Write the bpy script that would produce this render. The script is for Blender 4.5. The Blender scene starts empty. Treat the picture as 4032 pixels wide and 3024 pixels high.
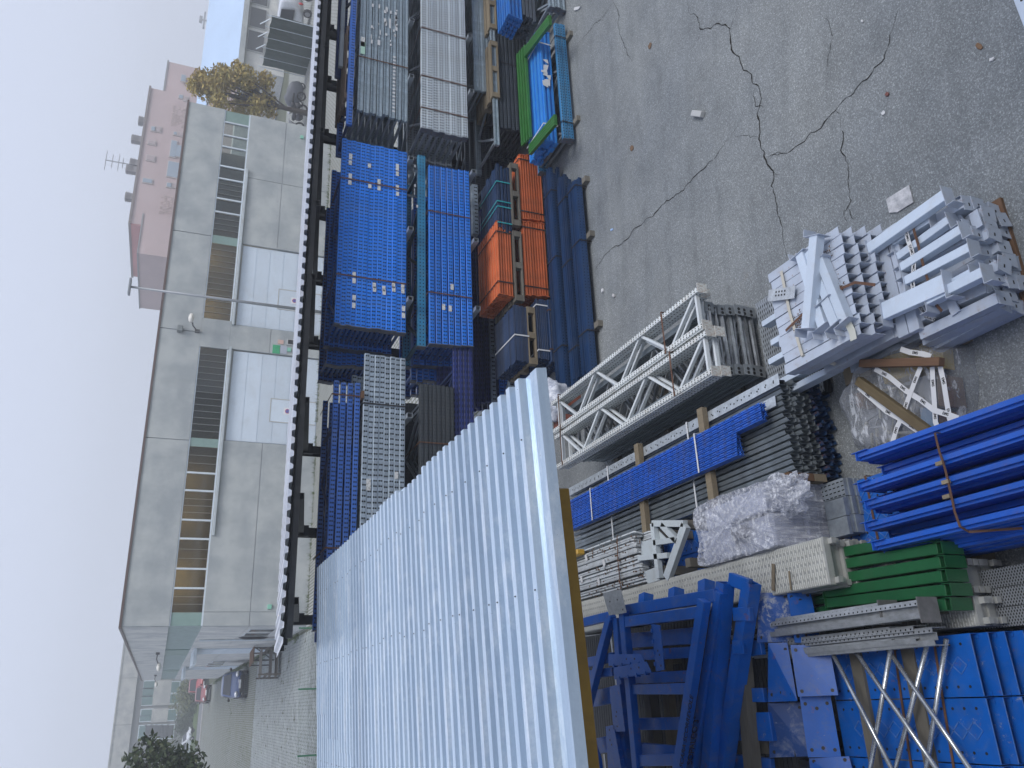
import bpy, bmesh, math, random
from mathutils import Vector, Matrix, Euler
R = math.radians
rnd = random.Random(7)
sc = bpy.context.scene
col = sc.collection

# ------------------------------------------------------------------ camera, sky, sun, exposure
# world axes follow the yard: +x along the warehouse front, +y away from the camera, +z up
CAM_H, F_PX = 5.2, 3180.0
PITCH = math.atan(1250 / 3180.0)
ROLL = math.atan2(900, 8144)
YAW = R(23)
_c, _s = math.cos(PITCH), math.sin(PITCH)
_cr, _sr = math.cos(ROLL), math.sin(ROLL)
_cy, _sy = math.cos(YAW), math.sin(YAW)
v_right = Vector((_cy, -_sy, 0))
v_head = Vector((_sy, _cy, 0))
v_fwd = v_head * _c - Vector((0, 0, 1)) * _s
v_up = v_head * _s + Vector((0, 0, 1)) * _c
cam_d = bpy.data.cameras.new('camera')
cam = bpy.data.objects.new('camera', cam_d)
col.objects.link(cam)
ax = v_right * _sr - v_up * _cr          # the photograph was taken with the phone on its side
ay = v_right * _cr + v_up * _sr
az = -v_fwd
M = Matrix((ax, ay, az)).transposed().to_4x4()
M.translation = Vector((0, 0, CAM_H))
cam.matrix_world = M
cam_d.sensor_fit = 'HORIZONTAL'
cam_d.sensor_width = 36
cam_d.lens = F_PX / 4032 * 36
cam_d.clip_start = 0.05
cam_d.clip_end = 3000
sc.camera = cam

SUN_EL, SUN_AZ = R(58), R(150)
w = bpy.data.worlds.new('World')
sc.world = w
w.use_nodes = True
nt = w.node_tree
nt.nodes.clear()
sky = nt.nodes.new('ShaderNodeTexSky')
sky.sky_type = 'NISHITA'
sky.sun_disc = False
sky.sun_elevation = SUN_EL
sky.sun_rotation = SUN_AZ
sky.air_density = 1.0
sky.dust_density = 6.0
mixc = nt.nodes.new('ShaderNodeMix')
mixc.data_type = 'RGBA'
mixc.inputs[0].default_value = 0.86           # a closed overcast layer over the clear sky
mixc.inputs[7].default_value = (4.50, 4.90, 6.05, 1)
bg = nt.nodes.new('ShaderNodeBackground')
bg.inputs['Strength'].default_value = 0.13
wo = nt.nodes.new('ShaderNodeOutputWorld')
nt.links.new(sky.outputs[0], mixc.inputs[6])
nt.links.new(mixc.outputs[2], bg.inputs['Color'])
nt.links.new(bg.outputs[0], wo.inputs['Surface'])

sun_d = bpy.data.lights.new('sun', 'SUN')
sun_d.energy = 1.3
sun_d.angle = R(25)
sun_d.color = (1.0, 0.985, 0.96)
sun = bpy.data.objects.new('sun', sun_d)
col.objects.link(sun)
_dir = Vector((math.sin(SUN_AZ) * math.cos(SUN_EL), math.cos(SUN_AZ) * math.cos(SUN_EL), math.sin(SUN_EL)))
sun.rotation_euler = _dir.to_track_quat('Z', 'Y').to_euler()
sun.location = (0, 0, 30)

sc.view_settings.view_transform = 'Standard'
sc.view_settings.look = 'None'
sc.view_settings.exposure = 0.36
sc.view_settings.gamma = 1.0
sc.view_settings.use_curve_mapping = False
sc.render.engine = 'CYCLES'
sc.cycles.use_denoising = True
sc.cycles.max_bounces = 8
sc.cycles.diffuse_bounces = 3
sc.cycles.glossy_bounces = 3
sc.cycles.transmission_bounces = 6
sc.cycles.transparent_max_bounces = 16
sc.cycles.volume_bounces = 2
sc.cycles.caustics_reflective = False
sc.cycles.caustics_refractive = False

# ------------------------------------------------------------------ photo pixel -> yard point on a given plane
def _ray(x, y):
    dx, dy = x - 2016, y - 1512
    a = (dx * _sr - dy * _cr) / F_PX
    b = (dx * _cr + dy * _sr) / F_PX
    X, Y, Z = a, _c - b * _s, -_s - b * _c
    return X * _cy + Y * _sy, -X * _sy + Y * _cy, Z
def PZ(x, y, z=0.0):
    r = _ray(x, y); k = (z - CAM_H) / r[2]
    return Vector((r[0] * k, r[1] * k, z))
def PT(x, y, t):
    r = _ray(x, y); k = t / r[1]
    return Vector((r[0] * k, t, CAM_H + r[2] * k))
def PS(x, y, s):
    r = _ray(x, y); k = s / r[0]
    return Vector((s, r[1] * k, CAM_H + r[2] * k))

# ------------------------------------------------------------------ mesh helpers
class MB:
    def __init__(s): s.v, s.f, s.m = [], [], []
    def add(s, vs, fs, mi=0):
        o = len(s.v); s.v += [tuple(p) for p in vs]
        for f in fs: s.f.append(tuple(i + o for i in f)); s.m.append(mi)
        return s
    def box(s, x0, y0, z0, x1, y1, z1, mi=0):
        vs = [(x0,y0,z0),(x1,y0,z0),(x1,y1,z0),(x0,y1,z0),(x0,y0,z1),(x1,y0,z1),(x1,y1,z1),(x0,y1,z1)]
        return s.add(vs, [(0,3,2,1),(4,5,6,7),(0,1,5,4),(1,2,6,5),(2,3,7,6),(3,0,4,7)], mi)
    def prism(s, poly, axis, a0, a1, mi=0, caps=True):
        """poly: counter-clockwise (u,v); axis 'x': (u,v)=(y,z); 'y': (u,v)=(x,z) ; 'z': (x,y)"""
        n = len(poly)
        def P(a, u, v):
            return (a,u,v) if axis == 'x' else ((u,a,v) if axis == 'y' else (u,v,a))
        vs = [P(a0,u,v) for u,v in poly] + [P(a1,u,v) for u,v in poly]
        fs = [(i,(i+1)%n,n+(i+1)%n,n+i) for i in range(n)]
        if caps: fs += [tuple(range(n-1,-1,-1)), tuple(range(n,2*n))]
        if axis == 'y': fs = [tuple(reversed(f)) for f in fs]
        return s.add(vs, fs, mi)
    def bar(s, p0, p1, w, h, up=(0,0,1), mi=0):
        p0, p1 = Vector(p0), Vector(p1); d = (p1-p0).normalized(); up = Vector(up)
        if abs(d.dot(up)) > .98: up = Vector((1,0,0)) if abs(d.x) < .9 else Vector((0,1,0))
        sd = d.cross(up).normalized(); u = sd.cross(d).normalized()
        vs = []
        for p in (p0,p1):
            for a,b in ((-1,-1),(1,-1),(1,1),(-1,1)): vs.append(p + sd*a*w/2 + u*b*h/2)
        return s.add(vs, [(0,1,2,3)[::-1],(4,5,6,7),(0,1,5,4),(1,2,6,5),(2,3,7,6),(3,0,4,7)], mi)
    def tube(s, p0, p1, r, n=8, mi=0, r1=None):
        p0, p1 = Vector(p0), Vector(p1); d = (p1-p0).normalized()
        up = Vector((0,0,1)) if abs(d.z) < .95 else Vector((1,0,0))
        a = d.cross(up).normalized(); b = a.cross(d)
        r1 = r if r1 is None else r1
        vs = [p0 + (a*math.cos(t)+b*math.sin(t))*r for t in [2*math.pi*i/n for i in range(n)]]
        vs += [p1 + (a*math.cos(t)+b*math.sin(t))*r1 for t in [2*math.pi*i/n for i in range(n)]]
        fs = [(i,n+i,n+(i+1)%n,(i+1)%n) for i in range(n)] + [tuple(range(n)), tuple(range(2*n-1,n-1,-1))]
        return s.add(vs, fs, mi)
    def path(s, pts, r, n=6, mi=0):
        for a, b in zip(pts[:-1], pts[1:]): s.tube(a, b, r, n, mi)
        return s
    def strip(s, pts, w, th=.002, up=(0,0,1), mi=0):
        """flat band along a polyline"""
        P = [Vector(p) for p in pts]; up = Vector(up); L = []
        for i, p in enumerate(P):
            d = (P[min(i+1,len(P)-1)] - P[max(i-1,0)]).normalized()
            sd = d.cross(up)
            if sd.length < .05: sd = Vector((1,0,0))
            sd.normalize(); n = sd.cross(d).normalized()
            L += [p - sd*w/2, p + sd*w/2, p + sd*w/2 + n*th, p - sd*w/2 + n*th]
        fs = []
        for i in range(len(P)-1):
            a, b = 4*i, 4*i+4
            fs += [(a,a+1,b+1,b)[::-1],(a+1,a+2,b+2,b+1)[::-1],(a+2,a+3,b+3,b+2)[::-1],(a+3,a,b,b+3)[::-1]]
        e = 4*(len(P)-1)
        fs += [(0,1,2,3),(e+3,e+2,e+1,e)]
        return s.add(L, fs, mi)
    def mesh(s, name, mats, smooth=False, bevel=0):
        me = bpy.data.meshes.new(name)
        me.from_pydata(s.v, [], s.f)
        for m in (mats if isinstance(mats, (list, tuple)) else [mats]): me.materials.append(m)
        for p, mi in zip(me.polygons, s.m): p.material_index = mi; p.use_smooth = smooth
        bm = bmesh.new(); bm.from_mesh(me)
        bmesh.ops.recalc_face_normals(bm, faces=bm.faces)
        if bevel:
            bmesh.ops.bevel(bm, geom=[e for e in bm.edges if len(e.link_faces)==2 and e.calc_face_angle(0) > .6], offset=bevel, segments=1, affect='EDGES')
        bm.to_mesh(me); bm.free()
        return me
    def build(s, name, mats, parent=None, loc=(0,0,0), rot=(0,0,0), smooth=False, bevel=0):
        return put(s.mesh(name, mats, smooth, bevel), name, parent, loc, rot)
def put(me, name, parent=None, loc=(0,0,0), rot=(0,0,0)):
    o = bpy.data.objects.new(name, me); col.objects.link(o)
    o.parent = parent; o.location = loc; o.rotation_euler = rot
    return o
def thing(name, label, cat, loc=(0,0,0), rot=(0,0,0), group=None):
    o = bpy.data.objects.new(name, None); col.objects.link(o)
    o.empty_display_size = .1
    o.location = loc; o.rotation_euler = rot if isinstance(rot, (tuple, Euler)) else (0,0,rot)
    return tag(o, label, cat, group)
def tag(o, label, cat, group=None):
    o['label'] = label; o['category'] = cat
    if group: o['group'] = group
    return o
def struct(o): o['kind'] = 'structure'; return o
def offs(pts, th):
    """closed outline of an open polyline with sheet thickness th"""
    P = [Vector((a,b)) for a,b in pts]; out, inn = [], []
    for i, p in enumerate(P):
        d0 = (P[i]-P[i-1]).normalized() if i else None
        d1 = (P[i+1]-P[i]).normalized() if i < len(P)-1 else None
        d0 = d0 or d1; d1 = d1 or d0
        n0, n1 = Vector((-d0.y,d0.x)), Vector((-d1.y,d1.x))
        n = (n0+n1); n = n/ max(.3, n.dot(n0)) if n.length > 1e-4 else n0
        out.append(tuple(p + n*th/2)); inn.append(tuple(p - n*th/2))
    return inn + out[::-1]
def ico(mb, c, r, jit=0, sub=1, sc3=(1,1,1), mi=0):
    bm = bmesh.new(); bmesh.ops.create_icosphere(bm, subdivisions=sub, radius=r)
    bm.verts.ensure_lookup_table()
    vs = [(v.co.x*sc3[0]*(1+rnd.uniform(-jit,jit))+c[0], v.co.y*sc3[1]*(1+rnd.uniform(-jit,jit))+c[1], v.co.z*sc3[2]*(1+rnd.uniform(-jit,jit))+c[2]) for v in bm.verts]
    mb.add(vs, [tuple(v.index for v in f.verts) for f in bm.faces], mi); bm.free()

# ------------------------------------------------------------------ materials
class N:
    def __init__(s, name):
        s.m = bpy.data.materials.new(name); s.m.use_nodes = True
        s.t = s.m.node_tree; s.t.nodes.clear()
        s.out = s.t.nodes.new('ShaderNodeOutputMaterial')
        s.b = s.t.nodes.new('ShaderNodeBsdfPrincipled')
        s.t.links.new(s.b.outputs[0], s.out.inputs[0])
        s.tc = s.t.nodes.new('ShaderNodeTexCoord')
    def n(s, typ, **k):
        o = s.t.nodes.new(typ)
        for a, b in k.items(): setattr(o, a, b)
        return o
    def set(s, sock, v):
        if isinstance(v, bpy.types.NodeSocket): s.t.links.new(v, sock)
        elif isinstance(v, (tuple, list)) and len(v) == 3 and sock.type == 'RGBA': sock.default_value = (*v, 1)
        else: sock.default_value = v
    def math(s, op, a, b=0.0, c=None):
        o = s.n('ShaderNodeMath', operation=op); s.set(o.inputs[0], a); s.set(o.inputs[1], b)
        if c is not None: s.set(o.inputs[2], c)
        return o.outputs[0]
    def mix(s, f, a, b, blend='MIX'):
        o = s.n('ShaderNodeMix', data_type='RGBA', blend_type=blend)
        s.set(o.inputs[0], f); s.set(o.inputs[6], a); s.set(o.inputs[7], b); return o.outputs[2]
    def noise(s, scale, detail=4, rough=.55, vec=None, dist=0):
        o = s.n('ShaderNodeTexNoise'); s.set(o.inputs['Vector'], vec or s.tc.outputs['Object'])
        o.inputs['Scale'].default_value = scale; o.inputs['Detail'].default_value = detail
        o.inputs['Roughness'].default_value = rough; o.inputs['Distortion'].default_value = dist
        return o.outputs['Fac']
    def ramp(s, f, stops):
        o = s.n('ShaderNodeValToRGB'); e = o.color_ramp.elements
        while len(e) < len(stops): e.new(.5)
        for i, (p, c) in enumerate(stops):
            e[i].position = p; e[i].color = (*c, 1) if len(c) == 3 else c
        s.set(o.inputs[0], f); return o.outputs[0]
    def step(s, f, lo, hi):
        o = s.n('ShaderNodeMapRange'); s.set(o.inputs[0], f); o.inputs[1].default_value = lo; o.inputs[2].default_value = hi
        return o.outputs[0]
    def sep(s, v):
        o = s.n('ShaderNodeSeparateXYZ'); s.set(o.inputs[0], v); return o.outputs
    def mapping(s, scale=(1,1,1), loc=(0,0,0), rot=(0,0,0), vec=None):
        o = s.n('ShaderNodeMapping'); s.set(o.inputs[0], vec or s.tc.outputs['Object'])
        o.inputs['Scale'].default_value = scale; o.inputs['Location'].default_value = loc; o.inputs['Rotation'].default_value = rot
        return o.outputs[0]
    def bump(s, h, strength=.3, dist=.01):
        o = s.n('ShaderNodeBump'); o.inputs['Strength'].default_value = strength; o.inputs['Distance'].default_value = dist
        s.set(o.inputs['Height'], h); s.t.links.new(o.outputs[0], s.b.inputs['Normal'])
    def rnd(s):
        return s.n('ShaderNodeObjectInfo').outputs['Random']
    def fin(s, colr, rough=.5, metal=0, spec=.5):
        s.set(s.b.inputs['Base Color'], colr); s.set(s.b.inputs['Roughness'], rough); s.set(s.b.inputs['Metallic'], metal)
        s.set(s.b.inputs['Specular IOR Level'], spec)
        return s.m
MATS = {}
def paint(name, c, rough=.45, metal=0.0, var=.12, dirt=(.09,.075,.06), dirt_amt=.25, scale=3.0, rust=0.0, holes=None, piece=.1, spec=.5, chip=None):
    """painted or bare sheet metal: object-to-object shade, blotchy dust, optional rust, chips and punched holes"""
    if name in MATS: return MATS[name]
    k = N(name)
    f1 = k.noise(scale, 5, .6); f2 = k.noise(scale*9, 3, .6)
    base = k.mix(k.step(f1, .3, .7), tuple(max(0,x*(1-var)) for x in c), tuple(min(1,x*(1+var)) for x in c))
    base = k.mix(1.0, base, k.mix(k.rnd(), (1-piece,)*3, (1+piece*.6,)*3), 'MULTIPLY')
    dm = k.math('MULTIPLY', k.step(k.noise(scale*1.7, 6, .7, dist=.6), .5, .75), dirt_amt)
    base = k.mix(dm, base, dirt)
    if rust:
        rm = k.math('MULTIPLY', k.step(k.noise(scale*2.3, 8, .75, vec=k.mapping(loc=(3.1,1.7,.4))), .62-.12*rust, .70-.06*rust), min(1, .5+rust*.5))
        base = k.mix(rm, base, k.mix(f2, (.16,.055,.02), (.30,.13,.05)))
    if chip:
        cm = k.step(k.noise(chip[1], 8, .8, vec=k.mapping(loc=(9.3,2.2,5.1))), chip[2], chip[2]+.06)
        base = k.mix(k.math('MULTIPLY', cm, .8), base, chip[0])
    rg = k.math('MULTIPLY_ADD', f2, .18, rough-.09)
    if holes:
        X = k.sep(k.tc.outputs['Object'])
        a = X[0]; b = X[2]
        hx = k.math('COMPARE', k.math('FRACT', k.math('DIVIDE', a, holes['p'])), .5, holes['w']/holes['p']/2)
        tot = None
        for z in holes['z']:
            h = k.math('COMPARE', b, z, holes['h']/2)
            tot = h if tot is None else k.math('MAXIMUM', tot, h)
        hm = k.math('MULTIPLY', hx, tot if tot is not None else 0.0)
        nn = k.sep(k.tc.outputs['Normal'])
        hm = k.math('MULTIPLY', hm, k.math('GREATER_THAN', k.math('ABSOLUTE', nn[1]), .5))
        if holes.get('top'):
            tt = None
            for y in holes['top']:
                h = k.math('COMPARE', X[1], y, holes['h']/2); tt = h if tt is None else k.math('MAXIMUM', tt, h)
            hm = k.math('MAXIMUM', hm, k.math('MULTIPLY', k.math('MULTIPLY', hx, tt), k.math('GREATER_THAN', nn[2], .5)))
        base = k.mix(hm, base, (.006,.007,.009)); rg = k.math('MAXIMUM', rg, hm)
    MATS[name] = k.fin(base, rg, metal, spec)
    return MATS[name]
def galv(name, c=(.42,.45,.48), rough=.42, holes=None, metal=.55, var=.2, scale=14, **kw):
    return paint(name, c, rough, metal, var, dirt=(.2,.2,.19), dirt_amt=.35, scale=scale, holes=holes, **kw)
def wood(name, c=(.30,.23,.15), dark=(.13,.095,.06)):
    if name in MATS: return MATS[name]
    k = N(name)
    g = k.noise(3, 6, .7, vec=k.mapping(scale=(2,14,14)))
    f = k.noise(1.5, 3)
    b = k.mix(g, dark, c); b = k.mix(k.step(f,.45,.75), b, tuple(x*.62 for x in c))
    b = k.mix(1.0, b, k.mix(k.rnd(), (.75,)*3, (1.12,)*3), 'MULTIPLY')
    k.bump(g, .4, .004)
    MATS[name] = k.fin(b, .85, 0, .2); return MATS[name]
def plain(name, c, rough=.5, metal=0, spec=.5, var=.08, scale=6):
    if name in MATS: return MATS[name]
    k = N(name); f = k.noise(scale, 4)
    MATS[name] = k.fin(k.mix(f, tuple(x*(1-var) for x in c), tuple(min(1,x*(1+var)) for x in c)), rough, metal, spec)
    return MATS[name]
def emis(name, c, st):
    k = N(name); k.set(k.b.inputs['Emission Color'], c); k.b.inputs['Emission Strength'].default_value = st
    return k.fin(c, .5)
def glassm(name, tint=(.55,.62,.62), refl=.25, alpha=.25):
    """window pane: mostly clear sheet with a mirror share"""
    if name in MATS: return MATS[name]
    k = N(name)
    tr = k.n('ShaderNodeBsdfTransparent'); tr.inputs[0].default_value = (*tint,1)
    gl = k.n('ShaderNodeBsdfGlossy'); gl.inputs['Roughness'].default_value = .04; gl.inputs[0].default_value = (.9,.95,.95,1)
    fr = k.n('ShaderNodeFresnel'); fr.inputs[0].default_value = 1.5
    fac = k.math('ADD', fr.outputs[0], refl)
    mx = k.n('ShaderNodeMixShader'); k.set(mx.inputs[0], fac); k.t.links.new(tr.outputs[0], mx.inputs[1]); k.t.links.new(gl.outputs[0], mx.inputs[2])
    k.t.links.new(mx.outputs[0], k.out.inputs[0]); MATS[name] = k.m; return k.m
# ================================================================== GROUND
def zq(ox, oy, k=1008/1659.0):
    return lambda x, y: (ox + x*k, oy + y*k)
q70, q7T = zq(2100,0), zq(3024,0)

def asphalt_mat():
    k = N('asphalt')
    o = k.tc.outputs['Object']
    v = k.n('ShaderNodeTexVoronoi'); v.inputs['Scale'].default_value = 105; k.set(v.inputs['Vector'], o)
    vs = k.sep(v.outputs['Color'])
    g = k.noise(60, 4, .75); g2 = k.noise(170, 2, .7)
    b = k.ramp(vs[0], [(0,(.08,.083,.088)),(.4,(.18,.187,.197)),(.68,(.275,.287,.30)),(.88,(.42,.435,.45)),(1,(.66,.67,.68))])
    b = k.mix(k.step(g, .38, .62), k.mix(.7, b, (.06,.061,.063)), b)
    b = k.mix(.55, b, k.mix(g2, (.11,.114,.12), (.34,.35,.365)))
    big = k.noise(.35, 5, .6); mid = k.noise(1.6, 5, .65)
    b = k.mix(1.0, b, k.mix(k.step(big, .3, .72), (.80,.82,.85), (1.14,1.12,1.08)), 'MULTIPLY')
    b = k.mix(1.0, b, k.mix(k.step(mid, .3, .7), (.86,.86,.86), (1.1,1.1,1.1)), 'MULTIPLY')
    # tyre-darkened lane along the rack
    X = k.sep(o)
    lane = k.math('MULTIPLY', k.step(k.noise(1.1, 6, .7, vec=k.mapping(scale=(.35,2.2,1))), .5, .72), k.step(X[1], 5.5, 8.2))
    b = k.mix(k.math('MULTIPLY', lane, .42), b, (.12,.127,.138))
    pale = k.math('MULTIPLY', k.step(k.noise(.9, 5, .7, vec=k.mapping(scale=(.4,1.6,1), loc=(4,2,0))), .52, .75), k.step(X[1], 5.0, 8.6))
    b = k.mix(k.math('MULTIPLY', pale, .35), b, (.33,.335,.33))
    rs = k.step(k.noise(.8, 6, .7, vec=k.mapping(loc=(7.7,3.3,0))), .67, .8)
    b = k.mix(k.math('MULTIPLY', rs, .35), b, (.24,.18,.12))
    bl = k.step(k.noise(2.6, 5, .75, vec=k.mapping(loc=(1.7,8.3,0))), .71, .78)
    b = k.mix(k.math('MULTIPLY', bl, .35), b, (.18,.24,.34))
    oil = k.step(k.noise(1.4, 7, .75, vec=k.mapping(loc=(2.9,5.1,0)), dist=.8), .64, .72)
    b = k.mix(k.math('MULTIPLY', oil, .38), b, (.075,.078,.082))
    tyre = k.n('ShaderNodeTexWave', wave_type='BANDS', bands_direction='Y'); k.set(tyre.inputs['Vector'], k.mapping(rot=(0,0,R(7)))); tyre.inputs['Scale'].default_value = .55; tyre.inputs['Distortion'].default_value = 5; tyre.inputs['Detail'].default_value = 3; tyre.inputs['Detail Scale'].default_value = .5
    tm_ = k.math('MULTIPLY', k.step(tyre.outputs['Fac'], .86, .99), k.step(k.noise(2.5, 4, .7), .4, .65))
    b = k.mix(k.math('MULTIPLY', tm_, .30), b, (.09,.095,.10))
    b = k.mix(1.0, b, (1.10,1.15,1.15), 'MULTIPLY')
    k.bump(k.math('ADD', vs[0], k.math('MULTIPLY', g, .6)), .45, .005)
    return k.fin(b, .88, 0, .3)
def paver_mat(name, c, grass=.4):
    k = N(name); o = k.tc.outputs['Object']
    br = k.n('ShaderNodeTexBrick'); k.set(br.inputs['Vector'], k.mapping(rot=(0,0,R(90)))); br.inputs['Scale'].default_value = 1
    br.inputs['Brick Width'].default_value = .25; br.inputs['Row Height'].default_value = .125; br.inputs['Mortar Size'].default_value = .022
    br.inputs['Color1'].default_value = (*c,1); br.inputs['Color2'].default_value = (*[x*.88 for x in c],1); br.inputs['Mortar'].default_value = (.12,.125,.09,1)
    b = br.outputs[0]
    f = k.noise(.5, 6, .7); f2 = k.noise(25, 3, .7)
    b = k.mix(1.0, b, k.mix(f2, (.8,)*3, (1.15,)*3), 'MULTIPLY')
    b = k.mix(k.math('MULTIPLY', k.step(f, .45, .7), grass), b, (.13,.14,.095))
    return k.fin(b, .9, 0, .25)
m_asph = asphalt_mat()
m_earth = plain('earth', (.10,.11,.075), .95, spec=.2, var=.3, scale=.4)
struct(MB().box(-700,-60,-.6,700,900,-.03).build('ground', m_earth))
yard = struct(MB().box(-16,-6,-.3,30,13.0,0).build('asphalt_yard', m_asph))
struct(MB().box(3.0,13.0,-.3,60,60,-.004).build('concrete_apron', paver_mat('block_paving', (.40,.415,.41), .15)))
m_lot = paver_mat('lot_paving', (.24,.26,.255), .6)
lot = struct(MB().box(-40,13.0,-.3,3.0,112,-.012).build('parking_lot', m_lot))
m_road = plain('road_asphalt', (.16,.165,.17), .85, spec=.3, var=.15, scale=2)
struct(MB().box(-120,112,-.3,160,124,-.008).build('road', m_road))
struct(MB().box(-40,110.9,-.3,3.0,112,.11).build('kerb', plain('kerb_stone', (.34,.34,.33), .85)))

# unseen house facade behind the camera, added to darken sides facing it
hw = MB(); hw.box(-22,-2.1,0,26,-1.8,8.2)
struct(hw.build('unseen_house_wall', plain('unseen_wall_render',(.66,.66,.64),.9,spec=.2)))
# paving blocks of the lot: the nearest ones each an object, the rest one mesh
m_block = paint('lot_block', (.27,.295,.30), .9, 0, .15, dirt=(.16,.17,.12), dirt_amt=.5, scale=1.2, spec=.2, piece=.25)
def block_geo(mb, x, y, a=.212, h=.028, b=.16):
    t = .008
    mb.add([(x,y,0),(x+a,y,0),(x+a,y+b,0),(x,y+b,0),(x+t,y+t,h),(x+a-t,y+t,h),(x+a-t,y+b-t,h),(x+t,y+b-t,h)],
           [(4,5,6,7),(0,1,5,4),(1,2,6,5),(2,3,7,6),(3,0,4,7)])
mb1 = MB(); block_geo(mb1, 0, 0); me_block = mb1.mesh('paver', m_block)
rest = MB(); cnt = 0; BX, BY = .25, .20
row = 0; y = 29.2
while y < 52:
    x = -12.0 + (row % 2)*BX/2
    while x < 2.75:
        near = (-2.6 < x < 2.6 and y < 32.6)
        if near and cnt < 300 and y > 29.9:
            put(me_block, 'paver', lot, (x, y, -.0075 + rnd.uniform(-.008,.004)), (rnd.uniform(-.02,.02), rnd.uniform(-.02,.02), rnd.uniform(-.04,.04))); cnt += 1
        elif rnd.random() > .015:
            block_geo(rest, x+rnd.uniform(-.008,.008), y+rnd.uniform(-.008,.008), h=.016+rnd.uniform(0,.014))
        x += BX
    y += BY; row += 1
o = rest.build('paving_blocks', m_block, lot, (0,0,-.0075)); o['kind'] = 'stuff'
struct(MB().box(-12.2,29.0,-.0118,2.95,52.2,-.0078).build('joint_soil', plain('joint_soil',(.085,.09,.065),.95,spec=.1,var=.35,scale=1.5)))

# grass in the joints and along the walls
m_grass = paint('grass', (.10,.14,.05), .8, 0, .4, dirt=(.16,.15,.07), dirt_amt=.5, scale=2, spec=.2)
gm = MB()
def tuft(x, y, h, n, sp=.05, z=-.01):
    for i in range(n):
        a = rnd.uniform(0, 6.28); r = rnd.uniform(0, sp); d = rnd.uniform(-.5,.5)*h; w = .006+.012*h*3
        bx, by = x+math.cos(a)*r, y+math.sin(a)*r; hh = h*rnd.uniform(.5,1.1); e = rnd.uniform(-.5,.5)*h
        gm.add([(bx-w*math.sin(a),by+w*math.cos(a),z),(bx+w*math.sin(a),by-w*math.cos(a),z),(bx+d,by+e,z+hh)], [(0,1,2)])
for i in range(5200):
    x = rnd.uniform(-11, 2.9); y = 29.5 + 42*rnd.random()**1.5
    if (math.sin(x*.9+y*.3)+math.sin(y*.55-x*.4)+rnd.uniform(-1.2,1.2)) > .15: tuft(x, y, rnd.uniform(.03,.085), 4, .10)
for i in range(500): tuft(2.97-abs(rnd.gauss(0,.13)), rnd.uniform(36, 95), rnd.uniform(.08,.3), 4)
for i in range(420): tuft(rnd.uniform(3.2,27), 34.0-abs(rnd.gauss(0,.1)), rnd.uniform(.05,.22), 4)
for i in range(500): tuft(rnd.uniform(-14,-5), rnd.uniform(60,112), rnd.uniform(.05,.3), 4, .4)
o = gm.build('grass_tufts', m_grass); o['kind'] = 'stuff'; o['label'] = 'green and yellowed grass growing between the paving blocks'

# cracks in the asphalt: thin dark furrows with their own wandering outline
m_crack = plain('crack_dirt', (.025,.024,.022), .95, spec=.1, var=.4, scale=60)
cracks = [
 ([q70(*p) for p in ((1000,0),(1008,45),(1010,80),(1040,88),(1055,100),(1070,140),(1085,190),(1120,182),(1150,186),(1170,162),(1205,152),(1245,160),(1275,185),(1278,240),(1285,320),(1320,360),(1340,390),(1362,455),(1400,470),(1430,545),(1462,558),(1480,640),(1450,740),(1468,820),(1462,900),(1482,970),(1510,1040),(1545,1100))]
  + [q7T(*p) for p in ((40,1145),(22,1205),(48,1270),(60,1330),(66,1395),(95,1470),(100,1560),(122,1659))], .024),
 ([q7T(*p) for p in ((850,60),(820,150),(790,270),(755,360),(740,400),(690,440),(670,480),(610,530),(565,585),(540,620),(490,650),(440,715),(390,765),(345,830),(280,860),(240,915),(180,950),(125,995),(70,985),(40,1000),(5,1040))], .016),
 ([q7T(*p) for p in ((440,715),(465,735),(470,800),(490,860),(490,900),(472,975),(505,1015),(520,1060),(525,1120),(518,1170),(530,1250),(540,1300),(520,1340),(492,1370),(498,1410),(512,1432))], .016),
 ([q7T(*p) for p in ((520,1345),(535,1390),(560,1425))], .010),
 ([q70(*p) for p in ((1330,810),(1290,870),(1250,915),(1200,990),(1165,1040),(1100,1100),(1055,1135),(1020,1180),(975,1235),(930,1255),(880,1300),(840,1320),(810,1360),(775,1405),(735,1415),(700,1460),(655,1480),(620,1540),(560,1590),(505,1610),(460,1659),(400,1750))], .020),
 ([q70(*p) for p in ((515,0),(545,60),(560,100),(548,150),(565,230),(590,290),(610,350),(640,400))], .014),
 ([q7T(*p) for p in ((325,80),(360,110),(395,140),(410,200),(425,240),(405,310),(390,360),(380,460),(395,520))], .008),
 ([q70(*p) for p in ((520,10),(490,60),(435,130),(400,150),(350,220),(290,280))], .012),
 ([q70(*p) for p in ((1350,0),(1320,60),(1290,140),(1278,185))], .010),
 ([q70(*p) for p in ((1085,190),(1075,240),(1040,300),(1010,390))], .007),
 ([q70(*p) for p in ((1545,1120),(1600,1130))], .008),
 ([q70(*p) for p in ((1510,1040),(1560,1000),(1640,990))], .008),
 ([q70(*p) for p in ((1462,890),(1380,880),(1290,890))], .007),
 ([q70(*p) for p in ((1440,560),(1425,620),(1440,690),(1490,690),(1500,720))], .008),
]
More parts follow.
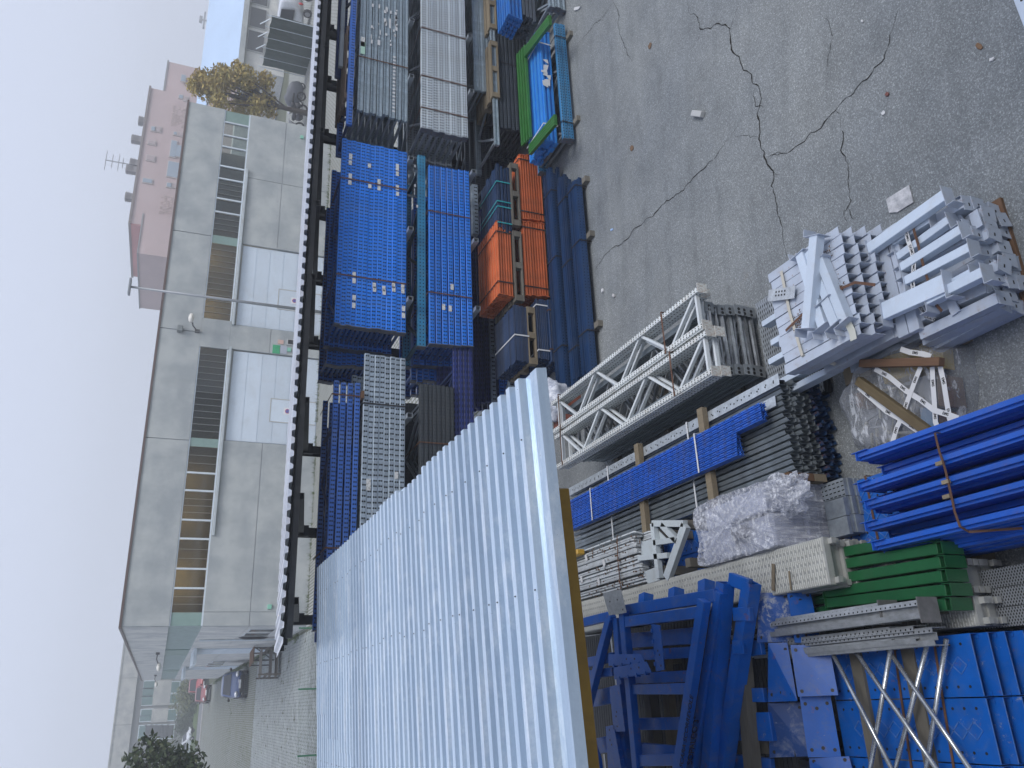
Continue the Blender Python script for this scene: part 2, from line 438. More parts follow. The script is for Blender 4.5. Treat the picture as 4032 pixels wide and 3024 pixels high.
for pts, wd in cracks:
    P = [PZ(x, y) for x, y in pts]; fine = [P[0]]
    for a, b in zip(P[:-1], P[1:]):
        n = max(2, int((b-a).length/.045))
        for i in range(1, n+1):
            q = a.lerp(b, i/n)
            if i < n: q = q + Vector((rnd.gauss(0,.009), rnd.gauss(0,.009), 0))
            fine.append(q)
    mb = MB(); vs = []; fs = []
    for i, p in enumerate(fine):
        d = (fine[min(i+1,len(fine)-1)]-fine[max(i-1,0)]).normalized(); s_ = Vector((-d.y,d.x,0))
        e = min(1, .25+3*min(i, len(fine)-1-i)/len(fine)); ww = wd*.30*rnd.uniform(.25,1.5)*e
        vs += [p - s_*ww*rnd.uniform(.6,1.3), p + s_*ww*rnd.uniform(.6,1.3)]
    for i in range(len(fine)-1): fs.append((2*i,2*i+1,2*i+3,2*i+2))
    mb.add([(v.x,v.y,.004) for v in vs], fs); mb.build('crack', m_crack, yard)

# small litter lying on the asphalt
m_litter = plain('litter_paper', (.62,.63,.64), .6)
m_litter2 = plain('litter_brown', (.16,.10,.06), .8)
def litter(pxy, a, b, rot, m, lab, cat, h=.004, pts=None):
    p = PZ(*pxy); mb = MB()
    n = 7; out = []
    for i in range(n):
        t = 6.283*i/n; k_ = rnd.uniform(.75,1.15)
        out.append((a/2*math.cos(t)*k_, b/2*math.sin(t)*k_))
    mb.prism(out, 'z', 0, h)
    mb.v = [(x,y,z + (.006*math.sin(9*x/a) if z > 0 else 0)) for x,y,z in mb.v]
    tag(mb.build('litter', m, None, (p.x,p.y,.004), (0,0,rot)), lab, cat)
litter(q70(290,55), .30,.06, .9, m_litter, 'long crumpled white scrap at the foot of the grey bundle', 'litter', .02)
litter(q70(757,297), .11,.08, .3, m_litter2, 'dark stain-like leaf on the asphalt right of the green-topped bundle', 'leaf')
litter(q70(640,960), .13,.08, .6, m_litter2, 'larger dark leaf flat on the asphalt before the orange beams', 'leaf')
litter(q70(510,1490), .10,.04, 1.2, plain('litter_blue',(.35,.5,.75),.5), 'tiny blue plastic scrap near the blue floor beams', 'litter')
litter(q7T(778,612), .05,.035, .6, plain('litter_red',(.17,.06,.05),.7), 'small dark red chip on the open asphalt', 'litter', .012)
litter(q7T(1370,300), .10,.04, .4, plain('litter_rust',(.20,.12,.07),.9), 'flat rust brown smear of debris on the asphalt', 'litter')
litter(q7T(1457,385), .05,.03, 1.3, m_litter, 'small pale chip beside the rust brown smear', 'litter', .01)
litter(q7T(615,137), .04,.02, .2, m_litter, 'tiny white scrap on the upper asphalt', 'litter', .008)
litter(q7T(750,732), .05,.045, .2, m_litter, 'round white spot of paper on the asphalt', 'litter')
litter((2376,1143), .07,.05, .2, m_litter, 'white scrap beside the long blue floor beams', 'litter', .02)
litter((2420,1164), .08,.05, .9, plain('litter_clear',(.5,.5,.5),.4), 'pale crumpled film scrap beside the long blue floor beams', 'litter', .02)
# small grey block
p = PZ(*q70(1080,742)); p2 = PZ(*q70(1045,738))
b = MB().box(-.11,-.035,0,.11,.035,.06).build('block_offcut', plain('offcut', (.45,.46,.46), .6), None, (p.x,p.y,.001), (0,0,math.atan2(p.y-p2.y,p.x-p2.x)), bevel=.006)
tag(b, 'small pale grey block offcut lying alone on the asphalt', 'offcut')
# clear paper sleeve
cs = [PZ(*zq(3024,700)(x,y)) for x,y in ((775,140),(920,48),(950,160),(845,225),(795,228))]
mb = MB(); c0 = sum(cs, Vector())/5
fine = []
mb.add([(p.x-c0.x,p.y-c0.y,0.004) for p in cs]+[(p.x-c0.x,p.y-c0.y,0.011+rnd.uniform(0,.012)) for p in cs]+[(0,0,.018)], [(4,3,2,1,0)]+[(i,(i+1)%5,5+(i+1)%5,5+i) for i in range(5)]+[(5+i,5+(i+1)%5,10) for i in range(5)])
k = N('sleeve_film'); f = k.noise(14,5,.7)
ms = k.fin(k.mix(k.step(f,.35,.65), (.30,.31,.33), (.58,.58,.60)), .25, 0, .6)
tag(mb.build('plastic_sleeve', ms, None, (c0.x,c0.y,0)), 'torn clear plastic document sleeve lying on the asphalt', 'plastic sleeve')
# ================================================================== BACKGROUND: warehouse, houses, lot
z1, z2, z3 = zq(400,0), zq(400,1008), zq(400,2016)
FT = 34.16                                    # warehouse front plane
X0, X1 = 3.09, 27.25
def fx(p): return PT(p[0], p[1], FT).x
def concrete(name, c, warm=0):
    k = N(name)
    f = k.noise(55, 4, .8); v = k.noise(.75, 5, .6, vec=k.mapping(scale=(1,1,1.1))); s_ = k.noise(1.3, 7, .7, vec=k.mapping(scale=(1.6,1.6,.35)))
    b = k.mix(k.step(f, .25, .75), tuple(x*.78 for x in c), tuple(x*1.12 for x in c))
    b = k.mix(1.0, b, k.mix(k.step(v, .38, .62), (.78,.80,.82), (1.06,1.06,1.04)), 'MULTIPLY')
    b = k.mix(k.math('MULTIPLY', k.step(s_, .54, .78), .35), b, tuple(x*.55 for x in c))
    k.bump(f, .3, .01)
    return k.fin(b, .92, 0, .2)
m_conc = concrete('concrete_panel', (.45,.475,.475))
m_conc2 = concrete('concrete_endwall', (.66,.66,.64))
m_joint = plain('joint_sealant', (.55,.58,.60), .8)
m_dark = plain('dark_interior', (.035,.036,.034), .9)
m_flash = plain('brown_flashing', (.12,.085,.075), .5)
m_wmet = paint('white_metal', (.60,.67,.72), .45, 0, .06, dirt=(.3,.29,.26), dirt_amt=.3, scale=1.2)
m_door = paint('white_door', (.60,.68,.76), .5, 0, .04, dirt=(.42,.42,.40), dirt_amt=.3, scale=.8)
m_green = paint('green_panel', (.22,.32,.29), .35, 0, .1, dirt_amt=.1)
m_glass = glassm('ribbon_glass', (.72,.76,.72), .0)
m_ext = plain('extension_grey', (.34,.35,.35), .7)
wh = thing('warehouse', 'long grey concrete panel warehouse with ribbon windows and white doors', 'warehouse', (X0, FT, 0))
def WB(x0, y0, zz0, x1, y1, zz1, name, m, parent=wh, bevel=0):
    return MB().box(x0-X0, y0-FT, zz0, x1-X0, y1-FT, zz1).build(name, m, parent, bevel=bevel)
d1 = (10.54,14.69); d2 = (15.87,19.98)
ZJ, RB, RT, TOP = 2.2, 3.9, 5.1, 6.72
jx = [fx(z2(430,1185)), fx(z2(480,475)), fx(z1(590,1510))]
lows = [X0, 3.62, d1[0]], [d1[1], d2[0]], [d2[1], 23.6, X1]
for seg in lows:
    for a, b in zip(seg[:-1], seg[1:]):
        WB(a+.012, FT, 0, b-.012, FT+.18, ZJ-.012, 'wall_panel', m_conc)
        WB(a+.012, FT, ZJ+.012, b-.012, FT+.18, RB, 'wall_panel', m_conc)
for a, b in ((d1[0],d1[1]),(d2[0],d2[1])):
    WB(a+.02, FT+.012, 3.72, b-.02, FT+.16, RB-.004, 'lintel', m_conc)
ends = [X0] + sorted(jx) + [X1]
for a, b in zip(ends[:-1], ends[1:]):
    WB(a+.02, FT, RT, b-.02, FT+.18, TOP, 'fascia_panel', m_conc)
for x in ends[1:-1]: WB(x-.021, FT+.05, RT+.01, x+.021, FT+.12, TOP-.01, 'joint', m_joint)
for x in (3.62, 23.6): WB(x-.013, FT+.04, .01, x+.013, FT+.1, RB-.02, 'joint', m_joint)
for a, b in ((X0+.02,d1[0]-.02),(d1[1]+.02,d2[0]-.02),(d2[1]+.02,X1-.02)): WB(a, FT+.045, ZJ-.013, b, FT+.1, ZJ+.013, 'joint', m_joint)
# ribbon: concrete pier between the two window runs
pier = (fx(z2(740,595)), fx(z2(740,410)))
WB(pier[0], FT+.004, RB+.004, pier[1], FT+.17, RT-.004, 'pier', m_conc)
# inside: floor, back wall and lit tubes, seen through the glass
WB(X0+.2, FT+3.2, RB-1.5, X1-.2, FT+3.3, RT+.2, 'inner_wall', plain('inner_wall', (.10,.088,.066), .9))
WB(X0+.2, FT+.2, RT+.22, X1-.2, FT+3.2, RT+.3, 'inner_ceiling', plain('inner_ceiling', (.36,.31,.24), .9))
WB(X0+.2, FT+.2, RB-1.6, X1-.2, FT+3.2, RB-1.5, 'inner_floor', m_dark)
m_tube = emis('warm_tube', (1.0,.70,.32), 30.0)
for p, q in ((z1(740,1520),z1(740,1395)), (z2(690,330),z2(700,40)), (z2(570,1395),z2(575,1250)), (z3(490,350),z3(495,240)), (z3(480,480),z3(490,372)), (z2(545,1650),z2(545,1540))):
    a, b = fx(p), fx(q)
    for i in range(max(1,int(round((b-a)/.9)))):
        xx = a + (i+.5)*(b-a)/max(1,int(round((b-a)/.9)))
        WB(xx-.34, FT+2.3, RT+.02, xx+.34, FT+2.45, RT+.10, 'lamp_tube', m_tube)
def ribbon(a, b):
    WB(a, FT+.03, RB+.002, b, FT+.13, RB+.062, 'sill_rail', m_wmet)
    WB(a, FT+.03, RT-.05, b, FT+.13, RT-.002, 'head_rail', m_wmet)
ribbon(X0+.02, pier[0]-.005); ribbon(pier[1]+.005, X1-.02)
def fxs(zf_, ys): return [fx(zf_(870 if zf_ is z1 else (740 if zf_ is z2 else 590), y)) for y in ys]
mull = fxs(z1,[800,885,960,1088,1170,1300,1388]) + fxs(z2,[1410,1525]) + fxs(z3,[50,172,367,493])
ribs_rng = [(fxs(z1,[1300])[0], fxs(z1,[1170])[0]), (fxs(z1,[1535])[0], fxs(z1,[1395])[0]), (pier[1]+.05, fxs(z1,[1595])[0]), (fxs(z2,[1180])[0], pier[0]-.05),
            (fxs(z2,[1400])[0], fxs(z2,[1245])[0]), (fxs(z3,[45])[0], fxs(z2,[1535])[0]), (fxs(z3,[360])[0], fxs(z3,[180])[0]), (fxs(z3,[645])[0], fxs(z3,[500])[0])]
greens = [(X0+.03, fxs(z3,[650])[0]), (fxs(z2,[1240])[0], fxs(z2,[1185])[0]), (fxs(z1,[1592])[0], fxs(z1,[1540])[0]), (fxs(z1,[800])[0], X1-.03)]
for a, b in greens: WB(a, FT+.06, RB+.063, b, FT+.09, RT-.051, 'infill_panel', m_green)
for x in mull: WB(x-.035, FT+.02, RB+.064, x+.035, FT+.12, RT-.052, 'mullion', m_wmet)
thin = plain('glazing_bar', (.20,.21,.20), .5)
for a, b in ribs_rng:
    n = max(2, int((b-a)/.27))
    for i in range(1, n): WB(a+(b-a)*i/n-.009, FT+.05, RB+.064, a+(b-a)*i/n+.009, FT+.08, RT-.052, 'glazing_bar', thin)
# panes between everything that divides the ribbon
cuts = sorted([X0+.03, pier[0], pier[1], X1-.03] + mull + [v for g in greens for v in g])
for a, b in zip(cuts[:-1], cuts[1:]):
    mid = (a+b)/2
    if b-a < .12 or pier[0] < mid < pier[1] or any(g[0]-.01 < mid < g[1]+.01 for g in greens): continue
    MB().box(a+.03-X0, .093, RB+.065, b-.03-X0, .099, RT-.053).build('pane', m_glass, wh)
# canopies / gutters over the doors
for a, b in ((6.55,14.75),(15.8,24.0)):
    WB(a, FT-.14, 3.78, b, FT-.002, 3.88, 'canopy', paint('gutter_zinc',(.46,.51,.53),.45,.2,.1,dirt=(.3,.27,.22),dirt_amt=.5,scale=2), bevel=.01)
# sectional doors
for a, b, wx in ((d1[0],d1[1],(11.55,12.6)), (d2[0],d2[1],(16.95,17.96))):
    dr = WB(a+.03, FT+.10, .0, b-.03, FT+.14, 3.7, 'door', m_door)
    for i in range(6): WB(a+.05, FT+.086, .03+i*.61, b-.05, FT+.099, .03+i*.61+.585, 'door_section', m_door, dr)
    WB(wx[0], FT+.074, .05, wx[1], FT+.085, 1.98, 'wicket', m_door, dr)
    for q in ((wx[0]-.02,wx[0]+.02,.05,1.98),(wx[1]-.02,wx[1]+.02,.05,1.98),(wx[0],wx[1],1.96,2.0)):
        WB(q[0], FT+.066, q[2], q[1], FT+.0735, q[3], 'wicket_frame', plain('wicket_seal',(.45,.45,.43),.7), dr)
    sx = (wx[0]+wx[1])/2
    pl = WB(sx-.16, FT+.058, 1.0, sx+.16, FT+.0655, 1.42, 'sign_plate', plain('sign_white',(.75,.76,.78),.4), dr)
    ring = MB().tube((sx-X0, .048, 1.26), (sx-X0, .057, 1.26), .105, 18); ring.build('sign_disc', plain('sign_red',(.45,.10,.14),.4), dr)
    MB().tube((sx-X0, .042, 1.26), (sx-X0, .0475, 1.26), .078, 18).build('sign_centre', plain('sign_blue',(.10,.14,.42),.4), dr)
    MB().bar((sx-X0-.06, .039, 1.20), (sx-X0+.06, .039, 1.32), .006, .022, (0,1,0)).build('sign_bar', MATS['sign_red'], dr)
# little boards between the doors
def board(xa, ya, xb, yb, name, m, d=.03):
    p, q = PT(*z2(xa,ya), FT), PT(*z2(xb,yb), FT)
    return WB(min(p.x,q.x), FT-d, min(p.z,q.z), max(p.x,q.x), FT-.001, max(p.z,q.z), name, m)
board(1110,575,1155,635,'sign_board', plain('board_green',(.05,.36,.17),.4))
board(1157,580,1198,637,'sign_board', plain('board_grey',(.40,.43,.50),.4))
board(1143,543,1178,573,'notice', plain('board_orange',(.62,.42,.36),.5))
nb = board(1200,540,1256,585,'display_case', plain('board_frame',(.45,.46,.46),.4), .06)
board(1208,546,1252,578,'display_pane', plain('board_black',(.02,.022,.025),.2), .07)
for zf_, xa, ya in ((z2,1215,610),(z1,1298,892),(z3,1088,615)):
    p = PT(*zf_(xa,ya), FT); WB(p.x-.09, FT-.08, p.z-.08, p.x+.09, FT-.001, p.z+.08, 'exit_light', plain('exit_green',(.25,.55,.42),.3), bevel=.01)
# floodlights on the fascia
def flood(parent, base, dirv, name='floodlight'):
    b = Vector(base); d = Vector(dirv)
    g = MB(); g.box(b.x-.06,b.y-.06,b.z-.1,b.x+.06,b.y+.06,b.z+.1); g.path([b, b+d*.3+Vector((0,0,.12)), b+d*.62+Vector((0,0,.1))], .03, 8)
    o = g.build(name, plain('flood_arm',(.12,.12,.12),.5), parent)
    h = MB(); c = b+d*.75+Vector((0,0,.1)); ico(h, c, .2, 0, 2, (1.1,1.1,.62)); h.build('lamp_head', plain('flood_head',(.7,.68,.62),.3), o, smooth=True)
p = PT(*z2(620,490), FT); flood(wh, (p.x-X0, -.06, p.z), (.35,-.9,.25))
p = PT(*z2(505,480), FT); WB(p.x-.13, FT-.25, p.z-.13, p.x+.13, FT-.001, p.z+.1, 'camera_housing', plain('cam_box',(.2,.22,.22),.5), bevel=.02)
for p_ in (z3(365,910), z3(350,1055)):
    p = PS(p_[0], p_[1], X0); flood(wh, (-.06, p.y-FT, p.z), (-.9,.2,-.3))
# roof sheet, edge flashing
YB = 88.0
WB(X0+.05, FT+.05, TOP-.12, X1, YB, TOP-.02, 'roof', m_ext)
WB(X0-.05, FT-.05, TOP+.002, X1+.05, FT+.3, TOP+.09, 'roof_edge', m_flash)
WB(X0-.05, FT+.302, TOP+.002, X0+.25, YB, TOP+.09, 'roof_edge', m_flash)
# end wall facing the lot
def EB(y0, zz0, y1, zz1, name, m, out=.0, dep=.18, bevel=0):
    return MB().box(-out, y0-FT, zz0, dep-out, y1-FT, zz1).build(name, m, wh, bevel=bevel)
ys = [FT+.19, 41.5, 48.8, 56, 63.2, 70.4, 77.6, YB]
for a, b in zip(ys[:-1], ys[1:]):
    EB(a+.01, 0, b-.01, ZJ-.01, 'wall_panel', m_conc2); EB(a+.01, ZJ+.01, b-.01, RB, 'wall_panel', m_conc2); EB(a+.01, RT, b-.01, TOP, 'fascia_panel', m_conc2)
EB(FT+.2, .01, YB-.02, RB-.02, 'joint_backing', m_joint, -.03, .05)
def corr(y0, y1, zz0, zz1, name, m, pitch=.35, amp=.05):
    n = int((y1-y0)/pitch); mb = MB(); pts = []
    for i in range(n):
        y = y0 + i*pitch
        pts += [(0,y),(0,y+pitch*.3),(amp,y+pitch*.5),(amp,y+pitch*.8)]
    vs = []; fs = []
    for x, y in pts: vs += [(x+.06, y-FT, zz0), (x+.06, y-FT, zz1)]
    for i in range(len(pts)-1): fs.append((2*i,2*i+1,2*i+3,2*i+2))
    mb.add(vs, fs); return mb.build(name, m, wh)
m_prof = paint('profiled_glazing', (.34,.43,.42), .3, 0, .15, dirt_amt=.1)
corr(FT+.2, 48, RB, RT, 'profiled_glazing', m_prof); corr(52, 70, RB, RT, 'profiled_glazing', m_prof); corr(74, YB, RB, RT, 'profiled_glazing', m_prof)
EB(48, RB, 52, RT, 'infill_panel', m_green, -.05, .05); EB(70, RB, 74, RT, 'infill_panel', m_green, -.05, .05)
for pa, pb in ((z3(960,757),z3(1118,766)), (z3(930,782),z3(1085,791)), (z3(905,803),z3(1045,812)), (z3(720,966),z3(800,971)), (z3(690,980),z3(790,985)), (z3(670,994),z3(770,999))):
    a, b = PS(pa[0],pa[1],X0), PS(pb[0],pb[1],X0)
    wv = EB(min(a.y,b.y), min(a.z,b.z), max(a.y,b.y)+.25, max(a.z,b.z), 'slot_window', m_joint, .03, .05)
    MB().box(-.04, min(a.y,b.y)+.05-FT, min(a.z,b.z)+.05, -.0305, max(a.y,b.y)+.2-FT, max(a.z,b.z)-.05).build('pane', plain('slot_glass',(.10,.12,.13),.1), wv)
for ya, yb in ((46.4,50.2),(64.5,68.5)):
    dr = EB(ya, .0, yb, 3.55, 'door', m_door, .03, .04)
    for i in range(5): MB().box(-.045, ya+.05-FT, .05+i*.69, -.0305, yb-.05-FT, .05+i*.69+.66).build('door_section', m_door, dr)
    MB().box(-.75, ya-.5-FT, 3.6, -.002, yb+.5-FT, 3.75).build('canopy', m_wmet, wh)
p = PS(*z3(635,825), X0); q = PS(*z3(945,822), X0)
MB().tube((-.05, p.y-FT, p.z), (-.05, p.y-FT, .1), .04, 8).build('downpipe', m_wmet, wh)
mb = MB()
for i in range(9):
    a = i*.7; pts = []
    for j in range(13):
        t = 6.283*j/12; pts.append((-.06-.02*(i%3), 39.0-FT+.35*math.cos(t)*(1+.1*math.sin(i)), 1.55+.55*math.sin(t)*(1+.15*math.cos(i*2))))
    mb.path(pts, .014, 4)
mb.path([(-.06,39-FT,1.1),(-.07,38.6-FT,.5),(-.07,38.2-FT,.02)], .016, 5)
mb.build('cable_coil', plain('black_rubber',(.02,.02,.022),.6), wh)

# ---------------------------------------------------------------- street lamp between rack and warehouse
yl = 33.0; pb = PT(*z2(1280,345), yl); pt = PT(*z2(190,203), yl); 
lp = thing('street_lamp', 'tall slim grey street lamp with flat head before the warehouse', 'street lamp', (pb.x, yl, 0))
MB().tube((0,0,0),(0,0,pt.z), .075, 12, r1=.045).build('pole', plain('lamp_pole',(.30,.32,.34),.45,.3), lp, smooth=True)
MB().box(-.35,-.16,pt.z,.35,.16,pt.z+.09).build('lamp_head', plain('lamp_head',(.22,.24,.26),.4), lp, bevel=.02)
MB().box(-.12,-.12,0,.12,.12,.03).build('base_plate', MATS['lamp_pole'], lp)

# ---------------------------------------------------------------- pink building behind
PTT = 96.0
def pk(p): return PT(p[0], p[1], PTT)
a, b = pk(z1(320,570)), pk(z1(190,1445))
zt = (a.z+b.z)/2
pkb = thing('pink_building', 'pink rendered building with chimneys behind the warehouse roof', 'building', (b.x, PTT, 0))
m_pink = paint('pink_render', (.53,.42,.41), .85, 0, .08, dirt=(.38,.30,.28), dirt_amt=.4, scale=.15, spec=.2)
m_redw = paint('red_render', (.50,.24,.23), .85, 0, .1, scale=.2, spec=.2)
m_grys = plain('grey_shingle', (.28,.28,.285), .8)
def KB(x0,y0,zz0,x1,y1,zz1,name,m,parent=pkb): return MB().box(x0-b.x,y0-PTT,zz0,x1-b.x,y1-PTT,zz1).build(name,m,parent)
KB(b.x, PTT, 0, a.x, PTT+14, zt, 'wall', m_pink)
KB(b.x-.2, PTT-.2, zt, a.x+.2, PTT+14.2, zt+.25, 'roof', plain('pink_roof',(.20,.17,.16),.7))
KB(b.x-.12, PTT+.05, 0, b.x-.002, PTT+13.9, zt-.01, 'wall', m_redw)
c = pk(z1(435,390)); e = pk(z1(410,585))
KB(a.x+.21, PTT+.3, 0, c.x, PTT+12, (c.z+e.z)/2, 'wall', m_pink); KB(a.x+.21, PTT+.2, (c.z+e.z)/2, c.x+.2, PTT+12.1, (c.z+e.z)/2+.2, 'roof', m_grys)
l0 = pk(z2(243,60)); l1 = pk(z2(243,40))
KB(l0.x, PTT-3, 0, b.x-.21, PTT+12, l1.z, 'wall', m_pink); KB(l0.x-.1, PTT-3.1, l1.z, b.x-.22, PTT+12.1, l1.z+.15, 'roof', m_grys)
p0, p1 = pk(z1(430,470)), pk(z1(420,600))
m_pwin = plain('pale_window', (.30,.36,.42), .15)
m_shut = plain('pink_shutter', (.40,.33,.33), .7)
for (xa,xb,ya,yb,kind) in ((320,350,815,855,0),(350,385,815,860,1),(300,352,905,945,1),(290,345,1000,1050,1),(265,330,1150,1195,0),(500,530,610,645,0),(532,560,620,660,1),(465,490,850,880,0),(492,530,852,888,1),
      (450,480,905,1025,0),(482,520,935,1025,0),(430,500,1040,1160,0),(420,455,1180,1220,0),(456,490,1182,1222,1),(380,420,1410,1480,0),(420,460,1412,1482,0),(360,430,1570,1640,0),(515,545,480,535,0)):
    p, q = PT(*z1(xa,ya), PTT-.1), PT(*z1(xb,yb), PTT-.1)
    if q.x-b.x < 0: continue
    wn = KB(min(p.x,q.x), PTT-.14, min(p.z,q.z), max(p.x,q.x), PTT-.001, max(p.z,q.z), 'window', plain('win_frame',(.5,.45,.43),.6))
    KB(min(p.x,q.x)+.12, PTT-.2, min(p.z,q.z)+.1, max(p.x,q.x)-.12, PTT-.141, max(p.z,q.z)-.1, 'pane', (m_shut if kind else m_pwin), wn)
# patched brickwork areas
m_patch = paint('pale_patch', (.50,.40,.37), .9, 0, .25, scale=1.2)
for (xa,xb,ya,yb) in ((462,530,680,830),(385,470,1260,1400),(365,430,1500,1560)):
    p, q = pk(z1(xa,ya)), pk(z1(xb,yb))
    for i in range(5):
        for j in range(12):
            if rnd.random() < .75:
                zz = min(p.z,q.z)+(i+.1)*abs(p.z-q.z)/5; xx = min(p.x,q.x)+(j+.1)*abs(p.x-q.x)/12
                if xx < b.x: continue
                KB(xx, PTT-.05, zz, xx+abs(p.x-q.x)/12*.75, PTT-.001, zz+abs(p.z-q.z)/5*.7, 'stone', m_patch)
m_chim = plain('chimney_stack', (.25,.24,.24), .8)
for y, hh in ((745,1.0),(872,1.6),(1030,1.3),(1075,1.7),(1255,1.2)):
    p = pk(z1(270,y)); ch = KB(p.x-.42, PTT+1, zt+.25, p.x+.42, PTT+1.8, zt+.25+hh*.8, 'chimney', m_chim)
    for i in range(3): KB(p.x-.5, PTT+.92, zt+.25+hh*(.35+.16*i), p.x+.5, PTT+1.88, zt+.25+hh*(.35+.16*i)+.06, 'cowl', m_chim, ch)
p = pk(z1(230,1030)); q = pk(z1(20,985))
mb = MB().tube((p.x-b.x,1.5,zt+.2),(p.x-b.x,1.5,q.z), .07, 6)
for k_, L in ((.98,1.3),(.8,.9),(.62,1.1),(.5,.6)):
    zz = zt + (q.z-zt)*k_; mb.tube((p.x-b.x-L,1.5,zz),(p.x-b.x+L,1.5,zz), .045, 5)
    for j in range(5): mb.tube((p.x-b.x-L+j*L/2,1.2,zz),(p.x-b.x-L+j*L/2,1.8,zz), .03, 4)
mb.build('antenna', plain('antenna',(.3,.31,.33),.5), pkb)

# ---------------------------------------------------------------- low building at the far right, with blue metal roof
RT_ = 66.0
def rk(p): return PT(p[0], p[1], RT_)
ra, rb = rk(z1(880,430)), rk(z1(915,0))
rbx = ra.x
bl = thing('blue_roofed_shed', 'low concrete industrial shed with pale blue metal roof behind the tree', 'building', (rbx, RT_, 0))
m_blue_roof = paint('pale_blue_sheet', (.42,.55,.72), .5, 0, .06, dirt_amt=.1, scale=.2)
def RBX(x0,y0,zz0,x1,y1,zz1,name,m,parent=bl): return MB().box(x0-rbx,y0-RT_,zz0,x1-rbx,y1-RT_,zz1).build(name,m,parent)
zb = rk(z1(905,200)).z; zm = rk(z1(835,200)).z; zt2 = rk(z1(745,200)).z; XR = rbx+34
RBX(rbx, RT_, 0, XR, RT_+20, zb-.5, 'wall', m_conc2)
RBX(rbx-.3, RT_-.7, zb-.5, XR, RT_+.3, zb, 'eaves_beam', m_conc)
mb = MB(); mb.add([(-.3,-.6,zb+.02),(XR-rbx,-.6,zb+.02),(XR-rbx,9,zt2+1.3),(-.3,9,zt2+1.3),(-.3,-.6,zb-.05),(XR-rbx,-.6,zb-.05),(XR-rbx,9,zt2+1.1),(-.3,9,zt2+1.1)], [(0,1,2,3),(4,7,6,5),(0,4,5,1),(1,5,6,2),(2,6,7,3),(3,7,4,0)]); mb.build('roof', m_blue_roof, bl)
m_dwin = plain('dark_window', (.07,.075,.08), .15)
p, q = rk(z1(960,70)), rk(z1(1050,350)); zA_, zB_ = min(p.z,q.z), max(p.z,q.z)
for i in range(9):
    xx = rbx+2.2+i*3.0
    wn = RBX(xx, RT_-.1, zA_, xx+2.6, RT_-.001, zB_, 'window', plain('win_frame2',(.45,.46,.46),.6)); RBX(xx+.1, RT_-.14, zA_+.1, xx+2.5, RT_-.101, zB_-.1, 'pane', m_dwin, wn)

# green netting fence right of the tree, van, bikes
fa, fb = PZ(*z1(1100,95), 3.0), PZ(*z1(1037,425), 3.0)
dv = (fb-fa); L = dv.length
fn = thing('netted_fence', 'wire fence hung with dark green shade netting near the white van', 'fence', (fa.x,fa.y,0), math.atan2(dv.y,dv.x))
m_net = paint('green_netting', (.05,.08,.07), .8, 0, .2, dirt=(.11,.14,.125), dirt_amt=.6, scale=.9, spec=.2)
n = 5
for i in range(n):
    mb = MB(); vs = []; fs = []
    for j in range(9):
        for k_ in range(7):
            vs.append((L*(i+j/8*.985)/n, .05*math.sin(j*1.7+i)*(.3+k_/6)+.03*math.sin(k_*1.3), -.0+2.98*k_/6-.05*math.sin(j/8*3.14)*(k_==6)))
    for j in range(8):
        for k_ in range(6): a_ = j*7+k_; fs.append((a_,a_+7,a_+8,a_+1))
    o_ = mb.add(vs, fs).build('netting', m_net, fn); md = o_.modifiers.new('solid','SOLIDIFY'); md.thickness = .01
for i in range(n+1): MB().tube((L*i/n,.08,0),(L*i/n,.08,3.25), .03, 6).build('post', m_wmet, fn)
for i in range(3): MB().bar((L*(i+.2)/n*1.2,.1,3.0),(L*(i+.75)/n*1.2,.1,3.55), .05, .05).build('stay', m_wmet, fn)
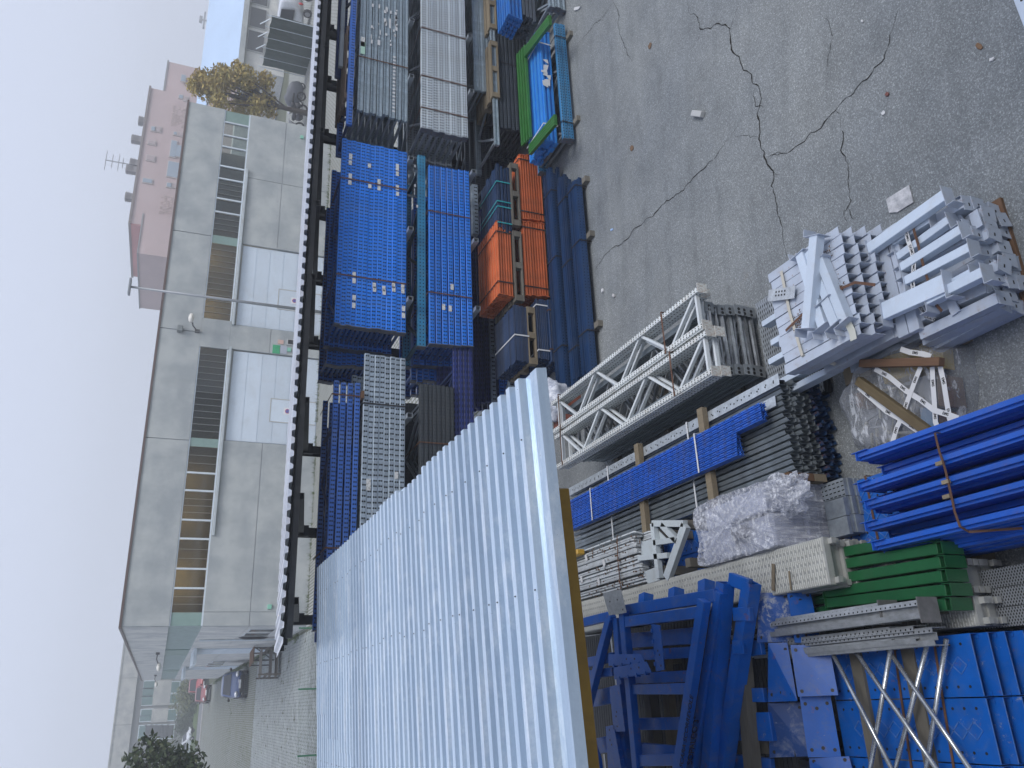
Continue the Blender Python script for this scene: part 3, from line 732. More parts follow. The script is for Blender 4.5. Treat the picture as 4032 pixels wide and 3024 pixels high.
# ================================================================== VEHICLES
def car_paint(name, c):
    if name in MATS: return MATS[name]
    k = N(name); k.b.inputs['Coat Weight'].default_value = .6; k.b.inputs['Coat Roughness'].default_value = .08
    MATS[name] = k.fin(k.mix(k.noise(2,3), tuple(x*.92 for x in c), c), .35, .1); return MATS[name]
m_cglass = plain('car_glass', (.03,.035,.04), .06, spec=.7)
m_tyre = plain('tyre', (.02,.02,.02), .8)
m_rim = plain('rim', (.4,.4,.42), .3, .6)
m_lampc = plain('headlamp', (.75,.77,.8), .1, .2)
m_black = plain('black_trim', (.018,.018,.02), .5)
m_redl = plain('tail_lamp', (.45,.02,.02), .2)
m_plate = plain('number_plate', (.72,.73,.75), .4)
def make_car(name, label, cat, loc, rz, paintm, L=3.7, W=1.66, Hh=1.48, van=False, lower=None):
    """front of the car points to local -y"""
    t = thing(name, label, cat, loc, rz)
    w2 = W/2
    if van:
        side = [(-L/2,.30),(-L/2,.75),(-L/2+.25,.95),(-L/2+.95,1.12),(-L/2+1.7,Hh-.08),(-L/2+2.1,Hh),(L/2-.15,Hh),(L/2,Hh-.15),(L/2,.30)]
    else:
        side = [(-L/2,.28),(-L/2-.03,.55),(-L/2+.10,.74),(-L/2+.85,.93),(-L/2+1.45,Hh-.10),(-L/2+1.75,Hh-.01),(L/2-.95,Hh),(L/2-.35,Hh-.14),(L/2-.08,.95),(L/2,.6),(L/2-.02,.28)]
    # loft the side outline through five widths: rounded shoulders and tumblehome
    secs = [(-1.0,.80,.86),(-.86,.97,1.0),(0,1.0,1.0),(.86,.97,1.0),(1.0,.80,.86)]
    vs, fs = [], []; n = len(side)
    for sx, ky, kz in secs:
        for (yy, zz) in side:
            th_ = max(0, (zz-.92)/(Hh-.92)) if zz > .92 else 0
            x = sx*w2*(1-.2*th_)
            vs.append((x, yy*(ky if abs(sx) == 1 else 1.0)*(.985 if abs(sx) > .8 else 1), .28+(zz-.28)*(kz if zz < .92 else (.985 if abs(sx) == 1 else 1))))
    for i in range(len(secs)-1):
        for j in range(n): fs.append((i*n+j, i*n+(j+1)%n, (i+1)*n+(j+1)%n, (i+1)*n+j))
    fs += [tuple(range(n)), tuple(range(4*n, 5*n))[::-1]]
    body = MB().add(vs, fs).build('body', paintm, t, smooth=True)
    md = body.modifiers.new('sub','SUBSURF'); md.levels = 1; md.render_levels = 2
    def quad(pts, name_, m, par=body, th=.012):
        a_ = Vector(pts[1])-Vector(pts[0]); b_ = Vector(pts[-1])-Vector(pts[0]); nn = a_.cross(b_).normalized()
        q = [Vector(p)+nn*th for p in pts]; k_ = len(pts)
        MB().add([*pts, *q], [tuple(range(k_)), tuple(range(k_,2*k_))[::-1]]+[(i,(i+1)%k_,k_+(i+1)%k_,k_+i) for i in range(k_)]).build(name_, m, par)
    yb_, yt_ = (side[3][0], side[4][0]); zb_, zt_ = side[3][1], side[4][1]
    e = .03
    quad([(-w2*.80,yb_+.02,zb_+.03+e),(w2*.80,yb_+.02,zb_+.03+e),(w2*.66,yt_-.03,zt_-.02+e),(-w2*.66,yt_-.03,zt_-.02+e)], 'windscreen', m_cglass)
    for s_ in (-1,1):
        x0_, x1_ = s_*w2*1.0, s_*w2*.86
        quad([(x0_*.985,yb_+.35,zb_+.05),(x0_*.985,L/2-.55,zb_+.07),(x1_*1.0,L/2-.85,Hh-.16),(x1_*1.0,yt_+.12,Hh-.16)], 'side_window', m_cglass, th=.02*s_)
        hm = MB(); ico(hm, (s_*w2*.72,-L/2+.10,.70), .17, 0, 2, (1.1,.75,.6)); hm.build('headlight', m_lampc, t, smooth=True)
        tm = MB(); ico(tm, (s_*w2*.80,L/2-.06,.85), .14, 0, 2, (.8,.5,1.3)); tm.build('tail_light', m_redl, t, smooth=True)
        mm = MB(); ico(mm, (s_*(w2+.10),yb_+.45,zb_+.10), .11, 0, 2, (1,.6,.7)); mm.build('mirror', m_black, t, smooth=True)
        for yy in (-L/2+.68, L/2-.65):
            wl = MB().tube((s_*(w2-.2),yy,.30),(s_*(w2-.01),yy,.30), .30, 20).build('wheel', m_tyre, t)
            MB().tube((s_*(w2-.02),yy,.30),(s_*(w2+.005),yy,.30), .19, 14).build('rim', m_rim, wl)
    MB().box(-w2*.62,-L/2-.075,.34,w2*.62,-L/2+.05,.52).build('grille', lower or m_black, t, bevel=.02)
    MB().box(-w2*.93,-L/2-.045,.24,w2*.93,-L/2+.1,.34).build('bumper', lower or m_black, t, bevel=.02)
    MB().box(-.26,-L/2-.09,.47,.26,-L/2-.076,.58).build('number_plate', m_plate, t)
    MB().box(-.26,L/2+.0,.62,.26,L/2+.03,.73).build('number_plate', m_plate, t)
    return t
make_car('parked_car', 'dark blue small hatchback parked alone on the grassy paving', 'car', (1.62, 58.5, .0), 0, car_paint('car_blue', (.02,.055,.17)))
make_car('parked_car', 'red car with black front bumper parked by the warehouse end', 'car', (1.9, 99.5, .0), .05, car_paint('car_red', (.26,.05,.05)), L=4.0, W=1.72, Hh=1.5)
make_car('parked_van', 'bright red van half hidden behind the red car', 'van', (3.0, 106.5, .0), .05, car_paint('van_red', (.36,.06,.06)), L=4.4, W=1.8, Hh=2.0, van=True)
make_car('parked_car', 'white car by the hedge of the far offices', 'car', (-3.7, 128.0, .1), .9, car_paint('car_white', (.62,.65,.68)), L=4.1, W=1.75, Hh=1.5)
pv = PZ(*z1(1380,40), 0.0)
make_car('parked_van', 'white van with red tail lamp at the upper picture corner', 'van', (pv.x+1.2, pv.y+3.4, -.004), R(186), car_paint('van_white', (.72,.74,.77)), L=5.2, W=1.95, Hh=2.25, van=True)

# motorbikes and covered scooter under the tree
def wheel(mb, c, r, th, axis_ang, mi=0, n=16):
    ca, sa = math.cos(axis_ang), math.sin(axis_ang)
    pts = [(c[0]+ca*r*math.cos(6.283*i/n), c[1]+sa*r*math.cos(6.283*i/n), c[2]+r*math.sin(6.283*i/n)) for i in range(n+1)]
    mb.path(pts, th, 6, mi)
def motorbike(label, loc, rz, m_body):
    t = thing('motorbike', label, 'motorbike', loc, rz)
    for xx in (-.68,.68):
        mb = MB(); wheel(mb, (xx,0,.31), .27, .055, 0); o_ = mb.build('wheel', m_tyre, t)
        mb = MB()
        for i in range(6): mb.tube((xx,0,.31),(xx+.25*math.cos(i*1.047),0,.31+.25*math.sin(i*1.047)), .012, 4)
        mb.build('spokes', m_rim, o_)
    mb = MB(); ico(mb, (.05,0,.78), .26, 0, 2, (1.2,.55,.6)); mb.build('tank', m_body, t, smooth=True)
    mb = MB(); ico(mb, (-.45,0,.82), .3, 0, 2, (1.25,.5,.28)); mb.build('seat', m_black, t, smooth=True)
    mb = MB(); ico(mb, (0,0,.45), .25, .08, 2, (1.1,.7,.9)); mb.build('engine', plain('engine',(.12,.12,.13),.4,.5), t)
    mb = MB(); mb.tube((.68,0,.31),(.42,0,1.0), .035, 8); mb.tube((.42,-.36,1.04),(.42,.36,1.04), .02, 6); mb.build('fork', m_rim, t)
    mb = MB(); ico(mb, (.55,0,.92), .13, 0, 2); mb.build('headlight', m_lampc, t, smooth=True)
    return t
pm = PZ(*z1(1330,620), 0.0); pm2 = PZ(*z1(1330,780), 0.0)
motorbike('dark motorbike parked under the yellow tree', (pm.x-.2, pm.y+1.0, 0), 2.3, plain('bike_black',(.03,.03,.035),.3))
motorbike('second dark motorbike nearest the warehouse corner', (pm2.x+.6, pm2.y+.6, 0), 1.9, plain('bike_grey',(.07,.07,.08),.3))
motorbike('motorbike behind the covered scooter', (pm.x+1.2, pm.y+2.4, 0), 2.6, plain('bike_red',(.25,.05,.05),.3))
cv = thing('covered_scooter', 'scooter under a slate grey rain cover beside the motorbikes', 'scooter', (pm.x+1.1, pm.y+1.4, 0), 2.4)
mb = MB(); ico(mb, (0,0,.62), .62, .06, 3, (1.45,.55,1.0)); mb.v = [(x,y,max(.12,z + (.18 if x > .3 else 0))) for x,y,z in mb.v]
mb.build('cover', plain('cover_grey',(.13,.14,.165),.55), cv, smooth=True)
for xx in (-.6,.6):
    mb = MB(); wheel(mb, (xx,0,.25), .2, .05, 0); mb.build('wheel', m_tyre, cv)
# ================================================================== TREES, HEDGES, LOT FURNITURE
def leafmat(name, c1, c2, c3=None):
    k = N(name); r_ = k.noise(1.3, 3, .6); r2_ = k.noise(9, 2)
    b = k.mix(k.step(r_, .3, .7), c1, c2)
    if c3: b = k.mix(k.step(r2_, .5, .75), b, c3)
    k.b.inputs['Transmission Weight'].default_value = 0
    return k.fin(b, .7, 0, .25)
def crown(name, m, parent, clumps, n, size, rs=None):
    """many leaf-sized faces gathered in clumps through the crown"""
    g = random.Random(rs or 3); vs = []; fs = []
    tot = sum(c[3]**2 for c in clumps)
    for cx, cy, cz, r_ in clumps:
        for i in range(int(n*r_*r_/tot)):
            u = g.gauss(0,1), g.gauss(0,1), g.gauss(0,1); l = math.sqrt(sum(a*a for a in u)) or 1
            rr = r_*g.random()**.45*(1+.25*g.random()); p = Vector((cx+u[0]/l*rr, cy+u[1]/l*rr, cz+u[2]/l*rr*.85))
            a = Vector((g.uniform(-1,1),g.uniform(-1,1),g.uniform(-.7,.7))).normalized(); b_ = a.cross(Vector((g.uniform(-1,1),g.uniform(-1,1),g.uniform(-1,1)))).normalized()
            s_ = size*g.uniform(.6,1.35); o_ = len(vs)
            vs += [p-a*s_, p+b_*s_*.45-a*s_*.1, p+a*s_, p-b_*s_*.45+a*s_*.1]; fs.append((o_,o_+1,o_+2,o_+3))
    me = bpy.data.meshes.new(name); me.from_pydata([tuple(v) for v in vs], [], fs); me.materials.append(m)
    return put(me, name, parent)
m_bark = wood('bark', (.10,.085,.07), (.04,.035,.03))
def tree(name, label, loc, h, trunk_r, clumps, m, n, size, rs):
    t = thing(name, label, 'tree', loc)
    mb = MB(); g = random.Random(rs)
    top = max(c[2] for c in clumps)
    mb.tube((0,0,-.05),(.05,.03,h*.4), trunk_r, 10, r1=trunk_r*.7); mb.tube((.05,.03,h*.4),(0,0,top*.9), trunk_r*.7, 8, r1=trunk_r*.2)
    for c in clumps:
        b0 = Vector((.03,.02,h*(.3+.3*g.random()))); e = Vector(c[:3]); mid = b0.lerp(e,.55)+Vector((g.uniform(-.2,.2),g.uniform(-.2,.2),.15))
        mb.tube(b0, mid, trunk_r*.35, 6, r1=trunk_r*.25); mb.tube(mid, e, trunk_r*.25, 5, r1=.012)
    mb.build('trunk', m_bark, t)
    crown('crown', m, t, clumps, n, size, rs); return t
# yellowing tree at the corner of the warehouse
tb = PZ(*z1(1335,735), 0.0); ty = tb.y
def tl(x, y): p = PT(*z1(x,y), ty); return p
cl = []
for (x,y,r_) in ((620,560,.9),(690,470,1.0),(700,600,1.1),(780,450,.95),(800,560,1.0),(760,690,.9),(870,520,1.0),(900,640,1.05),(960,500,.95),(980,600,1.0),(1010,690,.95),(1060,560,.85),(1080,640,.8),(880,430,.6),(1100,720,.55),(640,500,.7),(930,560,1.0),(600,600,.55)):
    p = tl(x,y); cl.append((p.x-tb.x, rnd.uniform(-.9,.9), p.z, r_*.74))
tree('autumn_tree', 'bushy tree with yellow and olive autumn leaves at the warehouse corner', (tb.x,ty,0), 4.2, .2, cl, leafmat('autumn_leaf',(.42,.30,.085),(.30,.28,.10),(.52,.34,.09)), 9000, .125, 5)
# dark leafy tree cut by the lower picture edge
ny = 27.0
cl = []
for (x,y,r_) in ((330,1600,.55),(250,1560,.45),(400,1560,.5),(480,1640,.6),(560,1600,.55),(300,1480,.3),(220,1620,.4),(590,1655,.5),(420,1640,.6),(160,1600,.25),(350,1520,.35),(520,1700,.9),(350,1730,1.0)):
    p = PT(*z3(x,y), ny); cl.append((p.x, rnd.uniform(-.4,.4), p.z, r_))
p = PT(*z3(420,2050), ny); cl = [(c[0]-p.x, c[1], c[2], c[3]*.8) for c in cl]
tree('leafy_tree', 'dark green leafy tree at the lower left, close to the lot', (p.x,ny,-.012), 3.0, .13, cl, leafmat('dark_leaf',(.035,.055,.025),(.06,.085,.04),(.10,.10,.05)), 1500, .10, 9)
# bushes and trees before the far offices
mg1 = leafmat('olive_leaf',(.12,.15,.07),(.16,.17,.07)); mg2 = leafmat('hedge_leaf',(.05,.08,.05),(.075,.10,.055))
def bush(label, px_, y, r_, n, m, sz, cat='bush', hs=1.0):
    p = PT(*px_, y); t = thing('bush', label, cat, (p.x, y, -.02))
    g = random.Random(int(px_[1])); cl = [(g.uniform(-.7,.7)*r_, g.uniform(-.5,.5)*r_, r_*hs*g.uniform(.3,.95), r_*g.uniform(.45,.75)) for i in range(7)]
    mb = MB(); mb.tube((0,0,0),(0,0,r_*.8), .09, 6); mb.tube((0,0,.1),(r_*.4,0,r_*.7), .05, 5); mb.tube((0,0,.1),(-r_*.4,.1,r_*.7), .05, 5); mb.build('trunk', m_bark, t)
    crown('crown', m, t, cl, n, sz, int(px_[0])); return t
bush('pale olive tree in front of the far office windows', z3(500,1150), 128, 2.6, 1800, mg1, .17, 'tree', 1.0)
bush('rounded dark hedge bush left of the far white car', z3(520,1600), 140, 2.4, 1500, mg2, .16)
bush('dark bush beneath the far office stair windows', z3(520,1300), 138, 1.9, 1200, mg2, .16)
bush('low dark bush between the far office and the white car', z3(530,1400), 140, 1.8, 1100, mg2, .16)
bush('tall dark shrub at the lower picture edge beyond the lot', z3(480,1620), 136, 3.0, 1700, mg2, .16)
bush('small bush by the far kerb under the office', z3(560,1240), 128, 1.4, 700, mg2, .12)
# grass strip
struct(MB().box(-60,124,-.3,120,149,.05).build('lawn', plain('lawn_grass',(.09,.13,.05),.9,spec=.2,var=.3,scale=.6)))

# far office building
OT = 150.0
def ok_(p): return PT(p[0], p[1], OT)
oa, ob = ok_(z3(150,920)), ok_(z3(60,1640))
ox = ob.x - 25
off = thing('office_building', 'far pale office block with blue green windows beyond the lot', 'building', (ox, OT, 0))
def OB(x0,y0,a0,x1,y1,a1,name,m,parent=off): return MB().box(x0-ox,y0-OT,a0,x1-ox,y1-OT,a1).build(name,m,parent)
m_off = concrete('office_panel', (.47,.47,.46)); m_offd = plain('office_dark', (.20,.205,.21), .7); m_owin = plain('office_glass', (.12,.20,.20), .12)
zt3 = (oa.z+ob.z)/2 + .2; zc_ = ok_(z3(225,1130)).z; zw = ok_(z3(270,1130)).z
xe = max(oa.x, ob.x) + 14
OB(ox, OT, zc_, xe, OT+16, zt3, 'parapet', m_off)
for i in range(8): OB(ox+3+i*(xe-ox)/8, OT-.03, zc_+.05, ox+3.08+i*(xe-ox)/8, OT-.001, zt3-.05, 'joint', m_offd)
OB(ox, OT+.4, zw, xe, OT+16, zc_-.01, 'dark_band', m_offd)
OB(ox, OT+.6, 0, xe, OT+16, zw-.01, 'wall', m_offd)
OB(ox-.3, OT-.1, zt3, xe+.3, OT+16, zt3+.2, 'roof', m_off)
for (xa,xb,ya,yb,m_) in ((275,345,1095,1140,0),(268,345,1145,1190,0),(262,345,1195,1250,0),(345,440,1092,1250,1),(440,500,1100,1170,0),(436,500,1180,1240,0),(258,328,1280,1320,0),(250,328,1322,1355,0),(328,425,1275,1360,1),(424,480,1280,1350,0),
      (245,278,1385,1470,0),(285,315,1382,1468,2),(322,350,1380,1468,2),(357,385,1380,1466,2),(392,425,1380,1465,2),(430,462,1380,1465,2)):
    p, q = PT(*z3(xa,ya), OT), PT(*z3(xb,yb), OT)
    if m_ == 1: OB(min(p.x,q.x), OT+.35, min(p.z,q.z), max(p.x,q.x), OT+.599, max(p.z,q.z), 'spandrel', m_off)
    else:
        wn = OB(min(p.x,q.x)-.1, OT+.42, min(p.z,q.z)-.12, max(p.x,q.x)+.1, OT+.599, max(p.z,q.z)+.12, 'window', m_wmet)
        OB(min(p.x,q.x)+.05, OT+.36, min(p.z,q.z)+.03, max(p.x,q.x)-.05, OT+.419, max(p.z,q.z)-.03, 'pane', m_owin if m_ == 0 else m_dwin, wn)
# tall lamp mast far off in the fog and bare tree tops
p0_, p1_ = PT(*z1(740,150), 150), PT(*z1(650,150), 150)
lm = thing('light_mast', 'faint stadium light mast standing far off in the fog', 'light mast', (p0_.x,150,0))
mm_ = plain('mast_grey',(.3,.31,.33),.6)
MB().tube((0,0,0),(0,0,p1_.z), .25, 8, r1=.15).build('pole', mm_, lm); MB().box(-2.2,-.3,p1_.z-.6,2.2,.3,p1_.z-.25).build('crossarm', mm_, lm); MB().box(-.8,-.3,p1_.z,.8,.3,p1_.z+.6).build('lamp_head', mm_, lm)

# chain-link fence with green posts in front of the lot
m_gpost = plain('green_post', (.03,.16,.08), .5)
pa_, pb_ = PZ(*z3(1395,1145)), PZ(*z3(1395,1575))
hz = PT(*z3(1278,1145), pa_.y).z
fd = (pa_-pb_).normalized()
cf = thing('chain_link_fence', 'low chain link fence with green posts along the paved lot', 'fence', (pa_.x,pa_.y,-.01), math.atan2(fd.y,fd.x))
sp = (pa_-pb_).length
for i in (-4,-3,-2,-1,0,1): MB().tube((sp*i,0,0),(sp*i,0,hz+.03), .03, 8).build('post', m_gpost, cf)
mb = MB(); dd = .085; x = -4*sp
while x < sp:
    for s_ in (1,-1):
        a0 = Vector((x,0,0)); b0 = Vector((x+s_*hz,0,hz))
        if b0.x > sp: b0 = Vector((sp,0,sp-x))
        if b0.x < -4*sp: b0 = Vector((-4*sp,0,x+4*sp))
        if (b0-a0).length > .02: mb.tube(a0, b0, .0022, 3)
    x += dd
for zz in (.02,hz*.5,hz): mb.tube((-4*sp,-.004,zz),(sp,-.004,zz), .004, 4)
o = mb.build('wire_mesh', plain('fence_wire',(.20,.25,.22),.5,.4), cf)

# trestle and crate by the warehouse end wall
m_w1 = wood('weathered_wood', (.23,.21,.18), (.10,.09,.08)); m_w2 = wood('brown_wood', (.22,.13,.08), (.10,.06,.04))
tp = PZ(*z3(1090,900)); t = thing('trestle_table', 'brown wooden trestle table against the warehouse end wall', 'table', (2.55, 44.8, -.012), .1)
MB().box(-.35,-.9,1.0,.35,.9,1.06).build('table_top', m_w2, t)
for sx in (-.3,.3):
    for sy in (-.8,.8): MB().box(sx-.03,sy-.03,0,sx+.03,sy+.03,.999).build('leg', m_black, t)
MB().bar((-.3,-.83,.1),(.3,-.83,.95), .03,.05).build('brace', m_black, t); MB().bar((.3,-.83,.1),(-.3,-.83,.95), .03,.05).build('brace', m_black, t)
t = thing('wooden_crate', 'weathered grey open wooden crate stand in front of trestle table', 'crate', (2.05, 41.6, -.012), .15)
for z_ in (.18,.45,.9):
    for j in range(5): MB().box(-.62,-.5+j*.21,z_,.62,-.5+j*.21+.15,z_+.03).build('board', m_w1, t)
for sx in (-.6,.55):
    for sy in (-.5,.42): MB().box(sx,sy,0,sx+.06,sy+.08,1.05).build('leg', m_w1, t)
for sx in (-.6,.55): MB().box(sx+.061,-.5,.6,sx+.09,.5,.72).build('rail', m_w1, t)
# ================================================================== CANTILEVER RACK WITH ROOF
m_blackst = paint('black_steel', (.022,.024,.026), .5, 0, .2, dirt=(.07,.07,.065), dirt_amt=.4, scale=2)
m_arm = galv('arm_zinc', (.40,.44,.48), .45)
m_sheet = paint('roof_sheet_white', (.60,.63,.68), .42, .15, .08, dirt=(.40,.27,.15), dirt_amt=.45, scale=1.3, spec=.4)
rack = thing('cantilever_rack', 'black cantilever storage rack with white corrugated roof along the yard', 'rack', (0,12.4,0))
cx = [1.2,2.47,3.75,5.58,6.78,8.08,9.73,10.95,12.2,13.45]
def hsec(mb, x, y0, y1, a0, a1, w=.12):      # H column, flanges facing front and back
    mb.box(x-w/2, y0, a0, x+w/2, y0+.012, a1); mb.box(x-w/2, y1-.012, a0, x+w/2, y1, a1); mb.box(x-.005, y0+.012, a0, x+.005, y1-.012, a1)
mb = MB(); hsec(mb, 0, -.09, .09, 0, 3.56); me_col = mb.mesh('column', m_blackst)
def rtube(w, h, L, y0, th=.006, drop=0):     # open-ended rectangular arm along -y
    mb = MB(); ye = y0-L
    mb.prism([(-w/2,0),(w/2,0),(w/2,th),(-w/2,th)], 'y', ye, y0); mb.prism([(-w/2,h-th),(w/2,h-th),(w/2,h),(-w/2,h)], 'y', ye, y0)
    mb.prism([(-w/2,th),(-w/2+th,th),(-w/2+th,h-th),(-w/2,h-th)], 'y', ye, y0); mb.prism([(w/2-th,th),(w/2,th),(w/2,h-th),(w/2-th,h-th)], 'y', ye, y0)
    return mb
me_arm = rtube(.07,.08,1.97,-.09).mesh('arm', m_arm)
mr = rtube(.09,.075,2.22,-.09); mr.box(-.08,-.16,-.07,.08,-.0901,.07); me_rarm = mr.mesh('roof_arm', m_blackst)
me_brk = MB().box(-.09,-.115,-.12,.09,-.091,.14).mesh('bracket', m_blackst)
me_foot = MB().box(-.14,-1.3,0,.14,.3,.05).mesh('foot', m_blackst)
for x in cx:
    put(me_col, 'column', rack, (x,0,0)); put(me_foot, 'foot', rack, (x,0,.0))
    for zl in (1.25,2.31):
        put(me_arm, 'arm', rack, (x,0,zl)); put(me_brk, 'bracket', rack, (x,0,zl+.02))
    put(me_rarm, 'roof_arm', rack, (x,0,3.42), (R(-8.6),0,0))
XL, XRr = .78, 14.6
for y_, z_ in ((-2.26,3.80),(-1.1,3.70),(.05,3.59)): MB().box(XL, y_, z_+.012, XRr, y_+.06, z_+.085).build('purlin', m_blackst, rack)
# roof sheets: ribs run front to back, each sheet one piece
SL = math.atan(.1)
def trap(p, n, h=.042, a=.36, b=.12):
    pts = []
    for i in range(n):
        x = i*p; pts += [(x,0),(x+p*a,0),(x+p*(a+b),h),(x+p*(1-b),h)]
    pts.append((n*p,0)); return pts
pp = .175; npan = 6; x = XL-.06; i = 0
me_sh = MB().prism(offs(trap(pp,npan),.002), 'y', -2.33, .65).mesh('roof_sheet', m_sheet)
while x < XRr-.2:
    put(me_sh, 'roof_sheet', rack, (x, rnd.uniform(-.02,.02), 3.695+(.002 if i%2 else 0)), (-SL,0,rnd.uniform(-.002,.002)))
    x += pp*npan*.994; i += 1

# ------------------------------------------------------------------ lying upright frames in strapped bundles
HOLE = lambda h, p=.06, w=.021, hh=.021: dict(p=p, w=w, h=hh, z=(h*.31, h*.69))
def post_mesh(L, d, h, m, style=0, ch=.005):
    if style == 0:   # rounded box post
        poly = [(0,ch),(ch,0),(d,0),(d,h),(ch,h),(0,h-ch)]
    elif style == 1: # grooved omega post
        poly = [(0,0),(d,0),(d,h),(0,h),(0,h*.72),(d*.22,h*.64),(d*.22,h*.36),(0,h*.28)]
    else:            # stepped post with lips
        poly = [(.012,0),(d,0),(d,h),(.012,h),(.012,h*.86),(0,h*.80),(0,h*.20),(.012,h*.14)]
    return MB().prism(poly, 'x', 0, L).mesh('upright', m)
def brace_mesh(L, dep, h, m, step=.62, w=.035, inset=.12):
    mb = MB(); x = inset; up = True
    mb.bar((x,.03,h*.5),(x,dep-.03,h*.5), w, h*.45); 
    while x + step < L-.05:
        a, b = (.03, dep-.03) if up else (dep-.03, .03)
        mb.bar((x,a,h*.5),(x+step,b,h*.5), w, h*.4); x += step; up = not up
    mb.bar((x,.03,h*.5),(x,dep-.03,h*.5), w, h*.45)
    return mb.mesh('bracing', m)
m_strap = paint('rusty_strap', (.13,.065,.04), .7, .2, .3, scale=8)
m_strapd = plain('dark_strap', (.04,.04,.045), .5, .3)
m_strapw = plain('white_strap', (.68,.70,.72), .4)
m_footp = paint('foot_plate', (.13,.15,.19), .6, .3, .3, scale=10, rust=.6)
def strap(parent, x, z0, z1, dep, m=m_strap, w=.02, y0=-.006, topl=None):
    t = .004; mb = MB()
    mb.box(x-w/2, y0-t, z0, x+w/2, y0, z1+t); mb.box(x-w/2, y0, z1, x+w/2, topl or dep, z1+t)
    mb.build('strap', m, parent)
def frames(name, label, x0, x1, y0, z0, rows, pitch, dep, mp, mbz, gap=.002, pd=.06, style=0, straps=(), jit=.02, feet=None, group=None, step=.62, cat='frame bundle', strapm=None, drift=0.0, rear=True, drop=None, rot=0, plates=None, brw=.035, inset=.12, bh=.45):
    L = x1-x0; h = pitch-gap
    t = thing(name, label, cat, (x0,y0,z0), rot, group=group)
    me = post_mesh(L, pd, h, mp, style); mbr = brace_mesh(L, dep, h, mbz, step, brw, inset)
    if plates: mpl = MB().box(-.008,-plates[1],-.004,0,plates[0]-plates[1],plates[2]).mesh('end_plate', plates[3])
    mf = MB().box(-.012,-.01,-.006,0,.11,h+.006).mesh('foot_plate', m_footp) if feet else None
    for i in range(rows):
        if drop and i in drop: continue
        dx = rnd.uniform(-jit,jit)+drift*i; z = i*pitch; yy = rnd.uniform(-.006,.006)
        put(me, 'upright', t, (dx, yy, z))
        if rear: put(me, 'upright', t, (dx+L, yy+dep, z), (0,0,math.pi))
        put(mbr, 'bracing', t, (dx, yy, z))
        if plates:
            put(mpl, 'end_plate', t, (dx-.001, yy, z)); put(mpl, 'end_plate', t, (dx-.001, yy+dep-pd, z))
        if feet:
            put(mf, 'foot_plate', t, (dx-.001, yy, z)); 
            if rear: put(mf, 'foot_plate', t, (dx-.001, yy+dep-.1, z))
    for s_ in straps: strap(t, s_-x0, 0, rows*pitch, dep, strapm or m_strap, y0=-.014)
    return t
def paper(parent, x, z, w, h, m=None, y=-.0095):
    MB().box(x-w/2, y-.0012, z-h/2, x+w/2, y, z+h/2).build('sticker', m or MATS['sticker'], parent)
k = N('sticker'); f_ = k.noise(40, 2); MATS['sticker'] = k.fin(k.mix(k.step(f_, .55, .6), (.66,.67,.66), (.42,.43,.42)), .6)

BLUE = (.016,.20,.78)
mU1 = paint('rack_blue', BLUE, .42, 0, .12, dirt=(.12,.22,.42), dirt_amt=.3, scale=2.5, holes=HOLE(.072), piece=.16)
mU1b = paint('rack_blue_brace', (.024,.11,.38), .5, 0, .15, dirt=(.1,.09,.08), dirt_amt=.3, scale=5)
mNavyB = paint('navy_brace', (.02,.045,.15), .5, 0, .15, scale=5)
P1 = .0742
U1 = frames('upright_frame_bundle', 'tall bright blue perforated upright frames bundled on the upper rack arms', 5.06, 8.25, 10.44, 2.392, 14, P1, .92, mU1, mU1b, straps=(5.85,7.52), jit=.012, feet=1)
za = zq(1200,500,500/1659.0)
for (ya, yb, xr) in ((345,425,600),(435,495,595),(605,685,595),(695,755,590),(475,535,845),(745,800,850),(680,765,970),(770,830,970),(480,570,1210),(580,640,1210),(755,825,1210),(845,900,1212)):
    p, q = PT(*za(xr,ya), 10.43), PT(*za(xr,yb), 10.43)
    paper(U1, (p.x+q.x)/2-5.06, (p.z+q.z)/2-2.392, abs(p.x-q.x)*.95, .05)
for (x_, y_) in ((320,120),(320,160),(320,270),(318,320),(450,190),(452,215),(512,210),(515,235),(575,190),(577,215),(635,190),(635,225),(640,340),(640,385)):
    p = PT(*z_5(x_, y_), 10.43) if 'z_5' in globals() else PT(*zq(1200,1008)(x_,y_), 10.43)
    paper(U1, p.x-5.06, p.z-2.392, .085, .05)
frames('upright_frame_bundle', 'second bundle of blue frames behind the tall bright blue bundle', 4.86, 8.1, 11.42, 2.392, 13, P1, .80, mU1, mU1b, jit=.03, feet=1)

mL1 = paint('rack_blue_mid', (.016,.185,.72), .42, 0, .12, dirt=(.10,.15,.26), dirt_amt=.3, scale=2.5, holes=HOLE(.080), piece=.15)
L1 = frames('upright_frame_bundle', 'seven spaced blue perforated frames on the lower rack arms', 4.97, 8.13, 10.44, 1.345, 7, .1005, .95, mL1, mU1b, gap=.02, straps=(5.78,7.22), jit=.01, feet=1, drift=-.004)
for (x_,y_) in ((900,330),(942,340),(955,200)):
    p = PT(*zq(1200,1008)(x_,y_), 10.43); paper(L1, p.x-4.97, p.z-1.345, .1, .05)
frames('upright_frame_bundle', 'blue frames behind the seven spaced blue frames', 4.75, 7.9, 11.45, 1.345, 7, .1, .78, mL1, mU1b, gap=.02, jit=.03, feet=1)
mTeal = paint('rack_teal', (.035,.24,.42), .45, 0, .15, dirt=(.12,.2,.22), dirt_amt=.5, scale=4, holes=HOLE(.13,p=.06,w=.02,hh=.018))
tl_ = frames('post_frame', 'single teal blue perforated frame laid on the spaced blue frames', 4.93, 8.34, 10.56, 2.052, 1, .13, .9, mTeal, paint('teal_brace',(.03,.12,.18),.5), jit=.005, cat='frame', feet=1)
for (x_,y_) in ((1440,510),(1440,765),(1468,1035)):
    p = PT(*za(x_,y_), 10.55); paper(tl_, p.x-4.93, p.z-2.052, .05, .03)

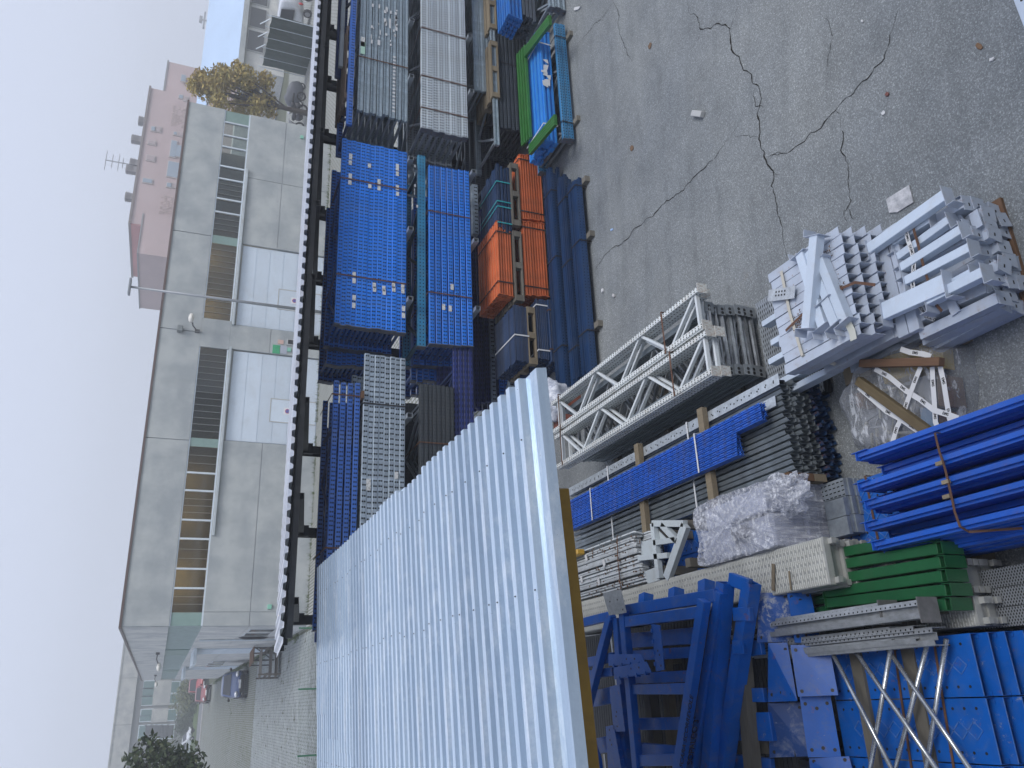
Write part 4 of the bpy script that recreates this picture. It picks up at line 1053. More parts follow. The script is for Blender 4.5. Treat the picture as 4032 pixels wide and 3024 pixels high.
mGalvH = galv('galv_post', (.38,.46,.54), .45, holes=HOLE(.073,p=.075,w=.024,hh=.022), metal=.35, var=.3)
mGalvB = galv('galv_brace', (.28,.33,.38), .5, metal=.35)
U2 = frames('upright_frame_bundle', 'galvanised frames with punched holes on the upper rack arms', 1.5, 4.65, 10.44, 2.392, 8, .0745, .92, mGalvH, mGalvB, straps=(3.9,), jit=.008, strapm=m_strapd)
paper(U2, 2.75-1.5, .50, .16, .06); paper(U2, 2.9-1.5, .12, .1, .05)
mU3 = paint('rack_blue_dusty', (.045,.15,.52), .5, 0, .15, dirt=(.2,.25,.36), dirt_amt=.4, scale=2, holes=HOLE(.07), piece=.1)
U3 = frames('upright_frame_bundle', 'dusty blue frames laid on top of the galvanised frames', .95, 4.2, 10.47, 3.03, 4, .098, .9, mU3, mNavyB, gap=.028, straps=(1.9,4.0), jit=.015, feet=1)
MB().box(1.0-.95,-.03,-.038,1.09-.95,.95,-.002).build('batten', m_w2, U3); MB().box(3.95-.95,-.1,-.038,4.06-.95,.95,-.002).build('batten', m_w2, U3)
frames('upright_frame_bundle', 'dark blue frames lying behind the dusty blue frames', .85, 4.05, 11.45, 2.392, 9, .095, .75, paint('rack_navy_hole',(.02,.06,.22),.5,0,.15,holes=HOLE(.07)), mNavyB, gap=.02, jit=.03)
mL2 = paint('rack_charcoal', (.055,.065,.075), .5, .2, .15, dirt=(.12,.12,.12), dirt_amt=.3, scale=3, holes=HOLE(.06,p=.05,w=.008,hh=.008))
L2 = frames('upright_frame_bundle', 'charcoal grey frames on the lower rack arms near the sheet roof', 1.4, 4.28, 10.44, 1.665, 8, .065, .9, mL2, mGalvB, straps=(3.4,), jit=.01, style=2)
mNV = paint('navy_slot', (.018,.035,.17), .45, 0, .15, dirt=(.04,.05,.1), dirt_amt=.3, scale=3, holes=dict(p=.09,w=.045,h=.012,z=(.018,.06)))
frames('upright_frame_bundle', 'navy slotted frames under the charcoal frames', 3.25, 4.95, 10.5, 1.345, 4, .078, .85, mNV, mNavyB, gap=.01, jit=.03)
# right-hand stock
mU0 = galv('galv_omega', (.33,.41,.47), .42, metal=.35, holes=dict(p=.05,w=.012,h=.008,z=(.03,.07)))
U0 = frames('upright_frame_bundle', 'long grey grooved uprights on the upper rack arms at the right', 8.87, 14.2, 10.44, 2.392, 8, .105, .95, mU0, mGalvB, gap=.014, style=1, straps=(9.95,), jit=.03)
for (x_,y_,w_,h_) in ((595,540,.2,.07),(595,620,.26,.075)):
    p = PT(*zq(1250,0,500/1659.0)(x_,y_), 10.42); paper(U0, p.x-8.87, p.z-2.392, w_, h_, None if y_ < 600 else plain('green_note',(.45,.68,.55),.6), -.012)
for i in range(34):     # torn remains of white adhesive film
    zz = rnd.choice((.62,.5,.4,.31,.24,.22)); xx = rnd.uniform(1.45,2.35)
    paper(U0, xx, zz+rnd.uniform(-.02,.02), rnd.uniform(.02,.12), rnd.uniform(.015,.045), m_litter, -.012)
for i in range(16): paper(U0, .12+i*.075, .235-.0*i, .035, .05, m_litter, -.012)
mL0 = paint('beige_post', (.52,.58,.63), .5, .1, .08, dirt=(.40,.40,.38), dirt_amt=.35, scale=3, holes=HOLE(.1,p=.055,w=.022,hh=.022))
L0 = frames('upright_frame_bundle', 'pale beige perforated frames on the lower rack arms at the right', 8.79, 14.2, 10.44, 1.345, 8, .102, .95, mL0, mGalvB, straps=(9.21,9.88,10.93), jit=.012, feet=1)
frames('upright_frame_bundle', 'grey frames behind the pale beige frames', 8.7, 13.8, 11.5, 1.345, 7, .11, .75, mU0, mGalvB, gap=.02, jit=.05)
mG0 = paint('slate_post', (.085,.105,.13), .45, .3, .15, dirt=(.06,.06,.06), dirt_amt=.3, scale=3, holes=dict(p=.05,w=.02,h=.014,z=(.03,.052)))
frames('upright_frame_bundle', 'dark slate frames stacked on the ground below the beige frames', 9.2, 14.2, 10.42, .1, 9, .074, .95, mG0, paint('slate_brace',(.07,.08,.1),.5,.2), gap=.012, straps=(10.6,11.6), jit=.015, style=2, strapm=m_strapd, drift=-.004)
frames('upright_frame_bundle', 'three light galvanised posts stacked above the slate frames', 10.05, 14.2, 10.62, .84, 3, .1, .85, mU0, mGalvB, gap=.008, jit=.02, style=1)
frames('post_frame', 'single long grey post frame reaching left over the slate frames', 8.77, 13.9, 10.40, .79, 1, .085, .95, mU0, mGalvB, jit=.0, style=1, cat='frame')
# loose posts on top of the upper grey bundle
g = frames('post_frame', 'single faded blue post frame lying on the long grey uprights', 8.5, 13.6, 10.38, 3.30, 1, .095, .9, mU3, mNavyB, jit=0, cat='frame')
o = tag(MB().box(0,0,0,4.2,.07,.07).build('white_bar', m_wmet, None, (9.95,10.75,3.42), bevel=.006), 'white square bar lying beside the faded blue post', 'bar')
o = tag(MB().box(0,0,0,4.6,.08,.1).build('navy_bar', paint('navy_bar',(.03,.07,.25),.5), None, (9.9,10.95,3.41), bevel=.006), 'dark blue bar lying behind the white square bar', 'bar')

# ------------------------------------------------------------------ pallets
m_pal = wood('pallet_wood', (.36,.30,.21), (.17,.14,.10)); m_palo = wood('old_pallet_wood', (.25,.235,.20), (.11,.10,.085))
def pallet(label, loc, rz=0, L=1.2, W=.8, m=m_pal, group=None, name='pallet'):
    t = thing(name, label, 'pallet', loc, rz, group)
    for i in range(5):
        y = i*(W-.12)/4; MB().box(0,y,.122,L,y+.12,.144).build('deck_board', m, t)
    for x in (0,(L-.1)/2,L-.1): MB().box(x,.0,.1,x+.1,W,.1215).build('stringer_board', m, t)
    for x in (0,(L-.1)/2,L-.1):
        for y in (0,(W-.1)/2,W-.1): MB().box(x,y,.0225,x+.1,y+.1,.0995).build('block', m, t)
    for y in (0,(W-.1)/2,W-.1): MB().box(0,y,0,L,y+.1,.022).build('bottom_board', m, t)
    return t
pallet('weathered pallet lying on the pale uprights of the upper rack', (9.15,10.55,3.27), 0, 1.5, .8, wood('pale_pallet',(.42,.33,.27),(.25,.18,.14)))
pallet('light wooden pallet on the slate frames under the single grey post', (9.75,10.36,.762), 0, 1.25, .8, m_pal)
pallet('light wooden pallet farther right on the slate frames', (11.3,10.36,.762), 0, 1.2, .8, m_pal)
pallet('grey old pallet on the ground behind the rack uprights', (5.2,12.75,-.004), .05, 1.2, .8, m_palo)
pallet('grey old pallet on the ground left of another behind the rack', (6.7,12.8,-.004), -.03, 1.2, .8, m_palo)

# ------------------------------------------------------------------ orange beams
m_or = paint('orange_paint', (.62,.165,.065), .45, 0, .12, dirt=(.30,.10,.05), dirt_amt=.35, scale=3, piece=.26)  # random tone per beam, raised to suggest shade between stacked rows
def beam_stack(label, loc, L, rows, cols, pitch_z, pitch_y, m, name='beam_bundle', cat='beam bundle', lip=True, jit=.006, straps=(), strapm=m_strapd, slope=0, conn=True, group=None):
    """beams along x, stacked in rows (z) and nested in columns (y); each beam carries an end connector"""
    t = thing(name, label, cat, loc, group=group)
    h, d = pitch_z*.74, pitch_y*.80
    poly = [(0,0),(d,0),(d,h),(d*.35,h),(d*.35,h*.55),(0,h*.55)] if lip else [(0,.002),(.002,0),(d,0),(d,h),(.002,h),(0,h-.002)]
    me = MB().prism(poly, 'x', 0, L).mesh('beam', m)
    mc = MB().prism([(-.01,-.012),(d*.9,-.012),(d*.9,h*1.0),(-.01,h*1.0)], 'x', -.008, 0).mesh('connector', m)
    for r_ in range(rows):
        for c_ in range(cols):
            o_ = put(me, 'beam', t, (rnd.uniform(-jit,jit)+slope*r_, c_*pitch_y, r_*pitch_z))
            if conn and (c_ < 2 or r_ == rows-1): put(mc, 'connector', o_, (0,0,0)); put(mc, 'connector', o_, (L+.008,0,0))
    for s_ in straps: strap(t, s_, -.02, rows*pitch_z, cols*pitch_y, strapm, .022, -.012)
    return t
beam_stack('lower left stack of orange beams on the ground', (5.9,10.22,.14), 1.33, 9, 8, .0445, .11, m_or, jit=.014, straps=(.12,1.2), strapm=m_strapd, slope=-.004)
pallet('pallet under the lower left stack of orange beams', (5.95,10.25,-.0043), 0, 1.2, .85, m_palo)
beam_stack('lower right stack of orange beams on the ground', (7.30,10.22,.14), 1.25, 9, 8, .0445, .11, m_or, jit=.014, straps=(.1,1.12), slope=-.004)
pallet('pallet under the lower right stack of orange beams', (7.32,10.25,-.0043), 0, 1.2, .85, m_palo)
pallet('old pallet between the upper and lower left orange beams', (5.75,10.22,.56), 0, 1.25, .9, m_palo)
beam_stack('upper stack of orange beams raised on an old pallet', (5.83,10.26,.732), 1.3, 6, 8, .042, .11, m_or, straps=(.22,1.12), slope=.002)
mz = MB()
pn = [PT(*zq(1650,1050,700/1659.0)(x_,y_), 10.2) for x_,y_ in ((870,0),(940,265),(800,480))]
pallet('old pallet on the lower right orange beams', (7.1,10.2,.56), 0, 1.2, .85, m_palo)
m_nvb = paint('navy_beam', (.012,.038,.105), .45, 0, .15, dirt=(.06,.08,.14), dirt_amt=.3, scale=3, piece=.5)  # strong random tone per bar suggests shade between rows
m_tq = plain('turquoise_strap', (.03,.33,.36), .4)
bs = beam_stack('dark blue angle bars tied with turquoise straps on a pallet', (7.0,10.25,.705), 1.22, 4, 9, .06, .085, m_nvb, lip=False, jit=.05, straps=(.12,.42,.52,.9), strapm=m_tq, conn=False)
tag(MB().box(0,0,0,1.0,.1,.1).build('zinc_post', mGalvH, None, (7.4,11.1,.95)), 'short zinc post lying behind the turquoise strapped bars', 'post')
# navy bundles at the left
pallet('new wooden pallet under the navy angle bars', (4.66,10.12,.44), 0, .95, .8, m_pal)
nb1 = beam_stack('navy angle bars on a new wooden pallet by the sheet roof', (4.68,10.12,.587), .92, 9, 16, .024, .05, m_nvb, lip=False, jit=.012, straps=(.42,), strapm=m_strapw, conn=False)
nb2 = beam_stack('navy bars with white straps stacked under the pallet of angle bars', (4.74,10.08,.26), 1.0, 6, 10, .03, .08, m_nvb, lip=False, jit=.012, straps=(.14,.9), strapm=m_strapw, conn=False)
nb3 = beam_stack('lowest navy bars with rusty straps on the asphalt by the orange beams', (4.70,10.04,.04), 1.04, 7, 11, .031, .075, m_nvb, lip=False, jit=.012, straps=(.2,.86), strapm=m_strap, conn=False)
for xx in (.15,.85): MB().box(xx,-.06,-.04,xx+.08,.8,-.001).build('batten', m_pal, nb3)
# long floor beams
m_fb = paint('floor_beam_blue', (.014,.046,.125), .42, 0, .15, dirt=(.06,.08,.13), dirt_amt=.3, scale=2, piece=.4, holes=dict(p=.05,w=.018,h=.01,z=(.02,)))  # random tone per beam raised, shading neighbouring beams apart
def floor_beams(label, x0, x1, y0, cols, rows, w, h, straps_):
    t = thing('floor_beam_bundle', label, 'beam bundle', (x0,y0,.08))
    me = MB().prism(offs([(0,h*.8),(0,0),(w*.9,0),(w*.9,h*.8)],.004)[::-1] if False else [(0,0),(w*.86,0),(w*.86,h*.92),(w*.66,h*.92),(w*.60,h*.5),(w*.30,h*.5),(w*.22,h*.92),(0,h*.92)], 'x', 0, x1-x0).mesh('beam', m_fb)
    for r_ in range(rows):
        for c_ in range(cols): put(me, 'beam', t, (rnd.uniform(-.07,.07), c_*w, r_*h+rnd.uniform(-.004,.004)), (0,0,rnd.uniform(-.004,.004)))
    for s_ in straps_:
        strap(t, s_, -.08, rows*h, cols*w, m_strapd, .02, -.01); MB().box(s_+.03,-.12,-.08,s_+.12,cols*w+.03,-.001).build('batten', m_palo, t)
floor_beams('front row of long dark blue beams lying on the asphalt', 4.2, 7.3, 8.98, 4, 2, .064, .06, (.55,2.0,2.95))
floor_beams('middle row of long dark blue beams lying on the asphalt', 4.15, 7.55, 9.30, 4, 2, .066, .065, (.5,1.9,3.0))
floor_beams('back row of long dark blue beams against the navy bars', 4.1, 7.9, 9.66, 4, 3, .072, .06, (.7,2.2,3.4))
# blue pile and lattice frame behind the navy bars
frames('upright_frame_bundle', 'sky blue uprights low on the ground behind the navy bars', 3.4, 6.6, 10.98, .05, 4, .09, .85, mL1, mU1b, gap=.02, jit=.06)
gl_ = frames('post_frame', 'galvanised lattice frame lying across the sky blue uprights', 3.2, 6.3, 11.0, .47, 1, .08, .82, mGalvH, mGalvB, jit=0, cat='frame', step=.75)
frames('upright_frame_bundle', 'very dark navy frames on the ground deep under the rack', 4.6, 8.4, 11.95, .1, 9, .1, .5, mNV, mNavyB, gap=.02, jit=.12)
frames('upright_frame_bundle', 'dark grey frames on the ground deep under the rack at the right', 8.6, 12.8, 11.6, .1, 9, .1, .8, mG0, mGalvB, gap=.02, jit=.12)
frames('upright_frame_bundle', 'navy frames standing low near the charcoal frames', 1.2, 3.2, 11.0, .1, 9, .1, .9, mNV, mNavyB, gap=.02, jit=.06)

# ------------------------------------------------------------------ green-topped blue bundle at the right
qf = zq(1750,0,600/1659.0)
mSky = paint('sky_blue_paint', (.035,.25,.70), .4, 0, .12, dirt=(.10,.2,.35), dirt_amt=.3, scale=3, piece=.1)
mSkyH = paint('sky_blue_holes', (.04,.21,.42), .42, 0, .12, dirt=(.12,.16,.2), dirt_amt=.4, scale=5, holes=dict(p=.055,w=.02,h=.016,z=(.03,.075)))
mGrn = paint('leaf_green_paint', (.035,.165,.035), .42, 0, .15, dirt=(.06,.1,.04), dirt_amt=.3, scale=4)
gb_ = frames('upright_frame_bundle', 'sky blue perforated frames lying on battens with grey feet', 8.12, 10.45, 9.12, .06, 2, .1, 1.0, mSkyH, galv('sky_brace',(.28,.31,.33),.5), gap=.012, straps=(8.42,10.15), jit=.015, feet=1, strapm=m_strapd)
for xx in (.28,2.0): MB().box(xx,-.14,-.06,xx+.09,1.1,-.001).build('batten', m_palo, gb_)
sb = beam_stack('four bright sky blue beams wrapped with torn white film', (8.15,9.3,.27), 2.25, 3, 5, .075, .13, mSky, lip=True, jit=.03, straps=(.3,1.95), strapm=m_strapw, conn=True)
mb = MB(); p = PT(*qf(1185,800), 9.28)
for i in range(9):
    a_ = rnd.uniform(-.3,.3); w_ = rnd.uniform(.03,.09); z_ = rnd.uniform(.02,.12); mb.add([(p.x-8.15+a_-w_,-.016-.001*i,z_),(p.x-8.15+a_+w_,-.02,z_+rnd.uniform(-.03,.03)),(p.x-8.15+a_+w_*.7,-.014,z_+rnd.uniform(.05,.11)),(p.x-8.15+a_-w_*.6,-.018,z_+rnd.uniform(.04,.1))], [(0,1,2,3)])
mb.build('film_remnant', m_litter, sb)
gt = thing('green_support_frames', 'green H-shaped support frames lying on the sky blue beams', 'frame bundle', (8.2,9.5,.50))
a0_, a1_ = PZ(*qf(960,1640), .53), PZ(*qf(1240,1310), .53); b0_, b1_ = PZ(*qf(905,585), .53), PZ(*qf(1180,225), .53)
for k_ in range(4):
    zz = .012+k_*.014; yy = .03+k_*.075
    MB().box(.28, yy+.16, zz, 2.2, yy+.215, zz+.04).build('crossbar', mGrn, gt)
for (u, v) in ((a0_,a1_),(b0_,b1_)):
    for k_ in range(4):
        dx = (k_-1.5)*.05
        MB().bar((u.x-8.2+dx, u.y-9.5, .075), (v.x-8.2+dx, v.y-9.5, .075), .04, .05).build('arm', mGrn, gt)
# far right bundles cut by the picture edge
frames('upright_frame_bundle', 'grey frames with end caps on the asphalt at the picture edge', 10.8, 14, 9.12, .02, 3, .1, 1.0, mU0, mGalvB, gap=.01, style=1, jit=.02, feet=1)
beam_stack('bright blue stepped beams on top of the slate frames', (10.85,9.62,.60), 3.0, 4, 5, .07, .1, paint('mid_blue_paint',(.03,.17,.52),.4,0,.12), slope=.02)
beam_stack('slate grey bars under the bright blue stepped beams', (10.95,9.62,.335), 3.0, 4, 5, .066, .1, paint('slate_bar',(.10,.12,.15),.5,.2), lip=False, conn=False, jit=.05)
# ================================================================== SHEET ROOF CLOSE TO THE CAMERA
from mathutils import noise as mnoise
k = N('zinc_sheet')
st = k.noise(1.0, 6, .7, vec=k.mapping(scale=(.7,9,9))); fl = k.noise(38, 3, .7); bl = k.noise(2.2, 6, .75, vec=k.mapping(scale=(.6,2.5,1)))
b = k.mix(k.step(st, .3, .7), (.44,.56,.70), (.62,.73,.84))
sp2 = k.noise(9, 8, .85, vec=k.mapping(scale=(.7,2.2,1)))
b = k.mix(k.math('MULTIPLY', k.step(k.math('ADD', bl, k.math('MULTIPLY', sp2, .35)), .70, .80), .75), b, (.74,.82,.90))
b = k.mix(k.math('MULTIPLY', k.step(bl, .52, .66), .4), b, (.72,.79,.86))
b = k.mix(k.math('MULTIPLY', k.step(fl, .45, .7), .25), b, (.40,.49,.61))
b = k.mix(1.0, b, k.mix(k.rnd(), (.82,.84,.86), (1.08,1.08,1.07)), 'MULTIPLY')
ru = k.noise(1.0, 5, .7, vec=k.mapping(scale=(.22,7.5,1), loc=(1.3,.7,0)))
b = k.mix(k.math('MULTIPLY', k.step(ru, .67, .76), .8), b, (.52,.38,.22))
m_zinc = k.fin(b, k.math('MULTIPLY_ADD', fl, .2, .22), .55, .5)
m_yel = paint('mustard_paint', (.40,.235,.035), .5, 0, .15, dirt=(.15,.09,.03), dirt_amt=.4, scale=3)
rf = thing('sheet_roof', 'corrugated zinc sheet roof on a mustard yellow beam below the window', 'roof', (1.65,0,3.48), (0,-math.atan(.046),0))
def trap2(p, n, h=.043):
    pts = []
    for i in range(n):
        x = i*p; pts += [(x,0),(x+p*.50,0),(x+p*.56,h),(x+p*.94,h)]
    pts.append((n*p,0)); return pts
PR = .1335; per = 5; LS = 7.2
me_rs = {}
y = 3.76; i = 0
while y < 10.2:
    n_ = per
    right = rnd.uniform(-.03,.03); left = -1.55 - (10.6-y)*.26 + rnd.uniform(-.05,.05)
    mb = MB().prism(offs(trap2(PR,n_),.0016), 'x', left-right-.0, 0)
    mb.build('roof_sheet', m_zinc, rf, (right, y, .0005*(i%2)), (0,0,rnd.uniform(-.0025,.0025)))
    mb = MB().prism(offs(trap2(PR,n_),.0016), 'x', -6.5, left-right+.25)
    mb.build('roof_sheet', m_zinc, rf, (right, y+.01, -.006), (0,0,rnd.uniform(-.003,.003)))
    y += PR*n_; i += 1
me_scr = None
for sh in [c for c in rf.children if c.name.startswith('roof_sheet')][::2]:
    mb = MB()
    for xx in (-.35,-1.15,-2.2):
        for i_ in range(0, per, 2): mb.tube((xx,PR*(i_+.75),.044),(xx,PR*(i_+.75),.049), .0045, 6)
    mb.build('screw_row', m_blackst, sh)
# front edge trim, mustard beam, dark end piece
MB().prism(offs([(3.66,-.05),(3.675,.004),(3.758,.004)],.002), 'x', -6.4, .02).build('edge_trim', m_zinc, rf)
yb_ = MB().prism([(3.775,-.17),(3.835,-.17),(3.835,-.025),(3.775,-.025)], 'x', -7.2, -.62).build('beam', m_yel, rf, bevel=.006)
eb = MB().box(-.62,3.775,-.085,.015,3.835,-.02).build('beam_end', paint('dark_holed',(.05,.055,.06),.5,.2,.2,holes=dict(p=.12,w=.022,h=.022,z=(-.05,))), rf)
for xx in (-.35,-2.2,-4.2,-6.2): MB().box(xx-.05,3.87,-.15,xx+.05,10.6,-.009).build('rafter', m_blackst, rf)
for yy in (3.95,10.45): MB().box(-6.3,yy-.06,-3.2,-6.18,yy+.06,-.151).build('post', m_blackst, rf)
for yy in (3.95,10.45): MB().box(-5.2,yy-.06,-3.25,-5.08,yy+.06,-.151).build('post', m_blackst, rf)
mb = MB(); mb.box(-2.02,3.775,-.19,-1.99,3.80,-.05); mb.box(-2.02,3.755,-.19,-1.92,3.775,-.185); mb.build('label_holder', plain('holder_white',(.6,.62,.64),.4), rf)

# ================================================================== STOCK BELOW THE WINDOW
q7, q8, qA, qB, qC = zq(2100,1008), zq(2100,2016), zq(3024,700), zq(3024,1508), zq(3024,2016)
qa = zq(2900,1200,600/1244.0); qb = zq(2600,1800,800/1659.0); qc = zq(3000,800,600/1659.0); qd = zq(3450,750,582/1659.0); qe = zq(3300,1300,600/1659.0); qg = zq(2200,2200,800/1611.0)
R90 = math.pi/2
# ---- white lattice frames on galvanised frames
mW = paint('white_enamel', (.70,.74,.74), .4, 0, .06, dirt=(.42,.33,.22), dirt_amt=.45, scale=5, rust=.25, holes=dict(p=.05,w=.016,h=.014,z=(.022,.06),top=(.02,.045)))
mWb = paint('white_brace', (.70,.75,.78), .4, 0, .06, dirt=(.42,.35,.25), dirt_amt=.35, scale=5)
mWp = paint('white_plate', (.60,.62,.60), .45, 0, .1, dirt=(.36,.2,.1), dirt_amt=.7, scale=16, rust=.9)
frames('lattice_frame_bundle', 'white lattice upright frames, right pair on the galvanised pile', 3.63, 3.63+3.36, 5.66, .635, 2, .092, .45, mW, mWb, gap=.006, jit=.05, rot=R90, style=2, step=.52, straps=(3.63+.62,3.63+3.1), plates=(.10,.015,.105,mWp), brw=.028, inset=.10)
frames('lattice_frame_bundle', 'white lattice upright frames, left pair on the galvanised pile', 3.16, 3.16+3.36, 5.62, .635, 2, .092, .46, mW, mWb, gap=.006, jit=.05, rot=R90, style=2, step=.52, straps=(3.16+.6,3.16+3.15), plates=(.10,.015,.105,mWp), brw=.028, inset=.10)
mGp = galv('galv_endplate', (.30,.33,.36), .4, holes=None, metal=.4)
mGr = galv('galv_rail', (.30,.35,.39), .42, metal=.45, holes=dict(p=.05,w=.016,h=.012,z=(.03,)))
gp = frames('lattice_frame_bundle', 'galvanised lattice frames stacked beneath the white frames', 3.54, 3.54+3.2, 5.80, .06, 7, .081, .70, mGr, galv('galv_tube',(.50,.53,.56),.3,metal=.7), gap=.012, jit=.05, rot=R90, style=1, step=.5, plates=(.11,.02,.10,mGp), brw=.022, inset=.03)
for xx in (.35,1.7,2.9): MB().box(xx,-.06,-.06,xx+.09,.76,-.001).build('batten', m_palo, gp)
me_t = MB().tube((0,.03,.04),(0,.67,.04), .013, 8).mesh('end_tube', MATS['galv_tube'])
for i in range(7):
    for j in range(2): put(me_t, 'end_tube', gp, (.02+j*.05+rnd.uniform(-.03,.03), 0, .081*i+rnd.uniform(-.005,.01)), (0,0,rnd.uniform(-.05,.05)))
me_h = MB().tube((-.0115,0,0),(-.0091,0,0), .016, 10).mesh('hole', m_black)
for ch in list(gp.children):
    if ch.name.startswith('end_plate'):
        for u in (.03,.07): put(me_h, 'hole', ch, (0,u-.005,.05))

# ---- sigma channels in a broad pile
m_chn = galv('channel_zinc', (.26,.30,.33), .45, metal=.45, var=.25, scale=6)
m_chl = galv('channel_bright', (.58,.64,.69), .35, metal=.45, holes=dict(p=.1,w=.014,h=.014,z=(),top=(.03,)))
m_chb = paint('channel_blue', (.022,.06,.15), .5, .1, .2, dirt=(.06,.045,.04), dirt_amt=.5, scale=5, rust=.35, holes=dict(p=.035,w=.012,h=.014,z=(.03,.06)))
chp = thing('channel_pile', 'broad pile of dark zinc channels with saw-tooth ends', 'channel pile', (2.48,5.03,.02), R90)
def chan_mesh(L, m, w=.048, h=.105): # local x along world y, local y to world -x
    pts = [(.030,.004),(.0,.012),(.004,h),(w*.62,h*.84),(w*.68,h*.66)]
    return MB().prism(offs(pts,.003), 'x', 0, L).mesh('channel', m)
mch = chan_mesh(4.05, m_chn); mchb = chan_mesh(4.0, m_chb)
lays = ((.0,.10,14,mchb,.02),(.105,.02,16,mchb,.0),(.22,.06,17,mch,.0),(.335,.0,17,mch,.01),(.45,.03,17,mch,.0))
for z_, off_, n_, m_, y0_ in lays:
    for j in range(n_):
        put(m_, 'channel', chp, (off_*.4+rnd.uniform(-.035,.03), y0_+.012+j*(.87-y0_)/n_, z_+rnd.uniform(-.004,.004)), (rnd.uniform(-.05,.05),0,rnd.uniform(-.004,.004)))
for (y_, w_, x_, z_) in ((-.015,.10,-.02,.572),(.16,.09,.06,.575)):
    MB().prism(offs([(y_,z_-.05),(y_,z_),(y_+w_,z_+.004)],.003), 'x', x_, 4.05).build('angle', m_chl, chp)
m_hole = m_black
for j in range(36):
    MB().tube((.05+j*.11,.045,.577),(.05+j*.11,.045,.5793), .008, 6).build('hole', m_hole, chp)
for x_ in (1.35,3.0): strap(chp, x_, .1, .585, .9, m_strapw, .02, -.02)
for x_ in (1.0,2.2): MB().box(x_,-.06,.5812,x_+.085,1.0,.64).build('batten', m_pal, chp)
# ---- bright blue slotted bars on the pile
m_slot = paint('royal_blue', (.030,.135,.56), .4, 0, .12, dirt=(.35,.28,.2), dirt_amt=.22, scale=6, holes=dict(p=.11,w=.045,h=.006,z=(),top=(.011,)), piece=.12)
bb = thing('slotted_bar_bundle', 'royal blue slotted steel bars strapped on wooden battens', 'bar bundle', (2.27,5.14,.662), R90)
def slotbar(L): return MB().prism(offs([(0,0),(.004,.016),(.018,.022),(.022,.012),(.036,.022),(.040,.0)],.002), 'x', 0, L).mesh('slotted_bar', m_slot)
msA, msB = slotbar(3.95), slotbar(3.58)
for j in range(9):
    lay = 3
    for l_ in range(lay):
        a_ = j < 4
        put(msA if a_ else msB, 'slotted_bar', bb, ((0 if a_ else .37)+rnd.uniform(-.012,.012), .002+j*.0405, l_*.024), (0,0,rnd.uniform(-.001,.001)))
for x_ in (.95,3.1): strap(bb, x_, -.02, .08, .37, m_strapw, .018, -.01)

# ---- stretch-wrapped pallet load
k = N('stretch_film')
fs_ = k.noise(1, 6, .75, vec=k.mapping(scale=(26,26,4), rot=(.25,.15,0))); fw = k.noise(5, 5, .7)
b = k.mix(k.step(fs_, .35, .65), (.40,.45,.56), (.80,.83,.90)); b = k.mix(k.math('MULTIPLY', k.step(fw, .5, .7), .28), b, (.30,.35,.50))  # pale and bluish streaks in the colour imitate highlights on the film
k.bump(fs_, .6, .01); m_film = k.fin(b, .22, 0, .7)
wp = thing('wrapped_pallet', 'pallet load wrapped in shiny white stretch film', 'wrapped load', (1.13,5.0,0))
m_ct = plain('lavender_carton', (.52,.55,.66), .7, var=.15, scale=3)
for (x0_,y0_,z0_,x1_,y1_,z1_) in ((-.12,.02,.2,.40,.98,.55),(-.10,.05,.555,.16,.50,.86),(-.10,.53,.555,.17,.96,.90),(.18,.06,.555,.38,.48,.90),(.19,.52,.555,.38,.95,.84)):
    MB().box(x0_,y0_,z0_,x1_,y1_,z1_).build('carton', m_ct, wp, bevel=.01)
MB().box(.02,.30,.905,.12,.5,.93).build('carton', plain('carton_grey',(.22,.22,.24),.7), wp)
k = N('wrap_film')
s1 = k.noise(1, 6, .75, vec=k.mapping(scale=(30,30,3.5), rot=(.3,.25,0))); s2 = k.noise(1, 5, .7, vec=k.mapping(scale=(5,22,22), rot=(.2,.5,.3))); s3 = k.noise(6, 4)
tr = k.n('ShaderNodeBsdfTransparent'); tr.inputs[0].default_value = (.93,.94,.97,1)
k.bump(k.math('ADD', s1, s2), .8, .012); k.fin(k.mix(k.step(s1,.35,.65), (.48,.52,.62), (.86,.88,.93)), .18, 0, .8)
lw = k.n('ShaderNodeLayerWeight'); lw.inputs[0].default_value = .3
fac = k.math('ADD', k.math('MULTIPLY', lw.outputs['Facing'], .35), k.math('ADD', .22, k.math('ADD', k.math('MULTIPLY', k.step(s1,.45,.62), .42), k.math('MULTIPLY', k.step(s2,.52,.66), .35))))  # pale opaque streaks paint highlights into the wrap
mx = k.n('ShaderNodeMixShader'); k.set(mx.inputs[0], k.math('MINIMUM', fac, 1.0)); k.t.links.new(tr.outputs[0], mx.inputs[1]); k.t.links.new(k.b.outputs[0], mx.inputs[2]); k.t.links.new(mx.outputs[0], k.out.inputs[0])
m_wrap = k.m
def wrap(u, v):      # film shell: boxy, drawn in at the foot, creased along the height
    a_ = 2*math.pi*u; cx_, cy_ = math.cos(a_), math.sin(a_); q_ = 14.0
    r_ = (abs(cx_)**q_+abs(cy_)**q_)**(-1/q_); sh = 1.0+.03*math.sin(3*v)-.06*v*v
    x_, y_ = .285*r_*cx_*sh, .515*r_*cy_*sh
    nz = mnoise.noise(Vector((a_*4,v*1.2,.5)))*.03 + mnoise.noise(Vector((a_*14,v*2.0,2.5)))*.018
    return (.14+x_*(1+nz), .50+y_*(1+nz), .19+.74*v+mnoise.noise(Vector((x_*5,y_*5,9)))*.045*v)
NV, NU = 14, 120; vs = [wrap(i/NU, j/NV) for j in range(NV+1) for i in range(NU)]; fs = []
for j in range(NV):
    for i in range(NU): fs.append((j*NU+i, j*NU+(i+1)%NU, (j+1)*NU+(i+1)%NU, (j+1)*NU+i))
top0 = vs[NV*NU:]; cxm = sum(v[0] for v in top0)/NU; cym = sum(v[1] for v in top0)/NU; rings = [NV*NU]
